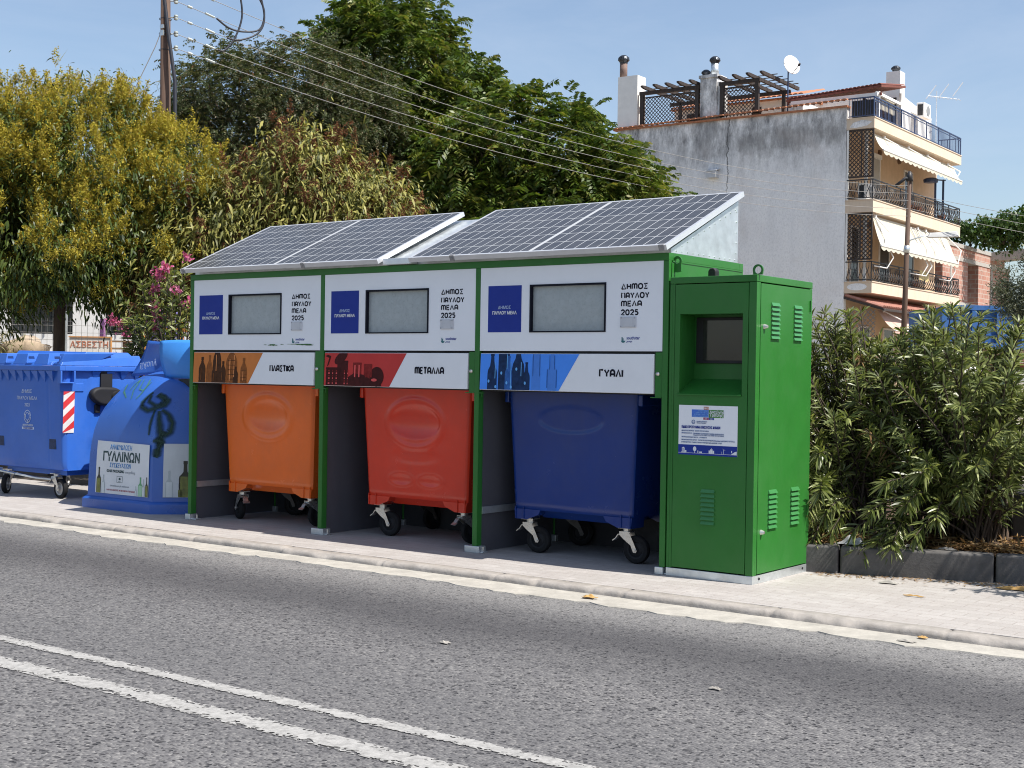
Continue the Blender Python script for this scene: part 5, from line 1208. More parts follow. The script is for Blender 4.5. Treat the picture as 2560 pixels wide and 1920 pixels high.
ailanthus((-13.43, 23.75, 0), T5, 'lower feathery-leaved tree with rusty seed clusters, right of the tallest tree', 4200, .17, [AIL, AIL2, SEED], 34, (.60, .96))
T6 = [(-11.77, 24.98, 6.53, 1.12, 1.2, 1.08), (-11.06, 25.43, 5.71, 0.93, 1.2, 1.05), (-11.54, 25.13, 4.73, 1.27, 1.5, 1.2), (-12.22, 24.68, 3.83, 1.35, 1.5, 1.05)]
ailanthus((-11.18, 25.40, 0), T6, 'short feathery-leaved tree in front of the grey gable wall', 2400, .12, [AIL2, AIL, SEED], 22, (.60, .95), 24, 200)

# ---- oleanders
def oleander(base, centre, rad, label, nst, nlf, Ls, flowers=0, group=None, drape=(), fzone=None, dead=.006, stemlow=.0, wl_=.112):
    t = thing('oleander_shrub', base, label, 'shrub', group)
    B = Vector(base); C_ = np.array(centre); R_ = np.array(rad); sb = MB(); P = []; D = []; Nn = []; LL = []
    targets = []
    for i in range(nst):
        d = rand_dirs(1)[0]
        if d[2] < -.75: d[2] *= -1
        targets.append((C_ + d * R_ * nr.uniform(.55, 1.04) ** .7, False))
    targets += [(np.array(q), True) for q in drape]
    for tg, dr_ in targets:
        b0 = np.array(B) + np.array([nr.uniform(-.35, .35) * R_[0], nr.uniform(-.3, .3) * R_[1], 0])
        if dr_: mid = b0 * .45 + tg * .55 + np.array([0, 0, .42])
        else: mid = b0 * .6 + tg * .4 + np.array([0, 0, .25 * (tg[2] - b0[2])])
        n = 14; ts = np.linspace(0, 1, n)[:, None]
        cv_ = (1 - ts) ** 2 * b0 + 2 * ts * (1 - ts) * mid + ts ** 2 * tg
        sb.tube([tuple(q) for q in cv_[::2]] + [tuple(cv_[-1])], [.010 - .0075 * j / 8 for j in range(8)], 5, cap=False)
        m_ = int(nlf * nr.uniform(.7, 1.25)); tt = 1 - nr.random(m_) ** 1.7 * (.66 if not dr_ else .5)
        tt = np.floor(tt * 24) / 24 + nr.normal(size=m_) * .004; tt = np.clip(tt, .05, 1)[:, None]
        pos = (1 - tt) ** 2 * b0 + 2 * tt * (1 - tt) * mid + tt ** 2 * tg
        tan = unit(2 * (1 - tt) * (mid - b0) + 2 * tt * (tg - mid))
        out = rand_dirs(m_); out = unit(out - tan * np.sum(out * tan, 1, keepdims=True))
        dd = unit(tan * (.75 if not dr_ else .9) + out * .85); P.append(pos); D.append(dd); Nn.append(unit(tan * .6 + out * -.3 + jit(m_, .6) + np.array([.25, 0, .3]))); LL.append(nr.uniform(*Ls, m_) * (1 - .25 * (tt[:, 0] > .96)))
    P, D, Nn, LL = np.concatenate(P), np.concatenate(D), np.concatenate(Nn), np.concatenate(LL)
    lv = Leaves(); nd = int(len(P) * dead); lv.add(leaf_arrays(P[nd:], D[nd:], Nn[nd:], LL[nd:], LL[nd:] * wl_, .22), 0)
    if nd: lv.add(leaf_arrays(P[:nd], D[:nd] + DOWN * .6, Nn[:nd], LL[:nd], LL[:nd] * wl_, .4), 1)
    sb.build('stems', M['bark'], t, smooth=True)
    lv.build('crown', [OLE, OLED], t)
    if flowers:
        fb = Leaves()
        for q in fzone:
            m_ = 34; c_ = np.array(q); pp = c_ + jit(m_, .032) * np.array([1, 1, .75]); fb.add(leaf_arrays(pp, rand_dirs(m_) + np.array([0, 0, .3]), rand_dirs(m_), nr.uniform(.028, .045, m_), .028, -.1, True), 0)
        fb.build('blossom', [PINK], t)
    return t
oleander((5.45, 1.75, .14), (5.25, 1.66, 1.08), (.66, .78, .82), 'dense green oleander beside the green cabinet', 170, 92, (.08, .145), drape=[(5.38, .88, .22), (5.50, .86, .18), (5.62, .88, .24), (5.45, .85, .36), (5.58, .86, .38), (5.58, .80, .55), (5.40, .95, .65), (5.52, .88, .80)], group='oleander shrubs in the planter')
oleander((6.10, 2.05, .14), (6.14, 1.84, 1.10), (.82, .84, .80), 'looser green oleander at the right edge with branches drooping over the planter kerb', 200, 92, (.08, .15), drape=[(5.82, .90, .14), (5.93, .93, .20), (6.03, .95, .18), (6.16, 1.0, .26), (5.76, .88, .28), (6.28, 1.08, .38), (6.42, 1.2, .55), (5.88, .90, .42), (6.12, .95, .48), (5.98, .9, .62), (6.2, 1.0, .7), (6.5, 1.3, .8), (6.62, 1.5, 1.0), (6.7, 1.6, 1.2), (6.6, 1.5, 1.35)], flowers=1, fzone=[(6.50, 2.3, 1.46), (6.56, 2.32, 1.47)], group='oleander shrubs in the planter')
oleander((8.0, 1.7, .14), (7.95, 1.55, 1.35), (.80, .90, 1.10), 'unseen oleander continuing the planter hedge beyond the right edge', 120, 52, (.10, .17), group='oleander shrubs in the planter')  # unseen from the camera; its shade falls on the planter kerb
oleander((6.25, 2.7, .14), (6.0, 2.75, 1.45), (.35, .3, .52), 'tall thin oleander sprig standing out against the blue truck body', 9, 46, (.10, .15), group='oleander shrubs in the planter')
oleander((-2.6, 1.9, 0), (-2.62, 1.85, 1.75), (.55, .45, .75), 'pink flowering oleander behind the igloo bottle bank', 62, 40, (.10, .16), flowers=1, group='pink oleander', wl_=.17,
         drape=[(-3.30, 1.8, 1.84), (-3.15, 1.75, 1.55), (-3.35, 1.7, 1.45), (-2.95, 1.75, 1.5)],
         fzone=[(-2.23, 1.8, 2.53), (-2.52, 1.75, 2.40), (-2.47, 1.7, 2.42), (-2.62, 1.75, 2.32), (-2.58, 1.7, 2.36), (-3.36, 1.7, 1.86), (-3.43, 1.75, 1.83), (-3.30, 1.75, 1.80), (-2.30, 1.7, 2.17), (-2.62, 1.7, 2.19), (-2.70, 1.75, 2.14), (-2.66, 1.7, 2.0), (-2.56, 1.65, 1.98), (-2.60, 1.7, 1.88), (-3.22, 1.75, 1.70), (-2.62, 1.7, 1.78), (-2.2, 1.8, 2.05)])

# ------------------------------------------------------------------ utility pole, wires
pole = thing('utility_pole', (-14.75, 11.5, 0), 'tall brown timber utility pole with a cable, rising behind the yellow flowering tree', 'utility pole')
MB().tube([(-14.62, 11.5, 0), (-14.70, 11.5, 5), (-14.80, 11.5, 11.2)], [.15, .125, .10], 14).build('pole_shaft', M['wood'], pole, smooth=True)
MB().tube([(-14.64, 11.36, 0), (-14.50, 11.42, 4), (-14.38, 11.50, 6.4), (-14.42, 11.50, 7.6), (-14.58, 11.44, 8.6), (-14.69, 11.40, 9.4), (-14.73, 11.40, 11)], .042, 8).build('cable_riser', M['cable'], pole, smooth=True)
MB().box(-14.78, -14.67, 11.36, 11.40, 8.60, 8.72).box(-14.78, -14.67, 11.36, 11.40, 8.76, 8.84).build('number_plate', M['galv'], pole)
bd_ = MB()
for z in (8.30, 8.66, 8.98): bd_.lathe([(.135, z), (.135, z + .018)], 14, (-14.77, 11.5, 0))
bd_.build('strap', M['iron'], pole)
gy_ = MB(); gy_.tube([(-14.72, 11.42, 8.85), (-14.86, 11.30, 8.35), (-15.25, 11.0, 7.3), (-17.5, 9.6, 1.2)], .010, 5); gy_.build('guy_wire', M['wire'], pole)
WA = [(-14.600, 11.641, 9.772), (-14.593, 11.642, 9.394), (-14.587, 11.643, 9.033), (-14.581, 11.644, 8.673), (-14.576, 11.644, 8.356)]
WB = [(-6.786, 34.987, 7.555), (-6.782, 34.987, 7.316), (-6.778, 34.988, 7.083), (-6.773, 34.989, 6.820), (-6.769, 34.989, 6.581)]
SAG = [.977, .992, .928, .874, .850]
LBL = ['topmost grey power wire running from the tall pole over the treetops', 'second power wire from the top, crossing the dark fine-leaved tree', 'middle one of the five power wires crossing the trees', 'second lowest power wire of the five crossing the trees', 'lowest power wire, passing just above the drooping olive tree']
for i in range(5):
    A, B = Vector(WA[i]), Vector(WB[i]); pts = []
    for j in range(41):
        t = j / 40; p = A.lerp(B, t); p.z -= 4 * SAG[i] * t * (1 - t); pts.append(p)
    o = MB().tube(pts, .0072, 6).build('power_wire', M['wire']); tag(o, LBL[i], 'wire', 'power wires above the trees')
    ins = MB()
    dpole = Vector((-14.78, 11.5, A.z)); dv = (A - dpole)
    ins.tube([dpole, A], .014, 6); ins.lathe([(.02, -.06), (.045, -.05), (.05, -.02), (.03, 0), (.05, .02), (.045, .05), (.02, .06)], 10, (A.x, A.y, A.z))
    wd2 = (pts[1] - pts[0]).normalized()
    ins.tube([A + wd2 * .28, A + wd2 * .38], .03, 8); ins.tube([A + wd2 * .70 + Vector((0, 0, .01)), A + wd2 * .92], .026, 8)
    ins.build('insulator', pm('pale_insulator_%d' % i, (.38, .42, .40), .4), pole)
jl = MB()
def wp(i, d): 
    A, B = Vector(WA[i]), Vector(WB[i]); t = d / (B - A).length; p = A.lerp(B, t); p.z -= 4 * SAG[i] * t * (1 - t); return p
for pts in ([wp(1, .95), wp(1, 1.25) + Vector((0, 0, -.10)), wp(1, 1.6) + Vector((0, 0, -.05)), wp(1, 2.0) + Vector((0, 0, .16)), wp(1, 2.1) + Vector((0, 0, .6)), wp(1, 1.9) + Vector((0, 0, .95)), wp(1, 1.7) + Vector((0, 0, 1.2))],
            [wp(2, 1.2), wp(2, 1.5) + Vector((0, 0, .06)), wp(2, 1.95) + Vector((0, 0, .38)), wp(2, 2.1) + Vector((0, 0, .8)), wp(2, 1.95) + Vector((0, 0, 1.4))],
            [wp(3, .98), wp(3, 1.15) + Vector((0, 0, .06)), wp(3, 1.4) + Vector((0, 0, .45)), wp(3, 1.55) + Vector((0, 0, 1.0)), wp(3, 1.45) + Vector((0, 0, 1.6))]):
    sm_ = []
    for j in range(len(pts) - 1):
        p0, p1, p2, p3 = pts[max(j - 1, 0)], pts[j], pts[j + 1], pts[min(j + 2, len(pts) - 1)]
        for q in range(6):
            t = q / 6; sm_.append(0.5 * ((2 * p1) + (p2 - p0) * t + (2 * p0 - 5 * p1 + 4 * p2 - p3) * t * t + (3 * p1 - p0 - 3 * p2 + p3) * t ** 3))
    jl.tube(sm_ + [pts[-1]], .022, 6)
jl.build('jumper_cable', M['cable'], pole, smooth=True)
# second pole with street lamp, in front of the apartment block
p2_ = thing('street_lamp', (-6.83, 34.93, 0), 'slim brown pole with a street lamp in front of the cream awnings', 'street lamp')
MB().tube([(-6.92, 34.86, 0), (-6.80, 34.98, 7.85)], [.105, .065], 12).build('pole_shaft', M['wood'], p2_, smooth=True)
MB().tube([(-6.83, 34.93, 5.55), (-6.74, 34.96, 5.80), (-6.45, 35.15, 5.92), (-6.18, 35.32, 5.95)], .022, 8).tube([(-6.85, 34.92, 5.40), (-6.82, 34.93, 5.62)], .10, 8).build('lamp_arm', M['galv'], p2_, smooth=True)
MB().hexa([(-6.26, 35.17, 5.88), (-5.40, 35.72, 5.92), (-5.50, 35.90, 5.92), (-6.30, 35.35, 5.88), (-6.20, 35.24, 6.04), (-5.50, 35.74, 6.10), (-5.54, 35.80, 6.10), (-6.24, 35.30, 6.04)]).build('lamp_head', pm('lamp_housing', (.50, .50, .49), .5), p2_, bevel=.02)
h_ = MB().tube([(-6.80, 34.98, 7.70), (-6.80, 34.98, 8.02)], [.12, .05], 10)
for p in WB: h_.tube([(p[0] - .13, p[1] + .02, p[2]), (p[0] + .02, p[1], p[2])], .02, 6)
h_.tube([(-7.15, 34.7, 7.55), (-6.9, 34.9, 7.80), (-6.72, 35.0, 7.75)], .05, 8)
h_.build('pole_head', M['iron'], p2_, smooth=True)
for i, B in enumerate(WB[1:4]):
    A = Vector(B); E_ = Vector((12 + i * .3, 42 + i, 5.2 - .35 * i)); pts = []
    for j in range(25):
        t = j / 24; p = A.lerp(E_, t); p.z -= 4 * .75 * t * (1 - t); pts.append(p)
    o = MB().tube(pts, .0072, 6).build('power_wire', M['wire']); tag(o, ['upper wire leaving the lamp pole towards the right edge', 'middle wire leaving the lamp pole towards the right edge', 'lower wire leaving the lamp pole towards the right edge'][i], 'wire', 'power wires right of the lamp pole')

# ------------------------------------------------------------------ apartment block
BX = thing('apartment_block', (-11.018, 39.694, 4.849), 'three storey block with a bare grey gable wall, peach balconies and cream awnings', 'building', rz=.0308)
def gable():
    m, nt, b, L = newmat('weathered_gable_render'); co = objco(nt)
    st_ = noise(nt, 1.6, 8, .72, objco(nt, (1, 1, .22)))
    c = ramp(nt, st_, [(.22, (.74, .745, .755)), (.5, (.88, .88, .885)), (.75, (.92, .92, .91))])
    n2 = noise(nt, 16, 8, .8, objco(nt, (1, 1, .6))); c = mixc(nt, ramp(nt, n2, [(.38, .5), (.52, 0)]), c, (.55, .555, .56))
    tc = node(nt, 'ShaderNodeTexCoord'); sx = node(nt, 'ShaderNodeSeparateXYZ'); L.new(tc.outputs['Object'], sx.inputs[0])
    z = mth(nt, 'ADD', sx.outputs[2], mth(nt, 'MULTIPLY_ADD', noise(nt, .8, 6, .7, co), 2.6, -1.3))
    top = ramp(nt, mth(nt, 'MULTIPLY_ADD', z, .25, -.95), [(0.0, 0), (.5, 1.0)])
    dk = mth(nt, 'MULTIPLY', top, ramp(nt, noise(nt, 2.2, 8, .75, objco(nt, (1, 1, .35), loc=(5, 0, 2))), [(.40, 0), (.62, 1)]))
    c = mixc(nt, dk, c, (.20, .20, .205))
    def boxm(x0, x1, z0, z1, soft, nz):
        xx = mth(nt, 'ADD', sx.outputs[0], mth(nt, 'MULTIPLY_ADD', nz, 1.2, -.6)); zz = mth(nt, 'ADD', sx.outputs[2], mth(nt, 'MULTIPLY_ADD', nz, 1.4, -.7))
        a = mth(nt, 'MULTIPLY', ramp(nt, mth(nt, 'MULTIPLY_ADD', xx, 1 / soft, -x0 / soft), [(0, 0), (1, 1)]), ramp(nt, mth(nt, 'MULTIPLY_ADD', xx, -1 / soft, x1 / soft), [(0, 0), (1, 1)]))
        b_ = mth(nt, 'MULTIPLY', ramp(nt, mth(nt, 'MULTIPLY_ADD', zz, 1 / soft, -z0 / soft), [(0, 0), (1, 1)]), ramp(nt, mth(nt, 'MULTIPLY_ADD', zz, -1 / soft, z1 / soft), [(0, 0), (1, 1)]))
        return mth(nt, 'MULTIPLY', a, b_)
    nzs = noise(nt, 2.6, 8, .75, objco(nt, (1, 1, .6), loc=(1, 7, 3))); nzf = ramp(nt, noise(nt, 5, 8, .8, objco(nt, (1, 1, .3), loc=(6, 2, 8))), [(.35, .25), (.6, 1)])
    c = mixc(nt, mth(nt, 'MULTIPLY', mth(nt, 'MULTIPLY', boxm(-4.6, .1, 4.95, 6.1, .35, nzs), nzf), .85), c, (.27, .265, .262))
    c = mixc(nt, mth(nt, 'MULTIPLY', mth(nt, 'MULTIPLY', boxm(-6.3, -5.1, 4.7, 6.8, .3, nzs), nzf), .8), c, (.24, .24, .245))
    c = mixc(nt, mth(nt, 'MULTIPLY', mth(nt, 'MULTIPLY', boxm(-9.6, -6.3, 4.4, 6.0, .8, nzs), nzf), .5), c, (.34, .34, .345))
    pin = ramp(nt, noise(nt, .7, 3, .5, objco(nt, loc=(9, 3, 1))), [(.55, 0), (.72, .22)]); c = mixc(nt, pin, c, (.60, .52, .47))
    cr = mth(nt, 'ABSOLUTE', mth(nt, 'ADD', sx.outputs[0], mth(nt, 'MULTIPLY_ADD', noise(nt, 1.3, 6, .7, objco(nt, (.2, .2, 1))), .5, 4.55)))
    crk = mth(nt, 'MULTIPLY', ramp(nt, cr, [(.012, 1), (.03, 0)]), ramp(nt, mth(nt, 'MULTIPLY', sx.outputs[2], .1), [(.30, .25), (.45, .9)]))
    c = mixc(nt, crk, c, (.10, .10, .10))
    L.new(c, b.inputs['Base Color']); b.inputs['Roughness'].default_value = .95
    bump(nt, b, noise(nt, 9, 9, .75, objco(nt, (1, 1, .4))), .5, .05); return m
M['gable'] = gable(); GZ = -4.9
def bq(mb, name, mat, par=BX, **kw): return mb.build(name, mat, par, world=False, **kw)
bq(MB().box(-9.78, 0.0, 0.0, .25, GZ, 6.52), 'gable_wall', M['gable'])
bq(MB().box(-.25, 0, .25, 10.4, GZ, 6.0).box(-9.78, -9.53, .25, 10.4, GZ, 6.4).box(-9.53, -.25, 10.15, 10.4, GZ, 6.4).box(-9.53, -.25, .25, 10.15, 5.9, 6.0), 'facade_wall', M['stucco'])
# tile coping along the gable top
M['tile'] = pm('terracotta_tile', (.42, .17, .085), .85, var=.25, scale=9, dirt=.3, dirtc=(.16, .09, .06)); M['tiledark'] = pm('dark_red_tile', (.17, .055, .04), .85, var=.3, scale=9)
cp = MB()
def tiles(mb, x0, x1, z0, z1, y0, y1, dz, n, r):
    for i in range(n):
        x = x0 + (x1 - x0) * (i + .5) / n; z = z0 + (z1 - z0) * (i + .5) / n; w = abs(x1 - x0) / n * .5
        ring = [(cos(a), sin(a)) for a in [pi * q / 6 for q in range(7)]]
        vs = [(x + c_ * w, y0, z + s_ * r) for c_, s_ in ring] + [(x + c_ * w, y1, z + dz + s_ * r) for c_, s_ in ring]
        mb.add(vs, [(q, q + 1, q + 8, q + 7) for q in range(6)] + [tuple(range(7))])
tiles(cp, -9.95, 0.06, 6.50, 6.70, -.14, .30, .06, 42, .07); cp.box(-9.95, .06, -.10, .28, 6.455, 6.52)
bq(cp, 'tile_coping', M['tile'])
bq(MB().box(-5.59, -5.16, -.30, 0, 4.22, 4.46).prism([(-5.62, -.32, 4.46), (-5.13, -.32, 4.46), (-5.13, 0, 4.56), (-5.62, 0, 4.56)], (0, 0, .03)), 'wall_vent', pm('vent_metal', (.52, .53, .55), .5, .2))
# chimneys
wh = M['whitewash']
ch = bq(MB().box(-9.82, -8.90, .02, .68, 6.53, 8.66), 'chimney', wh)
bq(MB().tube([(-9.76, .35, 8.66), (-9.76, .35, 9.30)], .155, 14), 'flue', pm('rusty_flue', (.17, .11, .09), .7, var=.3), ch, smooth=True)
M['cowl'] = pm('dark_metal_cowl', (.055, .06, .07), .35, .7, var=.4, scale=30)
def cowl(x, y, z, r, par):
    b = MB().lathe([(r * .75, 0), (r * .8, .06), (r * 1.08, .14), (r * 1.12, r * .9), (r * .95, r * 1.35), (r * .55, r * 1.65), (0, r * 1.75)], 14, (x, y, z))
    for k in range(14):
        a = 2 * pi * k / 14; b.bar((x + r * 1.1 * cos(a), y + r * 1.1 * sin(a), z + .14), (x + r * 1.05 * cos(a + .35), y + r * 1.05 * sin(a + .35), z + r * 1.2), .02, .02)
    return bq(b, 'chimney_cowl', M['cowl'], par)
cowl(-9.76, .35, 9.26, .21, ch)
g2 = bq(MB().box(-6.05, -5.34, .02, .75, 6.50, 8.18).box(-6.10, -5.29, -.03, .80, 8.18, 8.30).box(-5.336, -5.20, .10, .70, 6.53, 8.0), 'chimney', M['gable'])
bq(MB().tube([(-5.62, .4, 8.30), (-5.62, .4, 8.78)], .155, 14), 'flue', M['galv'], g2, smooth=True); cowl(-5.62, .4, 8.76, .19, g2); cowl(-6.0, .4, 8.32, .165, g2)
# roof terrace walls behind the pergola
bq(MB().box(-8.9, -3.3, 3.2, 3.4, 6.0, 7.75).box(-3.3, -3.1, 3.2, 6.0, 6.0, 7.75), 'terrace_wall', wh)
rt_ = MB(); tiles(rt_, -9.0, -3.0, 7.76, 7.80, 3.0, 5.2, .55, 26, .06); rt_.box(-9.0, -3.0, 3.02, 5.2, 7.70, 7.755); bq(rt_, 'terrace_roof', M['tile'])
bq(MB().box(-8.3, -7.6, 3.17, 3.2, 6.4, 7.5).box(-5.3, -4.9, 3.17, 3.2, 6.2, 7.5), 'terrace_door', M['darkwood'])
# pergola with trellis
pg = MB()
for x0, x1 in ((-8.80, -6.13), (-5.22, -3.56)):
    pg.box(x0 - .03, x1 + .03, .05, .17, 7.82, 7.96)
    for x in (x0 + .09, x1 - .09): pg.box(x - .08, x + .08, .04, .18, 6.6, 7.82)
    pg.box(x0 + .1, x1 - .1, .09, .13, 7.68, 7.73)
bq(MB().box(-8.4, -8.28, 2.6, 2.72, 6.0, 7.9).box(-3.75, -3.63, 2.6, 2.72, 6.0, 7.9).box(-8.8, -3.4, 2.6, 2.72, 7.8, 7.94), 'pergola_frame', M['darkwood'])
pgo = bq(pg, 'pergola', M['darkwood'])
rf = MB()
for x in (-8.40, -7.85, -7.31, -6.77, -6.24, -4.98, -4.38, -3.80, -3.22):
    rf.prism([(x - .05, -.52, 8.02), (x - .05, -.30, 7.97), (x - .05, 3.0, 7.95), (x - .05, 3.0, 8.08), (x - .05, -.35, 8.10), (x - .05, -.52, 8.08)], (.10, 0, 0))
for y in (.5, 1.0, 1.5, 2.0, 2.5): rf.tube([(-8.7, y, 8.12), (-3.0, y, 8.12)], .02, 5)
bq(rf, 'rafter', M['darkwood'], pgo)
def trellis(x0, x1, z0, z1, y, step=.17, w=.028, plane='y', x=None):
    """diamond lattice clipped to the rectangle"""
    b = MB(); W_, H_ = x1 - x0, z1 - z0
    for sgn in (1, -1):
        k = -H_ 
        c = -H_ if sgn == 1 else 0.0
        while c < (W_ if sgn == 1 else W_ + H_):
            if sgn == 1:    # points (c + t, t)
                t0, t1 = max(0, -c), min(H_, W_ - c); pa, pb = (c + t0, t0), (c + t1, t1)
            else:           # points (c - t, t)
                t0, t1 = max(0, c - W_), min(H_, c); pa, pb = (c - t0, t0), (c - t1, t1)
            if t1 - t0 > .03:
                o_ = .008 * sgn
                if plane == 'y': b.bar((x0 + pa[0], y + o_, z0 + pa[1]), (x0 + pb[0], y + o_, z0 + pb[1]), w, .012, upv=(0, 1, 0))
                else: b.bar((x + o_, x0 + pa[0], z0 + pa[1]), (x + o_, x0 + pb[0], z0 + pb[1]), w, .012, upv=(1, 0, 0))
            c += step
    return b
for x0, x1 in ((-8.64, -6.30), (-5.06, -3.72)): bq(trellis(x0, x1, 6.58, 7.72, .11, .155), 'trellis', M['darkwood'], pgo)
# balconies: slab, railing, screens, awning, openings
DL = 10.35
SL = [(5.62, 6.03), (2.56, 3.03), (-.40, 0.03)]
slabs = []
for i, (z0, z1) in enumerate(SL):
    s_ = bq(MB().box(.003, 1.06, .012, DL, z0, z1 - .03).box(.003, 1.085, -.01, DL + .02, z1 - .03, z1), 'balcony_slab', M['slabpaint'])
    slabs.append(s_)
def curvy(mb, p0, p1, zb, zt, n, bow):
    """bellied wrought iron balusters"""
    p0, p1 = Vector(p0), Vector(p1); d = (p1 - p0); L_ = d.length; d.normalize(); nn = Vector((d.y, -d.x, 0))
    for i in range(n):
        c = p0 + d * (L_ * (i + .5) / n); sgn = 1 if i % 2 else -1
        pts = [c + nn * (bow * f) + d * (sgn * .05 * g) + Vector((0, 0, zb + (zt - zb) * t)) for t, f, g in ((0, 0, 0), (.12, .6, .8), (.28, 1, 0), (.5, .55, -1), (.75, .1, 0), (1, 0, 0))]
        mb.tube(pts, .014, 4, cap=False)
for i, (z0, z1) in enumerate(SL):
    b = MB(); zt = z1 + .72
    b.bar((1.03, .03, zt), (1.03, DL - .03, zt), .05, .04); b.bar((.05, .03, zt), (1.03, .03, zt), .05, .04); b.bar((.05, DL - .03, zt), (1.03, DL - .03, zt), .05, .04)
    b.bar((1.03, .03, z1 + .06), (1.03, DL - .03, z1 + .06), .03, .03); b.bar((.05, .03, z1 + .06), (1.03, .03, z1 + .06), .03, .03)
    npost = 7
    for j in range(npost + 1): y = .03 + (DL - .06) * j / npost; b.bar((1.03, y, z1), (1.03, y, zt), .035, .035)
    if i == 0:
        for j in range(74): y = .1 + (DL - .2) * j / 73; b.tube([(1.03, y, z1 + .06), (1.03, y, zt)], .011, 4, cap=False)
        b.bar((1.03, .03, zt - .10), (1.03, DL - .03, zt - .10), .025, .025)
        for j in range(9): b.tube([(.1 + .1 * j, .03, z1 + .06), (.1 + .1 * j, .03, zt)], .011, 4, cap=False)
        for j in range(8): b.tube([(.1 + .12 * j, DL - .03, z1 + .06), (.1 + .12 * j, DL - .03, zt)], .011, 4, cap=False)
    else:
        curvy(b, (1.03, .05, 0), (1.03, DL - .05, 0), z1 + .06, zt - .12, 80, .10); b.bar((1.03, .03, zt - .10), (1.03, DL - .03, zt - .10), .025, .025)
        curvy(b, (.08, .03, 0), (1.0, .03, 0), z1 + .06, zt - .04, 8, .05)
        curvy(b, (1.0, DL - .03, 0), (.08, DL - .03, 0), z1 + .06, zt - .04, 8, .05)
    bq(b, 'railing', M['iron'] if i else M['blueiron'], slabs[i])
# dark timber lattice screens closing the balcony ends
for zb, zt, y in ((3.84, 5.60, .06), (.82, 2.54, .06)):
    b = trellis(.02, 1.02, zb, zt, y, .155, .035); b.box(.0, .05, y - .03, y + .03, zb, zt).box(.99, 1.04, y - .03, y + .03, zb, zt).box(.05, .99, y - .03, y + .03, zb, zb + .05).box(.05, .99, y - .03, y + .03, zt - .05, zt).box(.55, .60, y - .02, y + .02, zb + .05, zt - .05)
    bq(b, 'lattice_screen', M['darkwood'])
bq(MB().box(.02, .09, .02, .10, 3.03, 5.6).box(.02, .09, .02, .10, .03, 2.55).box(.60, .70, .3, .4, 3.03, 5.6).box(.60, .70, .3, .4, .03, 2.55), 'corner_post', wh)
bq(MB().box(.012, .60, -.014, -.004, 5.68, 5.92).build if False else MB().poly([(.12, .008, 5.70), (.36, .008, 5.66), (.80, .008, 5.72), (.98, .008, 5.86), (.60, .008, 5.94), (.25, .008, 5.86)]), 'patched_render', M['gable'])
bq(MB().poly([(.12 + .38 * (1 + cos(a)) * 1.0, .008, -.17 + .13 * sin(a)) for a in [2 * pi * k / 18 for k in range(18)]]), 'patched_render', M['gable'])
# awnings with scalloped hems and folding arms
def awning(top, bot, y0, y1, b0, b1, mat, arms, scal=True):
    """top (x,z) along y0..y1, hem (x,z) along b0..b1"""
    b = MB(); n = 40
    def f(u, v):
        ya, yb = y0 + (y1 - y0) * u, b0 + (b1 - b0) * u
        return (top[0] + (bot[0] - top[0]) * v, ya + (yb - ya) * v, top[1] + (bot[1] - top[1]) * v - .10 * sin(pi * v))
    b.grid(f, n, 10)
    m_ = 144; vs = []
    for i in range(m_ + 1):
        u = i / m_; y = b0 + (b1 - b0) * u; ph = abs(sin(pi * 18 * u)); vs += [(bot[0], y, bot[1]), (bot[0] + .02, y, bot[1] - .10 - .07 * ph)]
    b.add(vs, [(2 * i, 2 * i + 1, 2 * i + 3, 2 * i + 2) for i in range(m_)])
    o = bq(b, 'awning', mat, BX, smooth=False)
    a = MB(); a.tube([(bot[0], b0, bot[1]), (bot[0], b1, bot[1])], .03, 8)
    for u in arms:
        yt = y0 + (y1 - y0) * u; yb = b0 + (b1 - b0) * u; p = Vector((top[0] + .05, yt, top[1] - .02)); q = Vector((bot[0], yb + .15, bot[1] + .02)); e = p.lerp(q, .55) + Vector((.22, .35, .05))
        a.tube([p, e], .025, 6); a.tube([e, q], .022, 6); a.lathe([(0, -.06), (.06, -.05), (.06, .05), (0, .06)], 8, tuple(p))
    bq(a, 'awning_arm', wh, o); return o
awning((.85, 5.50), (1.55, 4.72), .55, 10.0, -.35, 8.9, M['awning'], (.1, .38, .62, .9))
awning((.90, 2.46), (1.50, 1.28), .40, 9.2, -.30, 8.75, M['awning'], (.02, .55, .66, .98))
awning((1.0, -.98), (1.75, -1.75), .8, 6.0, .6, 5.8, M['pinkawning'], (.1, .9), True)
# long loose arms of the half wound middle awning
ar = MB()
for y in (1.0, 4.9, 5.4, 8.4):
    ar.tube([(1.0, y - .6, 2.4), (1.45, y + .15, .95)], .022, 6); ar.tube([(1.45, y + .15, .95), (1.30, y - .1, .55), (1.05, y - .75, .60)], .022, 6)
bq(ar, 'awning_arm', wh)
# openings
def opening(y0, y1, z0, z1, kind):
    f = bq(MB().box(.0, .05, y0 - .07, y0, z0, z1 + .07).box(.0, .05, y1, y1 + .07, z0, z1 + .07).box(.0, .05, y0, y1, z1, z1 + .07), 'window_frame' if kind == 'shutter' else 'door_frame', wh)
    bq(MB().box(.002, .022, y0, y1, z0, z1), 'shutter' if kind == 'shutter' else 'pane', M['shutter'] if kind == 'shutter' else M['glass'], f)
    if kind == 'shutter': bq(MB().box(.0, .12, y0 - .05, y1 + .05, z1 - .02, z1 + .14), 'shutter_box', wh, f)
opening(2.6, 3.4, 3.06, 5.0, 'shutter'); opening(6.3, 7.2, 3.06, 4.9, 'door'); opening(3.6, 4.6, .06, 2.2, 'door'); opening(6.6, 7.5, .06, 2.2, 'door'); opening(.6, 1.3, .06, 2.1, 'door'); opening(1.6, 2.6, -4.8, -1.6, 'door'); opening(4.2, 5.2, -4.8, -1.6, 'door')
lm = MB()
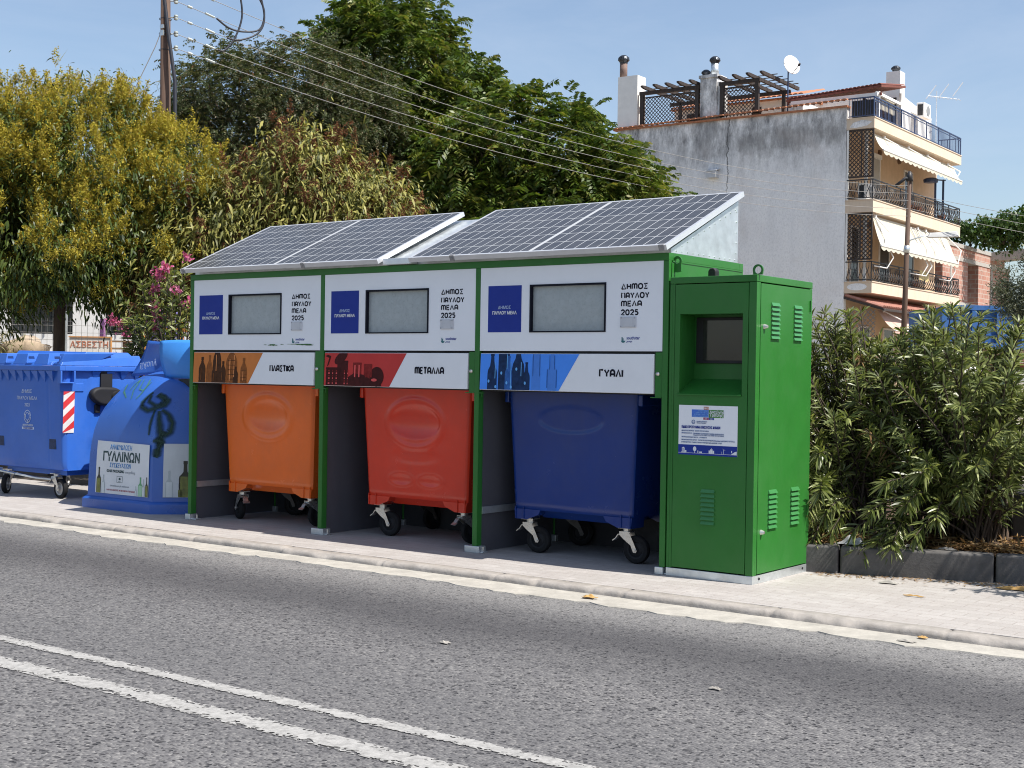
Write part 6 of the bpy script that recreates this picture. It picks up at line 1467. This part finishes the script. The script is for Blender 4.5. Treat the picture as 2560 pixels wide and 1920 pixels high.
for y, z in ((3.4, 5.25), (5.6, 5.22), (2.4, 2.35)): lm.lathe([(.0, .12), (.10, .10), (.12, .02), (.12, 0)], 12, (0, y, z), 'x')
bq(lm, 'wall_lamp', pm('bronze_lamp', (.16, .09, .05), .5))
# ground floor tiled canopy, lattice
gc = MB()
for i in range(46):
    y = .1 + i * .185; gc.tube([(.02, y, -.46), (1.5, y, -.92)], .07, 6, cap=False)
bq(gc, 'canopy_tiles', pm('pink_tile', (.42, .20, .15), .85, var=.2)); bq(MB().prism([(.0, .0, -.60), (1.55, .0, -1.06), (1.55, .0, -.98), (.0, .0, -.52)], (0, 8.6, 0)), 'canopy_board', M['darkwood'])
b = trellis(.02, 1.20, -3.0, -1.0, .06, .20, .03); bq(b, 'lattice_screen', pm('grey_lattice', (.22, .19, .17), .8))
# top storey: penthouse, canopy roof, chimney, railing backdrop
bq(MB().prism([(-3.1, 5.0, 6.0), (-3.1, 10.2, 6.0), (-3.1, 10.2, 7.7), (-3.1, 5.0, 8.2)], (2.9, 0, 0)), 'penthouse_wall', wh)
lr = MB(); tiles(lr, -2.62, 1.10, 7.10, 7.28, .50, 3.1, .42, 24, .06)
lr.prism([(-2.62, .5, 7.0), (1.12, .5, 7.18), (1.12, 3.1, 7.6), (-2.62, 3.1, 7.42)], (0, 0, .08)); lr.box(-2.6, 1.1, .56, .64, 6.90, 7.0)
bq(lr, 'terrace_canopy', M['tiledark'])
bq(MB().box(.90, 1.02, .55, .67, 6.03, 7.05).box(.90, 1.0, 3.0, 3.1, 6.03, 7.4).box(-2.5, -2.38, .55, .67, 6.5, 6.95).box(.9, 1.0, .5, 3.2, 6.93, 7.03).box(-2.4, 1.0, .42, .50, 6.86, 6.98), 'canopy_post', wh)
bq(MB().box(.10, .96, .30, .34, 6.05, 6.72), 'dark_screen', M['iron']); bq(MB().box(.10, .90, 2.7, 2.75, 6.05, 7.2), 'dark_screen', M['iron'])
bq(MB().box(.80, .84, .9, 2.9, 6.5, 7.05), 'side_blind', M['awning'])
c3 = bq(MB().box(.02, .58, 4.0, 4.55, 6.03, 8.50), 'chimney', wh); cowl(.30, 4.28, 8.50, .16, c3)
tb = MB()
for x, y in ((.45, 1.2), (.55, 1.9), (.5, 2.5)):
    for dx, dy in ((-.18, -.18), (.18, -.18), (.18, .18), (-.18, .18)): tb.bar((x + dx, y + dy, 6.03), (x + dx, y + dy, 6.5), .04, .04)
    tb.box(x - .21, x + .21, y - .21, y + .21, 6.48, 6.53).box(x - .21, x - .18, y - .21, y + .21, 6.53, 6.95)
bq(tb, 'timber_chair', M['wood'])
def put(name, mb, mat, label, cat, group=None):
    """a thing fixed to the block: its own top-level object, in the block's coordinates"""
    o = mb.build(name, mat, None); o.location = BX.location; o.rotation_euler = BX.rotation_euler; return tag(o, label, cat, group)
def fixed(name, local, label, cat, group=None):
    w = Matrix.Rotation(.0308, 3, 'Z') @ Vector(local) + Vector(BX.location)
    return thing(name, w, label, cat, group, .0308)
def ac(local, label):
    t = fixed('air_conditioner', local, label, 'air conditioner', 'air conditioners on the block')
    MB().box(0, .32, 0, .85, 0, .62).build('casing', wh, t, world=False, bevel=.02)
    MB().lathe([(.22, .322), (.21, .335), (.06, .34), (0, .34)], 18, (0, .50, .32), 'x').build('fan_guard', pm('fan_grey', (.25, .26, .27), .5), t, world=False)
    MB().box(.05, .27, -.006, 0, .08, .54).build('side_grille', M['iron'], t, world=False)
    return t
ac((.02, 7.6, 7.30), 'white air conditioner high on the penthouse wall under the sky')
ac((.35, .35, 3.06), 'white air conditioner behind the middle balcony railing')
ds = fixed('satellite_dish', (-2.70, 1.0, 6.7), 'white satellite dish on a mast above the roof terrace', 'satellite dish')
MB().tube([(-.08, 0, 0), (-.08, 0, 1.75)], .028, 8).build('mast', M['blueiron'], ds, world=False)
dd_ = MB()
ax_ = Vector((.80, -.52, .28)).normalized(); sx_ = ax_.cross(Vector((0, 0, 1))).normalized(); sz_ = sx_.cross(ax_)
def dishp(u, v): r = v * .36; a = 2 * pi * u; return Vector((.06, 0, 1.82)) + sx_ * r * cos(a) + sz_ * r * 1.1 * sin(a) + ax_ * (.5 * r * r - .05)
dd_.grid(dishp, 24, 6); dd_.build('dish', wh, ds, world=False, smooth=True, solid=.015)
MB().tube([(.10, -.05, 1.45), (.50, -.30, 1.72)], .014, 6).tube([(.47, -.28, 1.68), (.53, -.32, 1.76)], .045, 8).build('receiver_arm', M['iron'], ds, world=False)
an = fixed('television_antenna', (.02, 10.15, 6.1), 'spindly white television antenna on a thin mast at the roof edge', 'antenna')
MB().tube([(0, 0, 0), (0, 0, 2.75)], .022, 6).build('mast', M['alu'], an, world=False)
ya = MB(); ya.tube([(-.3, -.2, 2.55), (.9, .25, 2.35)], .012, 5)
for t in np.linspace(-.25, .85, 8): ya.tube([(t, .1 + t * .3 - .25, 2.48 - .15 * t), (t, .1 + t * .3 + .25, 2.48 - .15 * t)], .008, 4)
for t in (-.3, .25, .85): ya.tube([(t - .12, -.1, 2.45), (t + .2, .2, 3.05)], .022, 5)
ya.build('elements', M['alu'], an, world=False)
pf = put('balcony_lift_frame', MB().box(.95, 1.02, 7.2, 7.27, 3.0, 4.6).box(.95, 1.02, 8.2, 8.27, 3.0, 4.75).bar((.98, 7.2, 3.7), (.98, 8.27, 3.7), .04, .04).bar((.98, 6.6, 4.55), (.98, 8.5, 4.75), .05, .05).lathe([(0, .0), (.28, .02), (.30, .14), (.2, .2), (0, .2)], 14, (.9, 6.9, 4.45)), M['blueiron'], 'dark blue metal frame with a hanging basin at the end of the middle balcony', 'metal frame')
hg = MB()
for y, z in ((5.0, 3.15), (5.9, 3.12), (8.8, 3.1), (5.6, .12)): hg.lathe([(.0, 0), (.13, 0), (.17, .26), (.0, .26)], 12, (.75, y, z))
put('flower_pots', hg, pm('terracotta_pot', (.30, .12, .07), .8), 'terracotta pots standing along the balcony floors', 'pots')
tb2 = MB().box(.35, .85, 2.2, 3.0, 3.66, 3.70)
for y in (2.25, 2.9): tb2.bar((.4, y, 3.03), (.8, y, 3.66), .03, .03).bar((.8, y, 3.03), (.4, y, 3.66), .03, .03)
put('folding_table', tb2, wh, 'white folding table on the middle balcony', 'table')
cl_ = MB(); 
def clth(u, v): return (1.075 + .02 * sin(u * 9), 5.2 + u * 1.1, .78 - .38 * v + .02 * sin(u * 14))
cl_.grid(clth, 16, 6); put('hung_cloth', cl_, pm('yellow_white_cloth', (.55, .45, .22), .9, var=.5, scale=9), 'patterned yellowish cloth hung over the lowest balcony railing', 'cloth')

# ------------------------------------------------------------------ unfinished brick house further back
def brickmat():
    m, nt, b, L = newmat('hollow_brick'); br = node(nt, 'ShaderNodeTexBrick'); br.inputs['Scale'].default_value = 1; br.inputs['Brick Width'].default_value = .42; br.inputs['Row Height'].default_value = .22; br.inputs['Mortar Size'].default_value = .022
    br.inputs['Color1'].default_value = (.42, .20, .15, 1); br.inputs['Color2'].default_value = (.34, .155, .115, 1); br.inputs['Mortar'].default_value = (.42, .33, .28, 1)
    sx = node(nt, 'ShaderNodeTexCoord'); se = node(nt, 'ShaderNodeSeparateXYZ'); cb_ = node(nt, 'ShaderNodeCombineXYZ'); L.new(sx.outputs['Object'], se.inputs[0])
    L.new(mth(nt, 'ADD', se.outputs[0], se.outputs[1]), cb_.inputs[0]); L.new(se.outputs[2], cb_.inputs[1]); L.new(cb_.outputs[0], br.inputs['Vector'])
    c = mixc(nt, ramp(nt, noise(nt, 2, 7, .7, objco(nt)), [(.45, 0), (.7, .5)]), br.outputs[0], (.50, .40, .34))
    L.new(c, b.inputs['Base Color']); b.inputs['Roughness'].default_value = .95; return m
BH = fixed('brick_house', (-.2, 16, GZ), 'unfinished red brick house with empty door openings behind the apartment block', 'building')
h0 = -GZ
bk = MB()
segs = [(10.45, 11.0), (12.05, 15.75), (17.4, 22.6)]
for a, c in segs: bk.box(-4, 0, a - 16, c - 16, h0 + .0, h0 + 1.9)
bk.box(-4, 0, 10.45 - 16, 22.6 - 16, 0, h0 - .12)
bk.box(-4, 0, 10.45 - 16, 21.8 - 16, h0 + 2.08, h0 + 2.50)
bk.build('brick_wall', brickmat(), BH, world=False)
MB().box(-4.1, .03, -5.6, 6.7, h0 + 1.9, h0 + 2.08).box(-4.1, .10, -5.6, 6.8, h0 - .12, h0 + .02).box(-4.1, .04, -5.6, 5.85, h0 + 2.5, h0 + 2.68).box(-.3, .025, -2.9, -2.65, h0, h0 + 1.9).box(-.3, .025, 3.4, 3.65, h0, h0 + 1.9).build('concrete_frame', M['concrete'], BH, world=False)
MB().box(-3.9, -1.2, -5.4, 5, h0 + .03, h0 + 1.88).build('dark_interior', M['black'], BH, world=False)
MB().hexa([(-3, 3.2, h0 + 2.1), (1.6, 3.4, h0 + 2.35), (1.6, 8.0, h0 + 2.75), (-3, 8.2, h0 + 2.4), (-3, 3.2, h0 + 2.45), (1.6, 3.4, h0 + 2.80), (1.6, 8.0, h0 + 3.2), (-3, 8.2, h0 + 2.8)]).build('concrete_canopy', M['concrete'], BH, world=False)
# vine over its roof, grey-green tree at the right edge
vn = fixed('roof_vine', (.6, 16, 2.7), 'leafy green vine spread over the brick house roof', 'vine')
vb = [(-.7, 15.6, 3.35, .65, .8, .42), (.4, 16, 3.4, .8, .8, .55), (1.5, 16.2, 3.5, .8, .9, .62), (2.4, 16.5, 3.6, .8, .9, .80), (1.2, 16, 2.95, .9, .8, .45)]
Rz = np.array(Matrix.Rotation(.0308, 3, 'Z')); bl = np.array(BX.location)
vbw = [tuple(Rz @ np.array(q[:3]) + bl) + q[3:] for q in vb]
cl, cd_ = crown_clumps(vbw, 150, .5, -.8); k = nr.integers(0, len(cl), 5200); p = cl[k] + jit(len(k), .16); lv = Leaves()
lv.add(leaf_arrays(p, unit(rand_dirs(len(k)) + DOWN * .6), unit(cd_[k] + jit(len(k), .5)), nr.uniform(.12, .22, len(k)), nr.uniform(.10, .18, len(k)), .2, False), 0)
vo = npmesh('foliage', np.concatenate(lv.V) - np.array(vn.location), lv.F, [VINE], None); vo.parent = vn; vo.rotation_euler = (0, 0, -.0308)
sb = MB()
for i in range(14):
    a = Vector((rng.uniform(-1.2, 1.6), rng.uniform(-.3, .6), .02)); sb.tube([a, a + Vector((rng.uniform(-.2, .2), 0, .35)), a + Vector((rng.uniform(-.5, .5), 0, .8))], [.03, .02, .012], 5)
sb.build('stems', M['bark'], vn, world=False)
gt_ = thing('olive_tree', (3.05, 17.3, 0), 'grey-green olive tree at the right edge behind the blue truck body', 'tree')
ob_ = [(2.22, 16.72, 2.95, .38, .5, .62), (2.65, 17.05, 3.05, .62, .8, .60), (3.2, 17.4, 2.8, .8, .8, .9), (2.45, 16.9, 2.6, .5, .6, .6)]
cl, cd_ = crown_clumps(ob_, 120, .4, -.8); limbs(gt_, (3.05, 17.3, 0), .10, cl, ob_, 18, .5)
k = nr.integers(0, len(cl), 26000); p = cl[k] + jit(len(k), .10); lv = Leaves(); lv.add(leaf_arrays(p, unit(cd_[k] * .5 + rand_dirs(len(k)) + np.array([0, 0, .3])), rand_dirs(len(k)), nr.uniform(.05, .085, len(k)), .020, .1, False), 0)
lv.build('crown', [OLV], gt_)
# far tree crown beyond the roofs at the right
# ------------------------------------------------------------------ blue truck body
tk = thing('tipper_truck', (1.6, 18.6, 0), 'old blue tipper truck body with rusty patches, behind the oleanders at the right edge', 'truck')
TD = Vector((.80, .60, 0)).normalized(); TN = Vector((-TD.y, TD.x, 0)); T0 = Vector((.40, 17.82, 0))
bt_ = pm('faded_truck_blue', (.030, .125, .36), .55, var=.22, scale=5, dirt=.35, dirtc=(.16, .17, .22), bmp=.1); ru = pm('rusty_blue', (.16, .09, .07), .8, var=.5, scale=7)
def tp(u, v, z): return T0 + TD * u + TN * v + Vector((0, 0, z))
def tb_(mb, u0, u1, v0, v1, z0, z1, mi=0): return mb.hexa([tp(u0, v0, z0), tp(u1, v0, z0), tp(u1, v1, z0), tp(u0, v1, z0), tp(u0, v0, z1), tp(u1, v0, z1), tp(u1, v1, z1), tp(u0, v1, z1)], mi)
tb_(tb_(tb_(tb_(tb_(MB(), 0, 4.6, 0, .05, 1.95, 2.72), 0, .05, .05, 2.2, 1.95, 2.72), 4.55, 4.6, .05, 2.2, 1.95, 2.72), .05, 4.55, 2.15, 2.2, 1.95, 2.72), .05, 4.55, .05, 2.15, 1.95, 2.0).build('body', bt_, tk)
r_ = MB(); tb_(r_, -.03, 4.63, -.06, -.001, 2.66, 2.75); tb_(r_, -.03, 4.63, -.06, -.001, 1.93, 2.03)
for u in (-.02, .55, 1.02, 1.5, 1.98, 2.46, 2.94): tb_(r_, u, u + .09, -.055, -.001, 2.03, 2.66)
for z in (2.18, 2.34, 2.50): tb_(r_, 0, 4.6, -.012, -.001, z, z + .015)
r_.build('body_ribs', bt_, tk)
ch_ = MB(); tb_(ch_, .1, 4.5, .5, .62, 1.55, 1.93); tb_(ch_, .1, 4.5, 1.6, 1.72, 1.55, 1.93); tb_(ch_, .3, 2.6, -.05, .05, 1.80, 1.92); ch_.build('chassis', ru, tk)
for u in (.9, 3.4):
    w_ = MB(); c0 = tp(u, .05, .55); c1 = tp(u, .38, .55); n = 24; vs = []
    for r, h in ((.18, .04), (.30, 0), (.52, .02), (.55, .10), (.55, .26), (.52, .33), (.2, .33)):
        for q in range(n): a = 2 * pi * q / n; vs.append(c0 + TN * h + TD * r * cos(a) + Vector((0, 0, r * sin(a))))
    w_.add(vs, [(i * n + q, i * n + (q + 1) % n, (i + 1) * n + (q + 1) % n, (i + 1) * n + q) for i in range(6) for q in range(n)]); w_.build('wheel', M['rubber'], tk)
cbn = MB(); tb_(cbn, 4.9, 6.6, 0, 2.1, .8, 2.5); cbn.build('cab', bt_, tk, bevel=.12)
# ------------------------------------------------------------------ behind the oleanders: low concrete walls, white container
o = MB().hexa([(6.40, 2.35, 0), (9.5, 2.30, 0), (9.5, 2.75, 0), (6.40, 2.80, 0), (6.40, 2.35, .50), (9.5, 2.30, .62), (9.5, 2.75, .78), (6.40, 2.80, .66)]).build('retaining_wall', M['plkerb'], None, bevel=.02); tag(o, 'low rough concrete wall at the right edge behind the oleander', 'wall')
o = MB().box(1.5, 2.2, 13.6, 14.8, .0, 1.55).build('water_tank', wh, None, bevel=.08); tag(o, 'white tank half hidden behind the oleander, below the blue truck', 'tank')
o = MB().box(-3.0, 4.5, 8.0, 8.25, -.05, .75).build('garden_wall', M['whitewash'], None, bevel=.02); tag(o, 'low pale wall glimpsed through the oleander leaves', 'wall')
# ------------------------------------------------------------------ yard behind the yellow tree
RD = Vector(r2).normalized(); RD.z = 0; RD.normalize(); FD = Vector((-RD.y, RD.x, 0))   # along and away from the view at the far left
hs = thing('low_house', (-11.0, 5.0, 0), 'low white house with barred dark windows behind the yellow flowering tree', 'building')
H0 = Vector((-11.9, 3.7, 0)); HD = Vector((.80, .60, 0))
HN = Vector((-HD.y, HD.x, 0))
def hp(u, v, z): return H0 + HD * u + HN * v + Vector((0, 0, z))
def hb(mb, u0, u1, v0, v1, z0, z1): return mb.hexa([hp(u0, v0, z0), hp(u1, v0, z0), hp(u1, v1, z0), hp(u0, v1, z0), hp(u0, v0, z1), hp(u1, v0, z1), hp(u1, v1, z1), hp(u0, v1, z1)])
hw = MB(); hb(hw, -4, 2.2, 0, .2, 0, 1.85); hb(hw, -4, 2.2, 0, .2, 2.75, 3.3); hb(hw, -4, .6, 0, .2, 1.85, 2.75); hb(hw, 1.5, 1.95, 0, .2, 1.85, 2.75); hb(hw, 3.0, 3.5, 0, .2, 1.85, 2.75); hb(hw, 4.4, 7, 0, .2, 1.85, 3.3); hb(hw, 2.2, 4.4, 0, .2, 2.75, 3.3); hb(hw, 2.2, 7, 0, .2, 0, 1.85); hb(hw, -4, 7, 2.4, 2.6, 0, 3.3); hb(hw, -4, -3.8, .2, 2.4, 0, 3.3); hb(hw, 6.8, 7, .2, 2.4, 0, 3.3)
hw.build('wall', M['whitewash'], hs)
hr = MB(); hb(hr, -4.2, 7.2, -.25, 2.8, 3.3, 3.42); hr.build('roof', M['tile'], hs)
for u0, u1 in ((.6, 1.5), (1.95, 3.0), (3.5, 4.4)):
    wf = hb(MB(), u0, u1, .12, .15, 1.85, 2.75).build('window', M['glass'], hs); bb_ = MB()
    for j in range(6): bb_.tube([hp(u0 + (u1 - u0) * (j + .5) / 6, -.02, 1.85), hp(u0 + (u1 - u0) * (j + .5) / 6, -.02, 2.75)], .010, 5)
    for z in (2.05, 2.3, 2.55): bb_.tube([hp(u0, -.02, z), hp(u1, -.02, z)], .010, 5)
    bb_.build('window_bars', M['iron'], wf)
sw = MB()
SWM = pm('rubble_stone', (.38, .30, .22), .95, var=.4, scale=5, bmp=.8, bscale=9)
o = MB().grid(lambda u, v: tuple(Vector((-9.6 + 2.3 * u, 1.85 + 1.65 * u, 0)) + Vector((.1 * sin(u * 40 + v * 9), -.08 * cos(u * 37), 0)) + Vector((0, 0, v * (1.62 + .06 * sin(u * 23) + .04 * sin(u * 51))))), 60, 10).build('stone_wall', SWM, None, solid=.35, smooth=True)
tag(o, 'rough stone wall with dry weeds in front of the low white house', 'wall')
# weeds along that wall
wdn = 2600; u = nr.random(wdn); ps = np.stack([-9.4 + 2.1 * u + nr.normal(size=wdn) * .12, 1.75 + 1.5 * u - .25 + nr.normal(size=wdn) * .12, 1.15 + .6 * nr.random(wdn)], 1)
lv = Leaves(); lv.add(leaf_arrays(ps, rand_dirs(wdn) + np.array([0, 0, 1.2]), rand_dirs(wdn), nr.uniform(.08, .18, wdn), .018, .2, False), 0)
o = lv.build('dry_weeds', [leafmat('dry_weed_leaf', [(.20, .19, .10), (.30, .27, .16), (.14, .17, .08)], .8, .3, .2)], None); tag(o, 'pale dry weeds growing along the rubble stone wall', 'weeds', kind='stuff')
# the hand painted board
SG = Vector((-7.70, 4.235, 0)); SD = Vector((.79, .61, 0)).normalized(); SNn = Vector((SD.y, -SD.x, 0))
sg = thing('painted_sign', (-7.50, 4.38, 0), 'hand painted white board reading ΑΣΒΕΣΤΗ with an orange rim', 'sign')
def sp_(u, z, v=0): return SG + SD * u + SNn * v + Vector((0, 0, z))
def sbx(u0, u1, v0, v1, z0, z1): return MB().hexa([sp_(u0, z0, v0), sp_(u1, z0, v0), sp_(u1, z0, v1), sp_(u0, z0, v1), sp_(u0, z1, v0), sp_(u1, z1, v0), sp_(u1, z1, v1), sp_(u0, z1, v1)])
sbx(-.05, .55, -.02, 0, 1.44, 1.756).build('board', pm('sign_white', (.80, .77, .72), .7, var=.05), sg)
om = pm('sign_orange', (.62, .30, .10), .7, var=.15)
e_ = MB()
for a in ((-.06, .568, -.022, .012, 1.757, 1.773), (-.06, .568, -.022, .012, 1.42, 1.439), (.551, .568, -.022, .012, 1.439, 1.757)):
    u0, u1, v0, v1, z0, z1 = a; e_.hexa([sp_(u0, z0, v0), sp_(u1, z0, v0), sp_(u1, z0, v1), sp_(u0, z0, v1), sp_(u0, z1, v0), sp_(u1, z1, v0), sp_(u1, z1, v1), sp_(u0, z1, v1)])
e_.build('rim', om, sg)
text('ΑΣΒΕΣΤΗ', .125, 'lettering', pm('sign_red_ink', (.52, .20, .12), .7, var=.3, scale=30), sg, sp_(-.04, 1.61, .004), SD, (0, 0, 1), bold=.015, width=.56)
MB().tube([sp_(.0, 0, -.03), sp_(.0, 1.7, -.035)], .02, 6).tube([sp_(.48, 0, -.035), sp_(.48, 1.7, -.035)], .02, 6).build('leg', M['darkwood'], sg)
# yard clutter seen between leaves: plank, pallets, orange frame, mesh fence
o = MB().bar((-7.72, 4.75, 1.0), (-7.72, 4.77, 2.05), .10, .03).build('purple_plank', pm('purple_paint', (.40, .16, .40), .7), None); tag(o, 'narrow purple plank standing behind the painted sign', 'plank')
pl_ = MB()
for j in range(5):
    z = 1.28 + .11 * j; c = Vector((-7.75, 5.25, z)); pl_.bar(c - SD * .40, c + SD * .40, .35, .02)
    for q in (-.36, 0, .36): pl_.bar(c + SD * q - Vector((0, 0, .05)) - SNn * .15, c + SD * q - Vector((0, 0, .05)) + SNn * .15, .08, .07)
pl_.box(-8.05, -7.45, 5.0, 5.5, 0, 1.2)
o = pl_.build('pallet_stack', pm('pallet_timber', (.30, .19, .11), .9, var=.3), None); tag(o, 'stack of timber pallets right of the purple plank', 'pallets')
of = thing('orange_rack', (-6.2, 4.1, 0), 'orange painted rack frame with wire mesh, left of the pink oleander', 'rack')
fb = MB(); oc = pm('orange_steel', (.55, .24, .05), .6, var=.2)
R0 = Vector((-6.06, 4.22, 0)); 
for u in (0, .52, 1.1): fb.bar(R0 + SD * u, R0 + SD * u + Vector((0, 0, 2.5 if u else 1.86)), .06, .06)
for z in (1.86, 1.45, 1.0): fb.bar(R0 + Vector((0, 0, z)), R0 + SD * 1.1 + Vector((0, 0, z)), .05, .05)
fb.build('frame', oc, of); mw = MB()
for j in range(22): mw.tube([R0 + SD * (.05 * j) + Vector((0, 0, 1.0)), R0 + SD * (.05 * j) + Vector((0, 0, 1.86))], .004, 4, cap=False)
for j in range(16): mw.tube([R0 + Vector((0, 0, 1.02 + .054 * j)), R0 + SD * 1.1 + Vector((0, 0, 1.02 + .054 * j))], .004, 4, cap=False)
mw.build('wire_mesh', M['wire'], of)
o = MB().box(-6.1, -5.2, 5.0, 5.6, .0, 1.75).box(-5.4, -4.6, 4.9, 5.5, 0, 1.35).build('white_sacks', pm('white_sack', (.74, .72, .68), .8, var=.1, bmp=.4, bscale=6), None, bevel=.12); tag(o, 'pale stacked sacks behind the orange rack', 'sacks')
o = MB().box(-6.75, -6.35, 4.75, 5.2, 1.2, 2.15).build('violet_crate', pm('violet_plastic', (.11, .09, .26), .6, var=.3), None, bevel=.03); tag(o, 'dark violet crate standing behind the orange rack', 'crate')
o = MB().box(-5.2, -5.05, 4.9, 5.05, 0, 2.2).build('yellow_post', pm('yellow_paint', (.60, .40, .06), .6), None); tag(o, 'yellow post seen between the pink oleander branches', 'post')
fc = thing('wire_fence', (-8.6, 2.6, 0), 'thin wire fence on posts running behind the yellow flowering tree', 'fence')
F0 = Vector((-9.6, 1.6, 0)); fp_ = MB()
fm = MB()
for j in range(5): MB().tube([F0 + SD * (j * 1.1), F0 + SD * (j * 1.1) + Vector((0, 0, 2.1))], .022, 8).build('fence_post', M['galv'], fc)
for j in range(56): fm.tube([F0 + SD * (j * .08) + Vector((0, 0, .2)), F0 + SD * (j * .08) + Vector((0, 0, 2.0))], .003, 3, cap=False)
for j in range(18): fm.tube([F0 + Vector((0, 0, .2 + .1 * j)), F0 + SD * 4.45 + Vector((0, 0, .2 + .1 * j))], .003, 3, cap=False)
fm.build('fence_mesh', M['wire'], fc)

# ------------------------------------------------------------------ litter and fallen leaves
lt_ = 5200; A_ = nr.random(lt_) * 2.6 - .1; B_ = nr.random(lt_) ** 1.3 * .9 + .16
ps = np.array(K0)[None] + np.array(KD)[None] * A_[:, None] + np.array(KN)[None] * B_[:, None]; ps[:, 2] = .165 + .035 * nr.random(lt_) + .04 * np.sin(ps[:, 0] * 7) * np.cos(ps[:, 1] * 5)
lv = Leaves(); lv.add(leaf_arrays(ps, rand_dirs(lt_) * np.array([1, 1, .25]), np.array([0, 0, 1.0]) + jit(lt_, .35), nr.uniform(.05, .13, lt_), nr.uniform(.008, .02, lt_), .1, False), 0)
o = lv.build('leaf_litter', [leafmat('dry_leaf', [(.10, .05, .022), (.20, .11, .05), (.32, .20, .09), (.40, .28, .14)], .85, .15, .15)], None); tag(o, 'dry brown fallen leaves covering the planter soil', 'fallen leaves', kind='stuff')
def crumple(name, c, sx, sy, sz, mat, label, cat):
    b = MB(); ph = [rng.uniform(0, 6) for _ in range(4)]
    def f(u, v):
        x, y = u - .5, v - .5; z = sz * max(0, (1 - 3.2 * (x * x + y * y))) * (.55 + .45 * sin(9 * u + ph[0]) * cos(8 * v + ph[1])) + .004
        return (c[0] + sx * x * (1 + .2 * sin(7 * v + ph[2])), c[1] + sy * y * (1 + .25 * cos(6 * u + ph[3])), c[2] + z)
    b.grid(f, 14, 12); o = b.build(name, mat, None, solid=.002); tag(o, label, cat); return o
pw2 = pm('crumpled_white_plastic', (.42, .43, .45), .45, var=.1); pap = pm('torn_paper', (.30, .28, .25), .8, var=.1); dl = pm('dry_leaf_tan', (.40, .24, .08), .8, var=.2)
crumple('plastic_bag', (5.72, 1.03, .185), .20, .12, .07, pw2, 'crumpled white plastic bag among the dry leaves under the oleander', 'plastic bag')
crumple('paper_scrap', (6.10, 1.14, .185), .12, .05, .03, pap, 'torn pale paper lying on the planter soil right of the plastic bag', 'litter')
crumple('paper_scrap', (6.13, .66, .002), .11, .05, .02, pap, 'torn white paper on the pavement right of the green cabinet', 'litter')
crumple('paper_scrap', (6.32, 1.2, .185), .11, .04, .02, pap, 'torn paper strip near the edge of the planter kerb', 'litter')
crumple('dry_leaf', (4.86, -.93, RZ + .014), .09, .05, .02, dl, 'tan dry leaf lying on the gutter strip below the cabinet', 'leaf')
crumple('paper_scrap', (6.86, -.955, RZ + .008), .09, .03, .01, pap, 'small white scrap on the gutter strip near the right edge', 'litter')
crumple('dry_leaf', (6.9, -.83, RZ + .014), .05, .03, .012, dl, 'small tan leaf against the kerb near the right edge', 'leaf')
crumple('dry_leaf', (6.45, .25, .002), .12, .018, .01, dl, 'narrow dry leaf on the paving in front of the planter', 'leaf')
for x, y, s, l in ((5.05, -2.55, .06, 'small white scrap on the asphalt below the cabinet'), (6.6, -2.55, .05, 'small white scrap on the asphalt at the lower right'), (-.35, -1.75, .03, 'tiny white scrap on the road at the far left'), (.25, -2.1, .03, 'tiny white scrap on the dark reflection band at the left')):
    crumple('paper_scrap', (x, y, RZ + .002), s, s * .5, .012, pap, l, 'litter')
o = crumple('brown_leaf_strip', (6.9, .95, .002), .30, .06, .03, dl, 'brown dry leaf blown against the planter kerb at the right edge', 'leaf')
fl_ = 420; ps = np.stack([nr.uniform(5.55, 7.2, fl_), nr.uniform(.2, 1.0, fl_), np.full(fl_, .004)], 1); ps[:, 1] = .80 + (ps[:, 0] - 5.5) * .315 - np.abs(nr.normal(size=fl_)) * .10
lv = Leaves(); lv.add(leaf_arrays(ps, rand_dirs(fl_) * np.array([1, 1, .03]), np.array([0, 0, 1.0]) + jit(fl_, .15), nr.uniform(.025, .07, fl_), nr.uniform(.006, .012, fl_), 0, False), 0)
o = lv.build('leaf_litter', [bpy.data.materials['dry_leaf']], None); tag(o, 'small dry leaves swept along the foot of the planter kerb', 'fallen leaves', kind='stuff')
